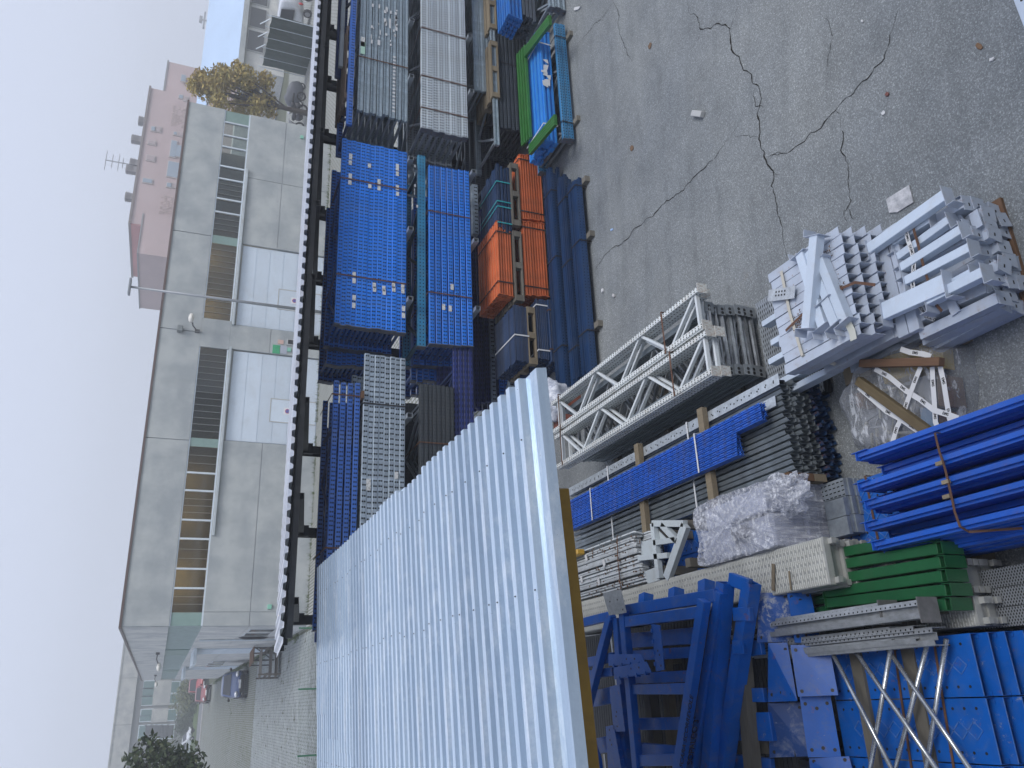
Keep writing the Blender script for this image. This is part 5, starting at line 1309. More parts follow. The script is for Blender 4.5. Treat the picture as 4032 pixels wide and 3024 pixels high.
for kk in (.93,.75,.5,.25,.08):
    st_ = len(vs)
    for v in top0:
        x_, y_ = cxm+(v[0]-cxm)*kk, cym+(v[1]-cym)*kk
        vs.append((x_, y_, v[2]*.5+.93*.5+.02*(1-kk)+mnoise.noise(Vector((x_*11,y_*11,3)))*.035+mnoise.noise(Vector((x_*30,y_*8,5)))*.012))
    rings.append(st_)
for a_, b_ in zip(rings[:-1], rings[1:]):
    for i in range(NU): fs.append((a_+i, a_+(i+1)%NU, b_+(i+1)%NU, b_+i))
fs.append(tuple(rings[-1]+i for i in range(NU)))
MB().add(vs, fs).build('film_wrap', m_wrap, wp)
mb = MB(); ico(mb, (0,0,0), .15, 0, 4, (1,1.4,.7)); mb.v = [tuple(Vector(v)*(1+.6*mnoise.noise(Vector(v)*13)+.3*mnoise.noise(Vector(v)*31))) for v in mb.v]
p = PZ(*qb(1040,290), .82); mb.build('film_tail', m_wrap, wp, (p.x-1.13,p.y-5.0,.82))
for x_ in (-.05,.12,.38): MB().box(x_-.06,-.02,0.0,x_+.06,1.1,.145).build('skid', m_pal, wp)
for j in range(5): MB().box(-.115,-.02+j*.24,.146,.44,.06+j*.24,.17).build('deck_board', m_pal, wp)
for j in range(3): MB().box(.395,-.12,.40+j*.13,.455,-.03,.52+j*.13).build('wood_block', m_w2 if j else m_pal, wp)

# ---- punched deck strips between wrapped load and channels
m_pun = galv('punched_zinc', (.30,.34,.38), .42, metal=.4, holes=dict(p=.045,w=.028,h=.009,z=(),top=(.025,.06,.095,.13)))
ds = thing('punched_deck_stack', 'stack of punched zinc deck strips on a small pallet', 'deck stack', (1.52,4.72,0), R90)
for l_ in range(7):
    for j in range(3): MB().box(rnd.uniform(-.015,.01),j*.145,.15+l_*.035,.25,j*.145+.14,.15+l_*.035+.031).build('deck_strip', m_pun, ds)
for j in range(2): MB().box(0,.16+j*.145,.396,.2,.16+j*.145+.14,.43).build('deck_strip', m_pun, ds)
for y_ in (0,.34): MB().box(-.03,y_,0,.24,y_+.09,.149).build('skid', m_pal, ds)

# ---- embossed walkway planks
m_plk = galv('plank_zinc', (.42,.43,.41), .5, metal=.25, var=.15, scale=4)
m_plkd = galv('plank_rib', (.50,.51,.48), .45, metal=.25, var=.15, scale=4)
def plank(parent, x0, y0, z0, w, L, h=.05, ribs=True):
    o_ = MB().prism([(x0,z0),(x0+w,z0),(x0+w,z0+h),(x0+w-.006,z0+h+.004),(x0+.006,z0+h+.004),(x0,z0+h)], 'y', y0, y0+L).build('plank', m_plk, parent)
    if ribs:
        mb = MB(); y_ = y0+.03; i = 0
        while y_ < y0+L-.03:
            segs = ((.02,.30),(.36,.64),(.70,.98)) if i % 2 == 0 else ((.03,.14),(.20,.47),(.53,.80),(.86,.97))
            for a_, b_ in segs:
                c_ = .0065; xa, xb = x0+w*a_, x0+w*b_; zz = z0+h+.0042
                mb.add([(xa,y_-c_,zz),(xb,y_-c_,zz),(xb+.004,y_,zz),(xb,y_+c_,zz),(xa,y_+c_,zz),(xa-.004,y_,zz),(xa+.004,y_-c_*.4,zz+.005),(xb-.004,y_-c_*.4,zz+.005),(xb-.004,y_+c_*.4,zz+.005),(xa+.004,y_+c_*.4,zz+.005)],
                       [(6,7,8,9),(0,1,7,6),(1,2,8,7),(2,3,8),(3,4,9,8),(4,5,9),(5,0,6,9)])
            y_ += .021; i += 1
        mb.build('embossing', m_plkd, o_)
    for xx in (x0+.01, x0+w-.05):
        MB().box(xx,y0-.05,z0+.005,xx+.04,y0-.0005,z0+.012).build('hook', m_plk, o_); MB().box(xx,y0-.056,z0-.012,xx+.04,y0-.0505,z0+.03).build('hook', m_plk, o_)
    return o_
pk1 = thing('plank_pile', 'long pile of embossed walkway planks beside the wrapped load', 'plank pile', (0,0,0))
for l_ in range(7): plank(pk1, .655+rnd.uniform(-.01,.01), 4.52+(.0 if l_ == 6 else rnd.uniform(.0,.05)), .50+l_*.057, .335, 4.1, .05, l_ == 6)
pk2 = thing('plank_pile', 'lower pile of embossed planks under the green beams', 'plank pile', (0,0,0))
for l_ in range(6):
    for x0_, w_, y_ in ((.31,.185,3.77),(.505,.235,3.82),(.76,.22,4.6)): plank(pk2, x0_, y_+rnd.uniform(-.01,.03), .13+l_*.058, w_, 3.6, .05, l_ == 5 and w_ < .24 and x0_ < .7)
for y_ in (4.0,5.5,7.0): MB().box(.3,y_,0,.98,y_+.1,.129).build('skid', m_pal, pk2)
for pa_, pb_ in (((925,870),(925,1090)),((1055,930),(1070,1085))):
    a_, b_ = PZ(*qb(*pa_), .915), PZ(*qb(*pb_), .915)
    tag(MB().strip([a_, a_.lerp(b_,.5), b_], .03 if pa_[0] < 1000 else .012, .008).build('wood_lath', m_pal), 'broken wood lath lying across the embossed planks' if pa_[0] < 1000 else 'thin wood splinter on the embossed planks', 'lath')

# ---- green beams
m_gbm = paint('bottle_green', (.012,.10,.035), .35, 0, .12, dirt=(.03,.07,.03), dirt_amt=.25, scale=5, piece=.08)
gbt = thing('green_beam_set', 'six dark green steel beams laid side by side on the planks', 'beam set', (.40,3.77,.50))
for j in range(6):
    x_ = .01+j*.086; y_ = rnd.uniform(-.015,.02)-.012*j*0; ang = R(-1.5+rnd.uniform(-.5,.5))
    o_ = MB().box(0,0,0,.07,1.02,.11).build('beam', m_gbm, gbt, (x_+.0,y_+.02,.075), (R(2.0),0,ang), bevel=.004)
    mb = MB(); mb.box(-.004,-.045,-.07,.0,.012,.125); mb.box(.07,-.045,-.07,.074,.012,.125); mb.box(-.004,-.05,-.07,.074,-.0455,.125); mb.build('connector', m_gbm, o_)
    mb = MB(); mb.box(-.004,1.008,-.07,.074,1.012,.125); mb.box(.07,1.0,-.07,.075,1.06,.125); mb.build('connector', m_gbm, o_)
for j in range(3): MB().box(.02+j*.08,1.05,.05,.08+j*.08,1.33,.13).build('beam', m_gbm, gbt, bevel=.004)
for y_ in (.15,.85): MB().box(.0,y_,.033,.5,y_+.06,.072).build('batten', m_palo, gbt)

# ---- galvanised uprights with tube bracing
m_gu = galv('upright_zinc', (.46,.49,.52), .36, metal=.5, holes=dict(p=.04,w=.011,h=.011,z=(.03,.05,.075),top=(.02,)))
m_tb = galv('brace_tube', (.52,.55,.58), .25, metal=.75)
gu = thing('braced_upright_pair', 'galvanised upright frames with crossing tube braces', 'frame bundle', (.49,3.80,.72), R90)
prof = [(0,0),(.0,.115),(.03,.12),(.03,.085),(.075,.085),(.075,.12),(.105,.115),(.105,0)]
me_g = MB().prism(offs(prof,.004), 'x', 0, 1.6).mesh('upright', m_gu)
me_e = MB().box(-.006,-.02,-.04,0,.135,.13).mesh('end_plate', galv('dull_plate',(.20,.20,.20),.5,metal=.3))
for (x_, y_, z_) in ((.33,.0,.06),(.0,.02,.08),(.34,.15,.0),(.15,.16,.0),(.02,.18,-.01)):
    put(me_g, 'upright', gu, (x_,y_,z_))
for (x_,y_,z_) in ((.33,.0,.06),(.0,.02,.08)): put(me_e, 'end_plate', gu, (x_-.001,y_,z_))
for (a_, b_, z_) in ((.42,.95,.02),(.95,.50,.05),(.16,.80,-.02),(.75,.10,.035),(.05,.55,-.05),(.5,-.1,.0)):
    MB().tube((a_,.25,.02+z_),(b_,1.25,.0+z_), .0155, 12).build('tube_brace', m_tb, gu, smooth=True)
for x_ in (.0,.55,1.1): put(me_g, 'upright', gu, (x_*.1,1.25+.12*x_,-.05))
tm = thing('timber_bearers', 'dark weathered timber bearers under the tube braces', 'timber', (-1.3,4.2,0))
for (y_, w_, z_) in ((.0,.10,.52),(.20,.12,.5),(.46,.10,.53)): MB().box(0,y_,z_,1.75,y_+w_,z_+.09).build('plank', m_palo, tm)
for x_ in (.05,.7,1.5): MB().box(x_,-.02,.0,x_+.1,.6,.499).build('skid', m_palo, tm)

# ---- blue embossed deck panels
m_dk = paint('deck_blue', (.003,.105,.46), .4, 0, .12, dirt=(.12,.16,.25), dirt_amt=.35, scale=5, rust=.1, chip=((.30,.33,.38),9,.60))
m_dkl = paint('deck_blue_edge', (.05,.16,.48), .4, 0, .15, dirt=(.3,.32,.36), dirt_amt=.5, scale=20)
me_dh = MB().tube((0,0,0),(0,0,.0022), .0095, 8).mesh('hole', m_black)
def deck(parent, x0, y0, z0, w, L, h=.075, detail=True, m=m_dk):
    prof_ = offs([(x0+.03,z0+.004),(x0+.002,z0+.004),(x0+.002,z0+h),(x0+w-.002,z0+h),(x0+w-.002,z0+.004),(x0+w-.03,z0+.004)],.003)
    o_ = MB().prism(prof_, 'y', y0, y0+L).build('deck_panel', m, parent)
    if detail:
        y_ = y0+.12; mb = MB(); zz = z0+h+.004; c_ = x0+w/2; s_ = .052
        while y_ < y0+L-.1:
            for k_ in range(4):
                p_ = [(c_-s_,y_),(c_,y_+s_),(c_+s_,y_),(c_,y_-s_)]; a_, b_ = p_[k_], p_[(k_+1)%4]
                mb.bar((a_[0],a_[1],zz-.001),(b_[0],b_[1],zz-.001), .006, .008)
            y_ += s_*2
        mb.build('embossing', m_dkl, o_)
        y_ = y0+.08
        while y_ < y0+L-.05:
            for xx in (x0+w*.16, x0+w*.84): put(me_dh, 'hole', o_, (xx,y_,z0+h+.001))
            y_ += .085
    return o_
dp = thing('deck_panel_stack', 'stacks of blue steel deck panels embossed with diamonds', 'deck stack', (0,0,0))
for j, x0_ in enumerate((-.10,-.475,-.85)):
    for l_ in range(6):
        y_ = 3.76 - (5-l_)*.055 - j*.01 + rnd.uniform(-.008,.008)
        deck(dp, x0_, y_, .10+l_*.083, .368, 1.25, .077, l_ == 5)
        MB().box(x0_+.01,y_+.10,.10+l_*.083+.006,x0_+.358,y_+.103,.10+l_*.083+.07).build('inner_web', m_dk, dp); MB().bar((x0_+.004,y_-.001,.10+l_*.083+.0775),(x0_+.364,y_-.001,.10+l_*.083+.0775), .004, .006).build('end_lip', m_dkl, dp)
for y_ in (3.75,4.7): MB().box(-.85,y_,0,.26,y_+.1,.099).build('skid', m_pal, dp)
for y_ in (4.02,4.35):
    mb = MB(); mb.strip([(.275,y_,.3),(.272,y_,.601),(-.10,y_+.03,.603),(-.5,y_+.06,.603),(-.8,y_+.08,.603)], .018, .003); mb.build('strap', m_strap, dp)
dk2 = thing('deck_panel_stack', 'low stack of blue deck panels tied with rusty straps', 'deck stack', (0,0,0))
for j in range(3):
    for l_ in range(2): deck(dk2, .93+j*.192, 4.38, .10+l_*.08, .186, .86, .074, l_ == 1)
for y_ in (4.62,4.98): MB().strip([(1.52,y_,.02),(1.515,y_,.262),(1.2,y_,.264),(.93,y_,.263)], .02, .003).build('strap', m_strap, dk2)
for y_ in (4.45,5.1): MB().box(.9,y_,0,1.53,y_+.09,.099).build('skid', m_pal, dk2)
dk3 = thing('deck_panel_stack', 'dark blue deck panels half hidden behind the wrapped load', 'deck stack', (0,0,0))
for j in range(2):
    for l_ in range(5): deck(dk3, 1.03+j*.25, 6.02+.06*(4-l_)*0, .05+l_*.08, .243, 1.9, .074, l_ == 4)
for y_ in (6.1,7.7): MB().box(1.03,y_,0,1.53,y_+.1,.0495).build('skid', m_pal, dk3)

# ---- pile of royal blue step beams
m_rb = paint('beam_royal', (.012,.10,.50), .38, 0, .12, dirt=(.18,.15,.2), dirt_amt=.2, scale=4, rust=.06, piece=.1)
bp = thing('step_beam_pile', 'pile of royal blue step beams bound by a rusty strap', 'beam pile', (0,0,0))
bprof = [(0,0),(.052,0),(.052,.108),(.020,.108),(.020,.082),(0,.082)]
cols5 = ((1.475,.0,6),(1.295,.03,6),(1.15,.0,6),(1.02,.04,6),(.885,.0,6))
me_b5 = MB().prism(bprof[::-1], 'y', 0, 1.75).mesh('step_beam', m_rb)
me_c5 = MB().box(-.004,-.006,-.03,.056,.0,.125).mesh('connector', m_rb)
me_c6 = MB().box(.052,-.05,-.04,.056,.09,.13).mesh('connector', m_rb)
for (x_, y_, n_) in cols5:
    for l_ in range(n_):
        for q_ in range(2 if l_ < n_-2 else 1):
            xx = x_-.03+rnd.uniform(-.008,.008) - q_*.068*(l_ < n_-1); 
            if q_ and l_ == n_-1: continue
            o_ = put(me_b5, 'step_beam', bp, (xx, 4.16+y_+rnd.uniform(-.03,.02)-1.75, .13+l_*.112), (0,0,rnd.uniform(-.012,.012)))
            put(me_c6, 'connector', o_, (0,1.70,0)); put(me_c5, 'connector', o_, (0,1.757,0))
for y_ in (2.6,3.9): MB().box(.75,y_,0,1.58,y_+.1,.129).build('skid', m_pal, bp)
sp_ = [PZ(*qB(x_,y_), .815) for x_,y_ in ((1082,325),(1110,440),(1150,560),(1180,690),(1210,830),(1245,930))]
MB().strip([Vector((sp_[0].x+.02,sp_[0].y,.5))]+sp_+[Vector((sp_[-1].x-.03,sp_[-1].y,.75)),Vector((sp_[-1].x-.05,sp_[-1].y-.3,.5))], .016, .003).build('strap', m_strap, bp)
for (x_,y_) in ((1118,520),(1158,640),(1165,735)):
    p = PZ(*qB(x_,y_), .81); MB().box(p.x-.012,p.y-.02,.80,p.x+.012,p.y+.03,.822).build('strap_pad', m_pal, bp)

# ---- expanded-metal decks at the picture edge
def diamond_mat(name, cx_, cy_, thick, c):
    k = N(name); X = k.sep(k.tc.outputs['Object'])
    u = k.math('DIVIDE', X[0], cx_); v = k.math('DIVIDE', X[1], cy_)
    a_ = k.math('ABSOLUTE', k.math('SUBTRACT', k.math('FRACT', k.math('ADD', u, v)), .5)); b_ = k.math('ABSOLUTE', k.math('SUBTRACT', k.math('FRACT', k.math('SUBTRACT', u, v)), .5))
    solid = k.math('GREATER_THAN', k.math('MAXIMUM', a_, b_), .5-thick)
    nn = k.sep(k.tc.outputs['Normal']); solid = k.math('MAXIMUM', solid, k.math('LESS_THAN', k.math('ABSOLUTE', nn[2]), .5))
    k.fin(k.mix(k.noise(9,4), tuple(x*.8 for x in c), tuple(x*1.15 for x in c)), .4, .5)
    tr = k.n('ShaderNodeBsdfTransparent'); mx = k.n('ShaderNodeMixShader'); k.set(mx.inputs[0], solid)
    k.t.links.new(tr.outputs[0], mx.inputs[1]); k.t.links.new(k.b.outputs[0], mx.inputs[2]); k.t.links.new(mx.outputs[0], k.out.inputs[0]); return k.m
m_exp = diamond_mat('expanded_zinc', .036, .020, .13, (.42,.45,.48))
ex = thing('mesh_deck_stack', 'stack of expanded metal mesh decks at the lower picture edge', 'deck stack', (.30,3.10,.02))
for j in range(3):
    for l_ in range(5): MB().box(j*.122,-.1 if j else 0,.05+l_*.05,j*.122+.118,.83-.02*j+rnd.uniform(-.01,.01),.05+l_*.05+(.036 if l_ < 4 else .004)).build('mesh_deck', m_exp if l_ == 4 else m_blackst, ex)  # decks under the top one are black, shade put into their colour
for y_ in (.05,.6): MB().box(0,y_,-.02,.37,y_+.08,.049).build('skid', m_palo, ex)
m_exp2 = diamond_mat('slotted_grating', .10, .028, .17, (.46,.50,.54))
gtg = thing('grating_stack', 'galvanised slotted grating planks below the grey beam pile', 'grating stack', (2.38,5.0,.0))
for j in range(4):
    for l_ in range(3): MB().box(.02*l_*0,j*.168,.03+l_*.045,1.15+rnd.uniform(-.02,.02),j*.168+.163,.03+l_*.045+(.036 if l_ < 2 else .004)).build('grating_plank', m_exp2 if l_ == 2 else m_blackst, gtg)  # lower planks coloured black so the slots read as shaded
for x_ in (.1,.9): MB().box(x_,0,0,x_+.09,.66,.0295).build('skid', m_palo, gtg)
# ================================================================== HEAVY BLUE FRAMES, SLATS, BAG, GREY BEAMS
m_hv = paint('heavy_blue', (.002,.105,.48), .38, 0, .14, dirt=(.14,.16,.20), dirt_amt=.45, scale=4, rust=.22, chip=((.30,.32,.34),11,.64))
def polybar(parent, pa, pb, za_, zb_, w, h, name='bar', m=None, q=qg, bevel=.004):
    a, b = PZ(*q(*pa), za_), PZ(*q(*pb), zb_)
    return MB().bar(a, b, w, h).build(name, m or m_hv, parent, bevel=bevel)
f1 = thing('support_frame', 'front blue tapered support frame with handwriting on its leg', 'frame', (0,0,0))
polybar(f1, (1155,330), (935,1800), 1.30, 1.30, .095, .07, 'leg')
polybar(f1, (515,420), (640,1800), 1.28, 1.28, .085, .07, 'leg')
polybar(f1, (545,500), (1120,425), 1.29, 1.30, .09, .06, 'crossbar')
polybar(f1, (600,1035), (1030,1030), 1.27, 1.28, .085, .05, 'crossbar')
polybar(f1, (640,1600), (960,1590), 1.27, 1.28, .09, .05, 'crossbar')
f2 = thing('support_frame', 'second blue support frame below the one with handwriting', 'frame', (0,0,0))
polybar(f2, (1290,265), (1050,1800), 1.20, 1.20, .085, .08, 'leg')
polybar(f2, (470,470), (560,1800), 1.18, 1.18, .085, .08, 'leg')
polybar(f2, (545,410), (1260,290), 1.20, 1.21, .10, .07, 'crossbar')
polybar(f2, (560,650), (1080,610), 1.14, 1.15, .13, .05, 'crossbar'); polybar(f2, (560,770), (1070,740), 1.12, 1.13, .09, .04, 'crossbar')
polybar(f2, (580,950), (1050,930), 1.13, 1.13, .09, .05, 'crossbar')
polybar(f2, (610,1310), (980,1305), 1.12, 1.12, .10, .05, 'crossbar'); polybar(f2, (640,1500), (960,1530), 1.12, 1.12, .09, .05, 'crossbar')
f3 = thing('support_frame', 'third blue support frame with open square tube ends', 'frame', (0,0,0))
def opentube(parent, pa, pb, z_, w, name='leg'):
    a, b = PZ(*qg(*pa), z_), PZ(*qg(*pb), z_); d = (b-a).normalized(); s_ = d.cross(Vector((0,0,1))).normalized(); u = Vector((0,0,1)); th_ = .006; mb = MB()
    for sg in (-1,1):
        mb.bar(a+s_*sg*(w/2-th_/2), b+s_*sg*(w/2-th_/2), th_, w); mb.bar(a+u*sg*(w/2-th_/2), b+u*sg*(w/2-th_/2), w-2*th_, th_)
    return mb.build(name, m_hv, parent)
opentube(f3, (1320,190), (1190,1800), 1.16, .105); opentube(f3, (1530,190), (1290,1800), 1.08, .105)
for pa, pb in (((1360,160),(1520,215)),((1395,440),(1530,440)),((1390,700),(1480,700))): polybar(f3, pa, pb, 1.13, 1.10, .10, .05, 'crossbar')
polybar(f3, (1400,1330), (1700,1330), .98, .92, .20, .05, 'crossbar'); polybar(f3, (1480,1080), (1640,1080), .98, .94, .10, .05, 'crossbar'); polybar(f3, (1350,740), (1620,700), .98, .94, .11, .05, 'crossbar')
polybar(f3, (1350,1600), (1700,1640), .98, .90, .10, .05, 'crossbar')
f4 = thing('support_frame', 'blue tapered frame half under the mustard beam', 'frame', (0,0,0))
polybar(f4, (420,440), (190,1330), 1.22, 1.22, .085, .07, 'leg'); polybar(f4, (190,1250), (370,1800), 1.22, 1.22, .085, .07, 'leg')
polybar(f4, (100,530), (430,450), 1.22, 1.22, .085, .06, 'crossbar'); polybar(f4, (150,840), (440,780), 1.15, 1.15, .09, .05, 'crossbar'); polybar(f4, (150,930), (440,895), 1.15, 1.15, .08, .05, 'crossbar')
polybar(f4, (180,1130), (430,1080), 1.1, 1.1, .15, .05, 'crossbar'); polybar(f4, (220,1500), (560,1440), 1.1, 1.1, .14, .05, 'crossbar')
for (x_, y_) in ((690,330),(930,290),(1170,230)):      # short box sections poking out behind
    a = PZ(*qg(x_,y_), 1.10); o_ = MB()
    o_.box(-.055,-.05,-.05,.055,-.044,.05); o_.box(-.055,.044,-.05,.055,.05,.05); o_.box(-.055,-.0439,-.05,.055,.0439,-.044); o_.box(-.055,-.0439,.044,.055,.0439,.05)
    o_.build('stub', m_hv, f2, a, (0,.25,.1))
m_steel = galv('bare_steel', (.52,.55,.57), .3, metal=.6)
polybar(f4, (420,620), (560,1800), 1.02, 1.02, .03, .03, 'rail', m_steel)
# support under the frames
sp5 = thing('timber_trestles', 'timber bearers carrying the blue support frames', 'timber', (0,0,0))
for (a_, b_) in (((800,790),(900,1480)),):
    pa, pb = PZ(*qg(850,780), .95), PZ(*qg(905,1500), .95); MB().bar(pa, pb, .10, .07).build('bearer', m_pal, sp5)
pa, pb = PZ(*qg(850,780), .95), PZ(*qg(905,1500), .95)
for (x_, y_) in ((pa.x,pa.y),(pb.x,pb.y),(.5,6.9),(-.5,6.9),(-.4,5.5),(.45,5.45)): MB().box(x_-.06,y_-.06,0,x_+.06,y_+.06,.914).build('post', m_palo, sp5)
for (a_, b_) in (((.55,5.45,1.0),(-1.2,5.6,1.0)),((.55,6.9,1.0),(-1.2,6.9,1.0))): MB().bar(a_, b_, .1, .09).build('bearer', m_palo, sp5)
# dark grille floor below, enlarged to put shade into the gaps between bars
dkf = thing('slotted_floor_panel', 'dark ribbed floor panel lying below the blue frames', 'panel', (-1.6,5.25,.80))
for j in range(68): MB().box(0,j*.05,0,2.22,j*.05+.042,.03).build('slat', m_blackst, dkf)
for x_ in (.1,1.1,2.1): MB().box(x_,0,-.80,x_+.06,3.4,-.001).build('bearer', m_blackst, dkf)
# loose brackets on top
def bracket(label, quad, z_, holes_, m=None, lip=None, q=qg, name='bracket', th=.005):
    P = [PZ(*q(*p), z_) for p in quad]; c0 = sum(P, Vector())/len(P); n = len(P); m = m or m_hv
    t = thing(name, label, name.replace('_',' '), c0)
    P = [p-c0 for p in P]
    MB().add([(p.x,p.y,0) for p in P]+[(p.x,p.y,th) for p in P], [tuple(range(n))[::-1], tuple(range(n,2*n))]+[(i,(i+1)%n,n+(i+1)%n,n+i) for i in range(n)]).build('plate', m, t)
    if lip is not None:
        a, b = P[lip], P[(lip+1)%n]; MB().bar((a.x,a.y,-.02),(b.x,b.y,-.02), .004, .05).build('flange', m, t)
        for i in range(4):
            p = a.lerp(b, .15+.235*i); MB().box(p.x-.016,p.y-.012,-.03,p.x+.016,p.y+.012,.012).build('hook', m, t)
    for h in holes_:
        p = PZ(*q(*h), z_)-c0; MB().tube((p.x,p.y,th),(p.x,p.y,th+.0012), .009, 10).build('hole', m_black, t)
    return t
bracket('upper loose blue hooked bracket on the left leg', [(395,757),(660,755),(685,828),(400,850)], 1.345, [(540,795),(605,793)], None, 2)
bracket('lower loose blue hooked bracket, tilted across the left leg', [(437,862),(700,815),(738,900),(445,955)], 1.36, [(577,872),(640,862)], None, 2)
bracket('blue bracket hanging off the front frame crossbar', [(738,517),(808,530),(842,880),(775,892)], 1.335, [(790,730),(803,762),(815,848)], None, 3)
bracket('long blue hooked bracket beside the steel rail', [(405,1015),(485,995),(530,1370),(440,1372)], 1.26, [(462,1215),(458,1250),(467,1330)], None, 1)
bracket('long blue hooked bracket nearest the picture edge', [(375,1330),(440,1318),(500,1659),(395,1659)], 1.26, [(405,1358),(410,1438),(424,1475)], None, 1)
bracket('small galvanised plate with two slots on the blue frame corner', [(353,275),(495,243),(540,428),(402,450)], 1.34, [(410,340),(468,325),(512,403)], galv('plate_zinc',(.42,.45,.47),.45,metal=.4,scale=22), name='zinc_plate')
# base plates of lying legs
m_wp = paint('worn_plate', (.010,.08,.34), .5, 0, .2, dirt=(.42,.44,.46), dirt_amt=.95, scale=7, rust=.15, chip=((.45,.47,.5),12,.55))
def base_plate(label, quad, z0_, z1_, holes_, m, q):
    """leg lying along +y with its square base plate facing the window"""
    P = [PZ(*q(*quad[0]), z0_), PZ(*q(*quad[1]), z1_), PZ(*q(*quad[2]), z1_), PZ(*q(*quad[3]), z0_)]; c0 = sum(P, Vector())/4
    t = thing('leg_with_base_plate', label, 'base plate', c0); P = [p-c0 for p in P]; nn = (P[1]-P[0]).cross(P[3]-P[0]).normalized()
    if nn.z < 0: nn = -nn
    Q = [p-nn*.012 for p in P]
    MB().add([*P,*Q], [(0,1,2,3),(7,6,5,4)]+[(i,(i+1)%4,4+(i+1)%4,4+i) for i in range(4)]).build('base_plate', m, t)
    for (u, v) in holes_:
        p = P[0].lerp(P[1],u).lerp(P[3].lerp(P[2],u), v); MB().tube(p, p+nn*.002, .013, 10).build('bolt_hole', m_black, t)
    MB().bar(-nn*.10, -nn*.10+Vector((0,.5,-.16)), .10, .08).build('leg', m_hv, t)
H4 = ((.12,.1),(.88,.1),(.12,.9),(.88,.9)); H6 = ((.15,.12),(.15,.88),(.5,.2),(.5,.85),(.85,.12),(.85,.88))
base_plate('worn scratched blue base plate beside the tube ends', [(800,1110),(1045,1103),(1115,1505),(790,1515)], .98, .80, H4, m_wp, qb)
base_plate('upper clean blue base plate next to the green beams', [(1035,1095),(1220,1070),(1312,1520),(1100,1515)], .88, .72, H6, m_hv, qb)
base_plate('blue base plate left of the galvanised uprights', [(145,862),(395,860),(455,1187),(195,1197)], .90, .72, H4, m_hv, qC)
base_plate('blue base plate with holes beneath the worn plate', [(0,850),(125,845),(190,1225),(0,1232)], .95, .86, H6, m_hv, qC)
base_plate('lower blue base plate with holes in two columns', [(205,1198),(405,1192),(475,1590),(260,1590)], .84, .68, H6, m_hv, qC)
base_plate('pale edged blue base plate near the picture edge', [(0,1238),(228,1232),(290,1583),(10,1592)], .93, .76, H4, paint('plate_pale',(.015,.07,.27),.5,0,.2,dirt=(.4,.42,.44),dirt_amt=.6,scale=4,chip=((.42,.44,.47),14,.62)), qC)
base_plate('lowest blue base plate cut by the picture edge', [(265,1598),(525,1583),(580,1800),(290,1800)], .82, .66, H4, m_hv, qC)

# writing
def text(body, parent, p, xdir, nrm, size, m, name='lettering', width=None):
    cu = bpy.data.curves.new('txt', 'FONT'); cu.body = body; cu.size = size; cu.align_x = 'CENTER'; cu.align_y = 'CENTER'; cu.extrude = .0004; cu.offset = .0006
    ob = bpy.data.objects.new('txt', cu); col.objects.link(ob); bpy.context.view_layer.update()
    me = bpy.data.meshes.new_from_object(ob.evaluated_get(bpy.context.evaluated_depsgraph_get())); bpy.data.objects.remove(ob); bpy.data.curves.remove(cu)
    me.materials.clear(); me.materials.append(m)
    o = bpy.data.objects.new(name, me); col.objects.link(o); o.parent = parent
    X = Vector(xdir).normalized(); Z = Vector(nrm).normalized(); Y = Z.cross(X).normalized()
    Mx = Matrix((X,Y,Z)).transposed().to_4x4(); Mx.translation = Vector(p)
    pm = Matrix.Translation(parent.location) @ parent.rotation_euler.to_matrix().to_4x4() if parent else Matrix()
    o.matrix_local = pm.inverted() @ Mx; return o
m_ink = plain('marker_ink', (.006,.007,.012), .7)
# along the front leg: text runs up the picture, i.e. along the leg towards +x
la, lb = PZ(*qg(1155,330), 1.336), PZ(*qg(935,1800), 1.336); dl = (la-lb).normalized()
sd_ = Vector((0,0,1)).cross(dl)
pA, pB = PZ(*qg(1012,1370), 1.336), PZ(*qg(1055,1430), 1.30)
text('SCARA SCORREVOLE', f1, pA, dl, (0,0,1), .062, m_ink)
nf = Vector((0,-1,.0)); 
text('SOPALCO 3°', f1, PZ(*qg(1065,1440), 1.30)-sd_*0+Vector((0,-.004,0)), dl, (dl.cross(Vector((0,0,1)))), .07, m_ink)
# taped note on the third frame
a, b = PZ(*qg(1470,1240), 1.008), PZ(*qg(1495,1460), .998)
tp_ = MB().strip([a, b], .035, .001); tp_.build('tape_note', plain('tape_white',(.55,.56,.55),.6), f3)
text('S 050568', f3, (a+b)/2+Vector((0,0,.0025)), (a-b), (0,0,1), .03, m_ink)

# ---- bundle of grey slats with leaves
m_sl = paint('slat_grey', (.50,.54,.57), .6, 0, .1, dirt=(.22,.19,.15), dirt_amt=.5, scale=6, piece=.2)
slb = thing('slat_bundle', 'bundle of pale grey metal slats littered with brown leaves', 'slat bundle', (1.0,7.02,.0))
def slatm(L):
    pts = [(0,.02),(.02,0),(L-.02,0),(L,.02),(L,.10),(L-.02,.12),(.02,.12),(0,.10)]
    return MB().prism(pts, 'x', 0, .016).mesh('slat', m_sl)
ms_ = slatm(1.9)
for grp in range(5):
    for j in range(5):
        for l_ in range(2 if grp%2 else 1): put(ms_, 'slat', slb, (.015+grp*.108+j*.0195, rnd.uniform(-.02,.02)+.04*grp, .74+.13*l_*0+rnd.uniform(-.012,.012)+(.02 if grp%2 else 0)), (0,rnd.uniform(-.15,.25),0))
for j in range(26): put(ms_, 'slat', slb, (.012+j*.0208, rnd.uniform(-.02,.05), .61), (0,rnd.uniform(-.05,.05),0))
for y_ in (.25,1.5): MB().box(-.02,y_,0,.57,y_+.1,.608).build('bearer', m_palo, slb)
MB().strip([(.56,.42,.6),(.562,.42,.895),(.3,.43,.905),(0,.45,.89),(-.01,.45,.6)], .016, .003).build('strap', m_strap, slb)
m_lf = plain('dead_leaf', (.10,.055,.03), .85, var=.5, scale=30)
mb = MB()
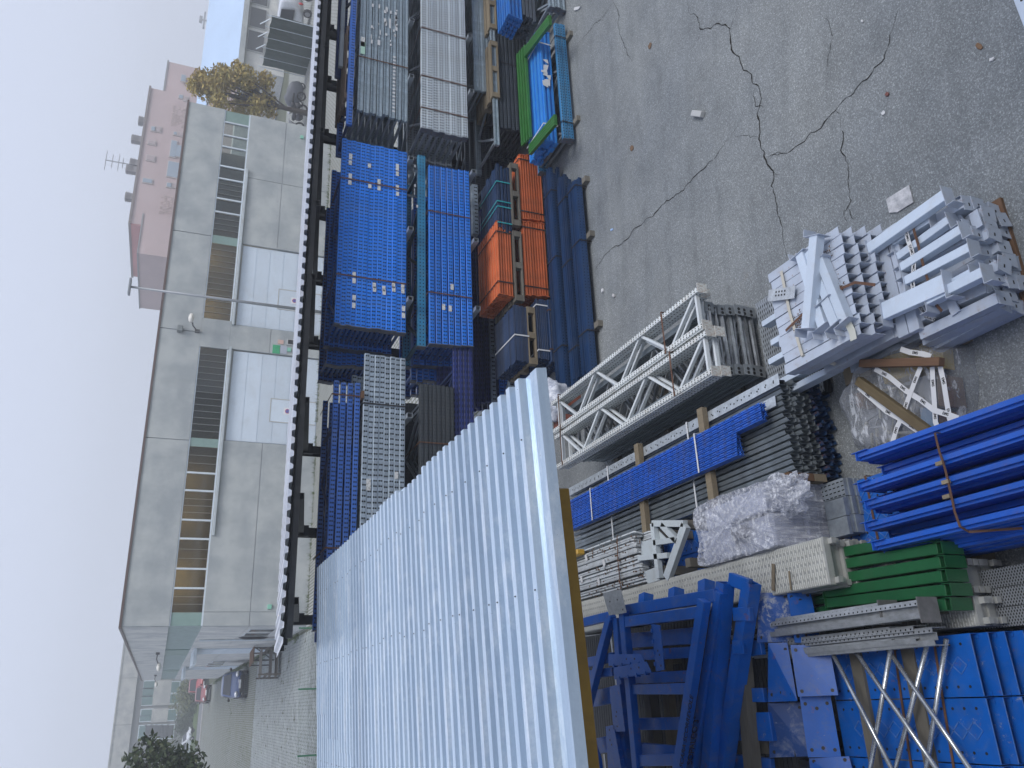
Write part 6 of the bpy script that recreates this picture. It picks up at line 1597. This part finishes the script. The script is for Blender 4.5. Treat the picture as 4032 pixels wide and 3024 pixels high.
for i in range(230):
    p = Vector((rnd.uniform(.0,.55), rnd.uniform(-.02,1.2), .875+rnd.uniform(0,.012))); a_ = rnd.uniform(0,6.28); s_ = rnd.uniform(.008,.018)
    mb.add([p+Vector((math.cos(a_)*s_,math.sin(a_)*s_,0)), p+Vector((-math.sin(a_)*s_*.6,math.cos(a_)*s_*.6,.006)), p-Vector((math.cos(a_)*s_,math.sin(a_)*s_,0)), p-Vector((-math.sin(a_)*s_*.6,math.cos(a_)*s_*.6,.004))], [(0,1,2,3)])
o = mb.build('fallen_leaves', m_lf, slb); o['kind'] = 'stuff'
MB().box(.50,1.2,.88,.56,1.55,.98).build('end_cap', plain('cap_yellow',(.55,.33,.04),.5), slb, bevel=.01)
for (u,v) in ((.12,.9),(.3,.75),(.42,1.15),(.2,1.3)): MB().strip([(u,v,.893),(u+.07,v+.01,.897)], .05, .001).build('paper_tag', m_litter, slb)
# ---- pale grey triangular brackets
m_pg = paint('pale_grey_enamel', (.54,.60,.63), .45, 0, .08, dirt=(.34,.32,.28), dirt_amt=.4, scale=5)
trb = thing('triangular_brackets', 'pale grey triangular steel brackets next to the slats', 'bracket', (0,0,0))
for pa, pb, w_ in (((780,75),(820,430),.06),((780,75),(985,75),.06),((990,85),(870,430),.09),((840,85),(940,190),.06),((690,300),(880,280),.05),((790,200),(930,180),.05)):
    a, b = PZ(*q8(*pa), .88), PZ(*q8(*pb), .88); MB().bar(a, b, w_, .05).build('bar', m_pg, trb)
for quad in ([(700,190),(780,180),(800,270),(700,300)],[(710,390),(810,350),(820,440),(740,465)],[(800,110),(870,180),(850,210),(790,200)]):
    P = [PZ(*q8(*p_), .85) for p_ in quad]; MB().add(P+[p_-Vector((0,0,.01)) for p_ in P], [(0,1,2,3),(7,6,5,4)]+[(i,(i+1)%4,4+(i+1)%4,4+i) for i in range(4)]).build('plate', m_pg, trb)
for x_, y_ in ((1.1,6.3),(1.45,6.3),(1.1,6.75),(1.45,6.75)): MB().box(x_-.04,y_-.04,.455,x_+.04,y_+.04,.84).build('bearer', m_palo, trb)

# ---- grey beams on a pallet
m_gb = paint('beam_grey', (.46,.52,.62), .45, 0, .08, dirt=(.34,.27,.20), dirt_amt=.32, scale=5, rust=.12, piece=.12)
m_gbd = paint('beam_grey_light', (.56,.65,.77), .4, 0, .06, dirt=(.45,.42,.38), dirt_amt=.25, scale=4)
gpile = thing('grey_beam_pile', 'pale grey short beams with C-shaped ends piled on a pallet', 'beam pile', (2.36,3.98,0))
me_gb = MB().prism([(0,0),(.078,0),(.078,.098),(0,.098)], 'y', 0, .72).mesh('beam', m_gb)
mc = MB().prism(offs([(.0,.085),(.004,.002),(.074,.002),(.078,.028)],.004), 'y', -.085, .0)
cpoly = offs([(-.006,.012),(-.006,.098),(.076,.098)],.004)
mc = MB(); mc.prism(offs([(.0,.03),(.0,.1),(.07,.1),(.082,.085)],.004), 'y', -.10, -.001); mc.box(.0,-.1,.0,.004,-.001,.03)
me_cn = mc.mesh('connector', m_gb)
for l_ in range(6):
    for j in range(11):
        y_ = -.075*(5-l_)*.55 + rnd.uniform(-.02,.02)
        if j == 0 and l_ in (1,3): continue
        o_ = put(me_gb, 'beam', gpile, (.012+j*.0835, y_+.06, .145+l_*.1005), (0,0,rnd.uniform(-.01,.01)))
        if l_ > 0: put(me_cn, 'connector', o_, (0,0,-.005+rnd.uniform(-.006,.006)))
# pallet of the pile
for y_ in (0,.33,.66): MB().box(-.02,y_,.0,.95,y_+.1,.02).build('pallet_board', m_pal, gpile)
for x_ in (0,.42,.84):
    for y_ in (0,.33,.66): MB().box(x_,y_,.0205,x_+.1,y_+.1,.099).build('pallet_block', m_pal, gpile)
for j in range(5): MB().box(-.02,j*.165,.1,.95,j*.165+.12,.122).build('pallet_board', m_pal, gpile)
# long beams poking out at the back
for j, x_ in enumerate((.02,.13,.36,.52,.74)): MB().box(x_,.6,.30,x_+.055,1.34-.07*(j%2),.40).build('beam', m_gbd, gpile, bevel=.003)
# loose beams on top
def loose(label, pa, pb, z_, w_, q=qc, par=None, ends=True, m=None, name='loose_beam', h=.08, zb_=None):
    a, b = PZ(*q(*pa), z_), PZ(*q(*pb), z_ if zb_ is None else zb_); c0 = (a+b)/2; d = b-a
    t = thing(name, label, 'beam', (c0.x,c0.y,c0.z), math.atan2(d.y,d.x)); L = d.length
    MB().box(-L/2,-w_/2,-h/2,L/2,w_/2,h/2).build('beam', m or m_gbd, t, bevel=.003)
    if ends:
        for s_ in (-1,1):
            mb = MB(); mb.box(s_*L/2-.002,-w_/2-.05,-h/2-.03,s_*L/2+.002,w_/2+.03,h/2+.012); mb.box(s_*L/2-(.06 if s_ < 0 else 0),-w_/2-.054,-h/2-.03,s_*L/2+(.06 if s_ > 0 else 0),-w_/2-.05,h/2+.012)
            mb.build('connector', m_gb, t)
    return t
loose('loose grey beam lying diagonally on top of the grey pile', (600,360), (510,1370), .845, .085)
loose('loose grey beam under the diagonal one, angled to the right', (440,560), (690,1350), .79, .08)
loose('loose grey beam on the pile beside the rusty strap', (660,620), (930,1300), .79, .075)
loose('loose grey beam on the left of the pile top', (520,540), (860,1340), .765, .07)
loose('short grey beam with double clip on the pile top', (720,1060), (830,1330), .80, .08)
bt = thing('punched_plate', 'pale punched steel plate lying on the far corner of the grey pile', 'plate', PZ(*qc(215,990), .78), 1.2)
MB().box(-.16,-.05,0,.16,.05,.006).build('plate', m_steel, bt)
for i in range(4):
    for j in range(2): MB().box(-.05+i*.035,-.03+j*.03,.006,-.035+i*.035,-.015+j*.03,.0075).build('slot', m_black, bt)
for pts, wd, m_ in (([(265,1390),(480,1180),(820,950),(1020,865),(1240,890)],.022,m_strap),([(700,975),(780,905)],.02,paint('orange_strap',(.55,.26,.06),.5))):
    P_ = [PZ(*qc(*p_), .765)+Vector((0,0,.004)) for p_ in pts]; tag(MB().strip(P_, wd, .003).build('steel_strap', m_), 'rusty steel strap across the grey beam pile' if wd > .021 else 'short orange strap piece on the grey beam pile', 'strap')
P_ = [PZ(*qc(*p_), .762) for p_ in ((210,740),(255,960),(300,1180),(370,1420),(440,1659))]; P_.append(P_[-1]+Vector((-.05,-.03,-.3)))
tag(MB().strip(P_, .03, .002).build('tape_band', plain('masking_tape',(.50,.48,.42),.6)), 'cream tape band around the far side of the grey pile', 'tape')
P_ = [PZ(*qc(*p_), .77) for p_ in ((940,1310),(985,1400),(1000,1490))]
tag(MB().strip(P_, .06, .002).build('tape_flap', plain('clear_tape',(.55,.56,.50),.3)), 'torn clear tape flap at the pile corner', 'tape')
mb = MB()
for i in range(120):
    c_ = rnd.choice(((850,900),(400,1280),(720,560))); p = PZ(*qc(c_[0]+rnd.gauss(0,38), c_[1]+rnd.gauss(0,55)), .762); a_ = rnd.uniform(0,6.28); s_ = rnd.uniform(.006,.018)
    mb.add([p+Vector((math.cos(a_)*s_,math.sin(a_)*s_,.002)), p+Vector((-math.sin(a_)*s_*.5,math.cos(a_)*s_*.5,.01)), p-Vector((math.cos(a_)*s_,math.sin(a_)*s_,-.004))], [(0,1,2)])
o = mb.build('fallen_leaves', m_lf); o['kind'] = 'stuff'

# ---- lower heap of grey beams nearer the window
hp = thing('grey_beam_heap', 'untidy lower heap of grey beams with slotted end plates', 'beam pile', (2.28,3.14,0))
me_hb = MB().box(0,0,0,.075,.62,.09).mesh('beam', m_gb)
mcs = MB(); mcs.box(-.012,-.006,-.03,.10,.0,.095); mcs.box(.098,-.006,-.03,.10,.05,.095); me_sp = mcs.mesh('slotted_plate', m_gb)
me_sl2 = MB().box(.02,-.0075,.03,.045,-.0061,.042).mesh('slot', m_black)
for l_ in range(4):
    for j in range(10):
        if l_ == 3 and rnd.random() < .45: continue
        o_ = put(me_hb, 'beam', hp, (.0+j*.083+rnd.uniform(-.01,.01), rnd.uniform(-.02,.10), .03+l_*.095), (rnd.uniform(-.03,.03),rnd.uniform(-.08,.08),rnd.uniform(-.07,.07)))
        s_ = put(me_sp, 'slotted_plate', o_, (0,0,rnd.uniform(-.02,.02)), (0,rnd.uniform(-.2,.2),rnd.uniform(-.1,.1))); put(me_sl2, 'slot', s_, (0,0,0))
MB().box(.0,.0,0,.9,.07,.0295).build('batten', m_w2, hp); MB().box(.0,.5,0,.95,.57,.0295).build('batten', m_pal, hp)
for y_, z_ in ((.55,.405),(.645,.41)): MB().box(.06,y_,z_,.86,y_+.09,z_+.05).build('cross_beam', m_gb, hp, bevel=.003)
loose('long pale grey beam reaching over the asphalt from the heap', (-60,660), (800,55), .52, .085, qd, h=.07)
loose('bright grey beam on the heap beside the long one', (210,590), (640,320), .44, .06, qd, h=.07)
loose('second bright grey beam on the heap', (270,750), (850,330), .45, .06, qd, h=.07)
loose('third bright grey beam on the heap with a slotted end', (310,870), (990,440), .47, .065, qd, h=.075)
loose('fourth bright grey beam on the heap near the tape', (360,1020), (1090,640), .48, .065, qd, h=.075)
loose('broad pale grey beam lying over the heap and pile', (100,1360), (800,1040), .55, .13, qd, h=.06)
loose('longest pale beam at the near left of the heap', (600,1240), (1240,920), .52, .07, qd, h=.08)
loose('slim grey beam beside the longest pale beam', (810,1060), (1090,910), .48, .04, qd, h=.05)
for i, (a_, b_, zz) in enumerate((((830,1230),(900,1380),.42),((1230,1000),(1330,1320),.33),((1090,240),(1150,420),.35),((900,300),(990,420),.34))):
    polybar(hp, a_, b_, zz, zz, .07, .012, 'end_plate', m_gb, qd, .0).location = (-2.28,-3.14,0)
P_ = [PZ(*qd(*p_), .50) for p_ in ((420,430),(470,600),(520,800),(560,940),(590,1040))]
tag(MB().strip(P_, .02, .003).build('steel_strap', m_strap), 'rusty strap over the lower heap of grey beams', 'strap')
P_ = [PZ(*qd(*p_), .49) for p_ in ((630,1215),(690,1300),(740,1355))]
tag(MB().strip(P_, .02, .003).build('steel_strap', m_strap), 'rusty strap end at the left of the grey heap', 'strap')
m_tape = plain('printed_tape', (.66,.67,.68), .4)
def tape(label, pts, q, z_, w_, word, size, n_, tname='printed_tape', step=2):
    P_ = [PZ(*q(*p_), (z_[i] if isinstance(z_, (list,tuple)) else z_)) for i, p_ in enumerate(pts)]
    t = thing(tname, label, 'tape', P_[0]); c0 = P_[0]
    MB().strip([p-c0 for p in P_], w_, .0015).build('band', m_tape, t)
    tot = [0]
    for a, b in zip(P_[:-1], P_[1:]): tot.append(tot[-1]+(b-a).length)
    for i in range(n_):
        s_ = tot[-1]*(i+.5)/n_
        for k_ in range(len(P_)-1):
            if tot[k_] <= s_ <= tot[k_+1]:
                d = (P_[k_+1]-P_[k_]).normalized(); up = Vector((0,0,1)); nr = (up-d*up.dot(d)).normalized()
                text(word, t, P_[k_].lerp(P_[k_+1], (s_-tot[k_])/(tot[k_+1]-tot[k_]))+nr*.0025, d, nr, size, m_ink); break
    return t
tape('white printed tape hanging across the beams of the heap', [(330,430),(360,560),(400,680),(425,790),(420,900),(405,1020),(420,1120)], qd, .495, .036, 'DOMO', .028, 4)
tape('printed tape end curling off the left side of the heap', [(490,1300),(540,1370),(600,1430),(660,1450)], qd, [.46,.45,.42,.38], .036, 'DOMO', .028, 2)
tape('printed tape trailing off the near left corner of the heap', [(940,1450),(1100,1450),(1290,1435)], qd, [.25,.2,.12], .03, 'DOMO', .026, 2)
tape('short printed tape end sticking out over the asphalt', [(1310,1160),(1400,1190),(1500,1205)], qd, [.2,.12,.06], .03, 'DOMO', .026, 1)

# ---- clear plastic bag over boxes with wooden sticks and tape
def bagz(u, v): return 0
bg0 = PZ(*qe(880,650), .2)
bag = thing('bagged_boxes', 'boxes and metal fittings covered by clear plastic film', 'bagged load', (bg0.x,bg0.y,0))
m_yb = plain('yellow_box', (.42,.29,.05), .45); m_br = plain('brown_carton', (.17,.10,.065), .7); m_grb = plain('grey_box', (.28,.29,.31), .6); m_brs = galv('brass_fitting', (.50,.47,.38), .3, metal=.6)
def bx(pts, z0_, z1_, name, m, q=qe):
    P_ = [PZ(*q(*p_), z1_)-Vector((bg0.x,bg0.y,0)) for p_ in pts]; n = len(P_)
    MB().add([(p.x,p.y,z0_) for p in P_]+[(p.x,p.y,z1_) for p in P_], [tuple(range(n)), tuple(range(n,2*n))[::-1]]+[(i,(i+1)%n,n+(i+1)%n,n+i) for i in range(n)]).build(name, m, bag, bevel=.006)
bx([(430,300),(820,200),(960,420),(500,590)], .05, .22, 'yellow_box', m_yb); bx([(840,90),(1120,110),(1150,420),(960,400)], .03, .15, 'yellow_box', m_yb)
bx([(1060,470),(1230,500),(1280,840),(1090,830)], .03, .15, 'carton', m_br); bx([(1080,870),(1330,900),(1280,1150),(1100,1150)], .03, .14, 'carton', m_br)
bx([(530,640),(980,480),(1050,820),(620,900)], .03, .17, 'grey_box', m_grb); bx([(170,690),(300,660),(260,840),(200,850)], .03, .22, 'carton', m_br)
bx([(240,880),(560,820),(700,1300),(300,1350)], .02, .10, 'grey_box', m_grb); bx([(880,820),(1060,850),(1080,1100),(900,1000)], .02,.16,'blue_sack', plain('sack_blue',(.16,.30,.48),.6))
for i in range(46):
    p = PZ(*qe(rnd.uniform(280,900), rnd.uniform(640,1280)), .19)-Vector((bg0.x,bg0.y,0)); a_ = rnd.uniform(0,3.14); L_ = rnd.uniform(.02,.09)
    MB().bar((p.x-L_*math.cos(a_),p.y-L_*math.sin(a_),.18+rnd.uniform(-.03,.02)),(p.x+L_*math.cos(a_),p.y+L_*math.sin(a_),.18+rnd.uniform(-.03,.02)), .018, .014).build('fitting', m_brs if i%2 else m_grb, bag)
# film: a draped sheet with folds
k = N('clear_film'); fo = k.noise(1, 6, .7, vec=k.mapping(scale=(4.5,15,8), rot=(0,0,.5)), dist=.35); fo2 = k.noise(26, 4, .7)
tr = k.n('ShaderNodeBsdfTransparent'); tr.inputs[0].default_value = (.86,.88,.90,1)
k.bump(k.math('ADD', fo, k.math('MULTIPLY', fo2, .3)), .9, .03); k.fin((.62,.65,.70), .14, 0, .8)
fr = k.n('ShaderNodeLayerWeight'); fr.inputs[0].default_value = .35
fac = k.math('ADD', k.math('MULTIPLY', fr.outputs['Facing'], .45), k.math('ADD', .15, k.math('MULTIPLY', k.step(fo, .55, .64), .6)))  # narrow opaque fold streaks are highlights put into the film
mx = k.n('ShaderNodeMixShader'); k.set(mx.inputs[0], fac); k.t.links.new(tr.outputs[0], mx.inputs[1]); k.t.links.new(k.b.outputs[0], mx.inputs[2]); k.t.links.new(mx.outputs[0], k.out.inputs[0])
m_clear = k.m
outl = [PZ(*qe(*p_), .02)-Vector((bg0.x,bg0.y,0)) for p_ in ((80,820),(110,700),(210,600),(300,430),(430,300),(620,200),(790,130),(900,70),(1150,80),(1320,130),(1480,200),(1485,400),(1520,530),(1510,800),(1500,960),(1480,1150),(1200,1350),(800,1420),(400,1420),(260,1330),(200,1060),(120,930))]
NR = 16; vs = []; fs = []; n = len(outl); sub = 4; ring = []
for i in range(n):
    for j in range(sub): ring.append(outl[i].lerp(outl[(i+1)%n], j/sub))
n = len(ring)
for r_ in range(NR+1):
    u = r_/NR
    for p in ring:
        q_ = p*(1-u)
        nz = mnoise.noise(Vector((q_.x*6,q_.y*6,.3)))*.03+mnoise.noise(Vector((q_.x*19,q_.y*19,1.3)))*.012
        h_ = .008 + .29*min(1, (u*4.0))**.6 + nz*min(1,u*5)
        vs.append((q_.x*(1+.04*math.sin(9*math.atan2(p.y,p.x))*(1-u)), q_.y, max(.006,h_)))
for r_ in range(NR-1):
    for i in range(n): fs.append((r_*n+i, r_*n+(i+1)%n, (r_+1)*n+(i+1)%n, (r_+1)*n+i))
MB().add(vs, fs).build('clear_film', m_clear, bag, smooth=True)
for lab, pa, pb, m_, w_, nm in (('brown square wooden stick lying across the clear film', (255,365), (1130,345), m_w2, .062,'wooden_stick'), ('weathered wooden post lying diagonally on the clear film', (225,550), (990,1110), wood('stick_wood',(.25,.20,.12),(.12,.09,.05)), .07,'wooden_post')):
    a, b = PZ(*qe(*pa), .345), PZ(*qe(*pb), .345); c0 = (a+b)/2; d = b-a
    tag(MB().box(-d.length/2,-w_/2,-.03,d.length/2,w_/2,.03).build(nm, m_, None, c0, (0,0,math.atan2(d.y,d.x)), bevel=.004), lab, 'stick')
TZ = .31
for lab, pts in (('printed courier tape running up the film beside the brown stick', [(1025,400),(1035,600),(1050,800),(1060,1000),(1100,1100)]),
                 ('printed tape on the film over the brown cartons', [(1110,390),(1150,560),(1180,760),(1215,960),(1240,1060)]),
                 ('printed tape crossing the bag from upper left to lower right', [(400,420),(560,510),(740,660),(900,760),(1040,870),(1200,920),(1310,960)]),
                 ('printed tape rising steeply beside the wooden post', [(590,1230),(640,1060),(700,940),(760,760),(850,520),(900,400)]),
                 ('printed tape along the far side of the wooden post', [(220,620),(360,740),(520,880),(700,980),(860,1090),(930,1150)]),
                 ('printed tape looped near the yellow box', [(680,205),(780,240),(930,260),(1010,290)]),
                 ('short printed tape at the left corner of the bag', [(140,700),(150,800),(175,920)])):
    TZ += .0035
    tape(lab, pts, qe, TZ+.006 if 'left corner' not in lab else .2, .040, 'EMS', .029, max(1,len(pts)-3))
# film sack on a box behind the roof corner
sk = thing('film_wrapped_box', 'white film sack over a brown box behind the sheet roof corner', 'wrapped box', (4.0,9.85,0))
mb = MB(); ico(mb, (0,0,.33), .27, 0, 4, (1.1,.8,1)); mb.v = [tuple(Vector((0,0,.33))+(Vector(v)-Vector((0,0,.33)))*(1+.35*mnoise.noise(Vector(v)*7)+.16*mnoise.noise(Vector(v)*19))) for v in mb.v]; mb.v = [(x,y,max(.08,z)) for x,y,z in mb.v]
mb.build('film', m_film, sk, smooth=True); MB().box(-.42,-.18,0,.1,.2,.28).build('carton', plain('carton_red',(.22,.07,.045),.7), sk)
# white beam end at the upper right corner
wb = thing('white_beam', 'white punched beam end at the right picture corner', 'beam', (4.2,2.56,.0), .02)
MB().box(0,-.5,.0,1.6,.03,.12).build('beam', m_gbd, wb, bevel=.004)
for i in range(5): MB().tube((.08+i*.12,-.02,.12),(.08+i*.12,-.02,.1215), .012, 8).build('hole', m_black, wb)
# ================================================================== GROUPS of alike things
from collections import defaultdict
byname = defaultdict(list)
for o in sc.objects:
    if o.parent is None and 'category' in o: byname[o.name.split('.')[0]].append(o)
for n_, L_ in byname.items():
    if len(L_) > 1:
        for o in L_: o['group'] = n_.replace('_',' ') + 's around the storage yard'
# ================================================================== AIR
hz_ = MB().box(-260,-40,-1.7,300,420,40).build('haze', plain('tmp_haze',(.5,.5,.5)))
hz_['kind'] = 'stuff'; hz_['label'] = 'thin even autumn fog filling the air'
mh = bpy.data.materials.new('haze'); mh.use_nodes = True; mh.node_tree.nodes.clear()
oo = mh.node_tree.nodes.new('ShaderNodeOutputMaterial'); vv = mh.node_tree.nodes.new('ShaderNodeVolumePrincipled')
vv.inputs['Color'].default_value = (.93,.95,.98,1); vv.inputs['Density'].default_value = .0024; vv.inputs['Anisotropy'].default_value = .25
mh.node_tree.links.new(vv.outputs[0], oo.inputs['Volume'])
hz_.data.materials.clear(); hz_.data.materials.append(mh)
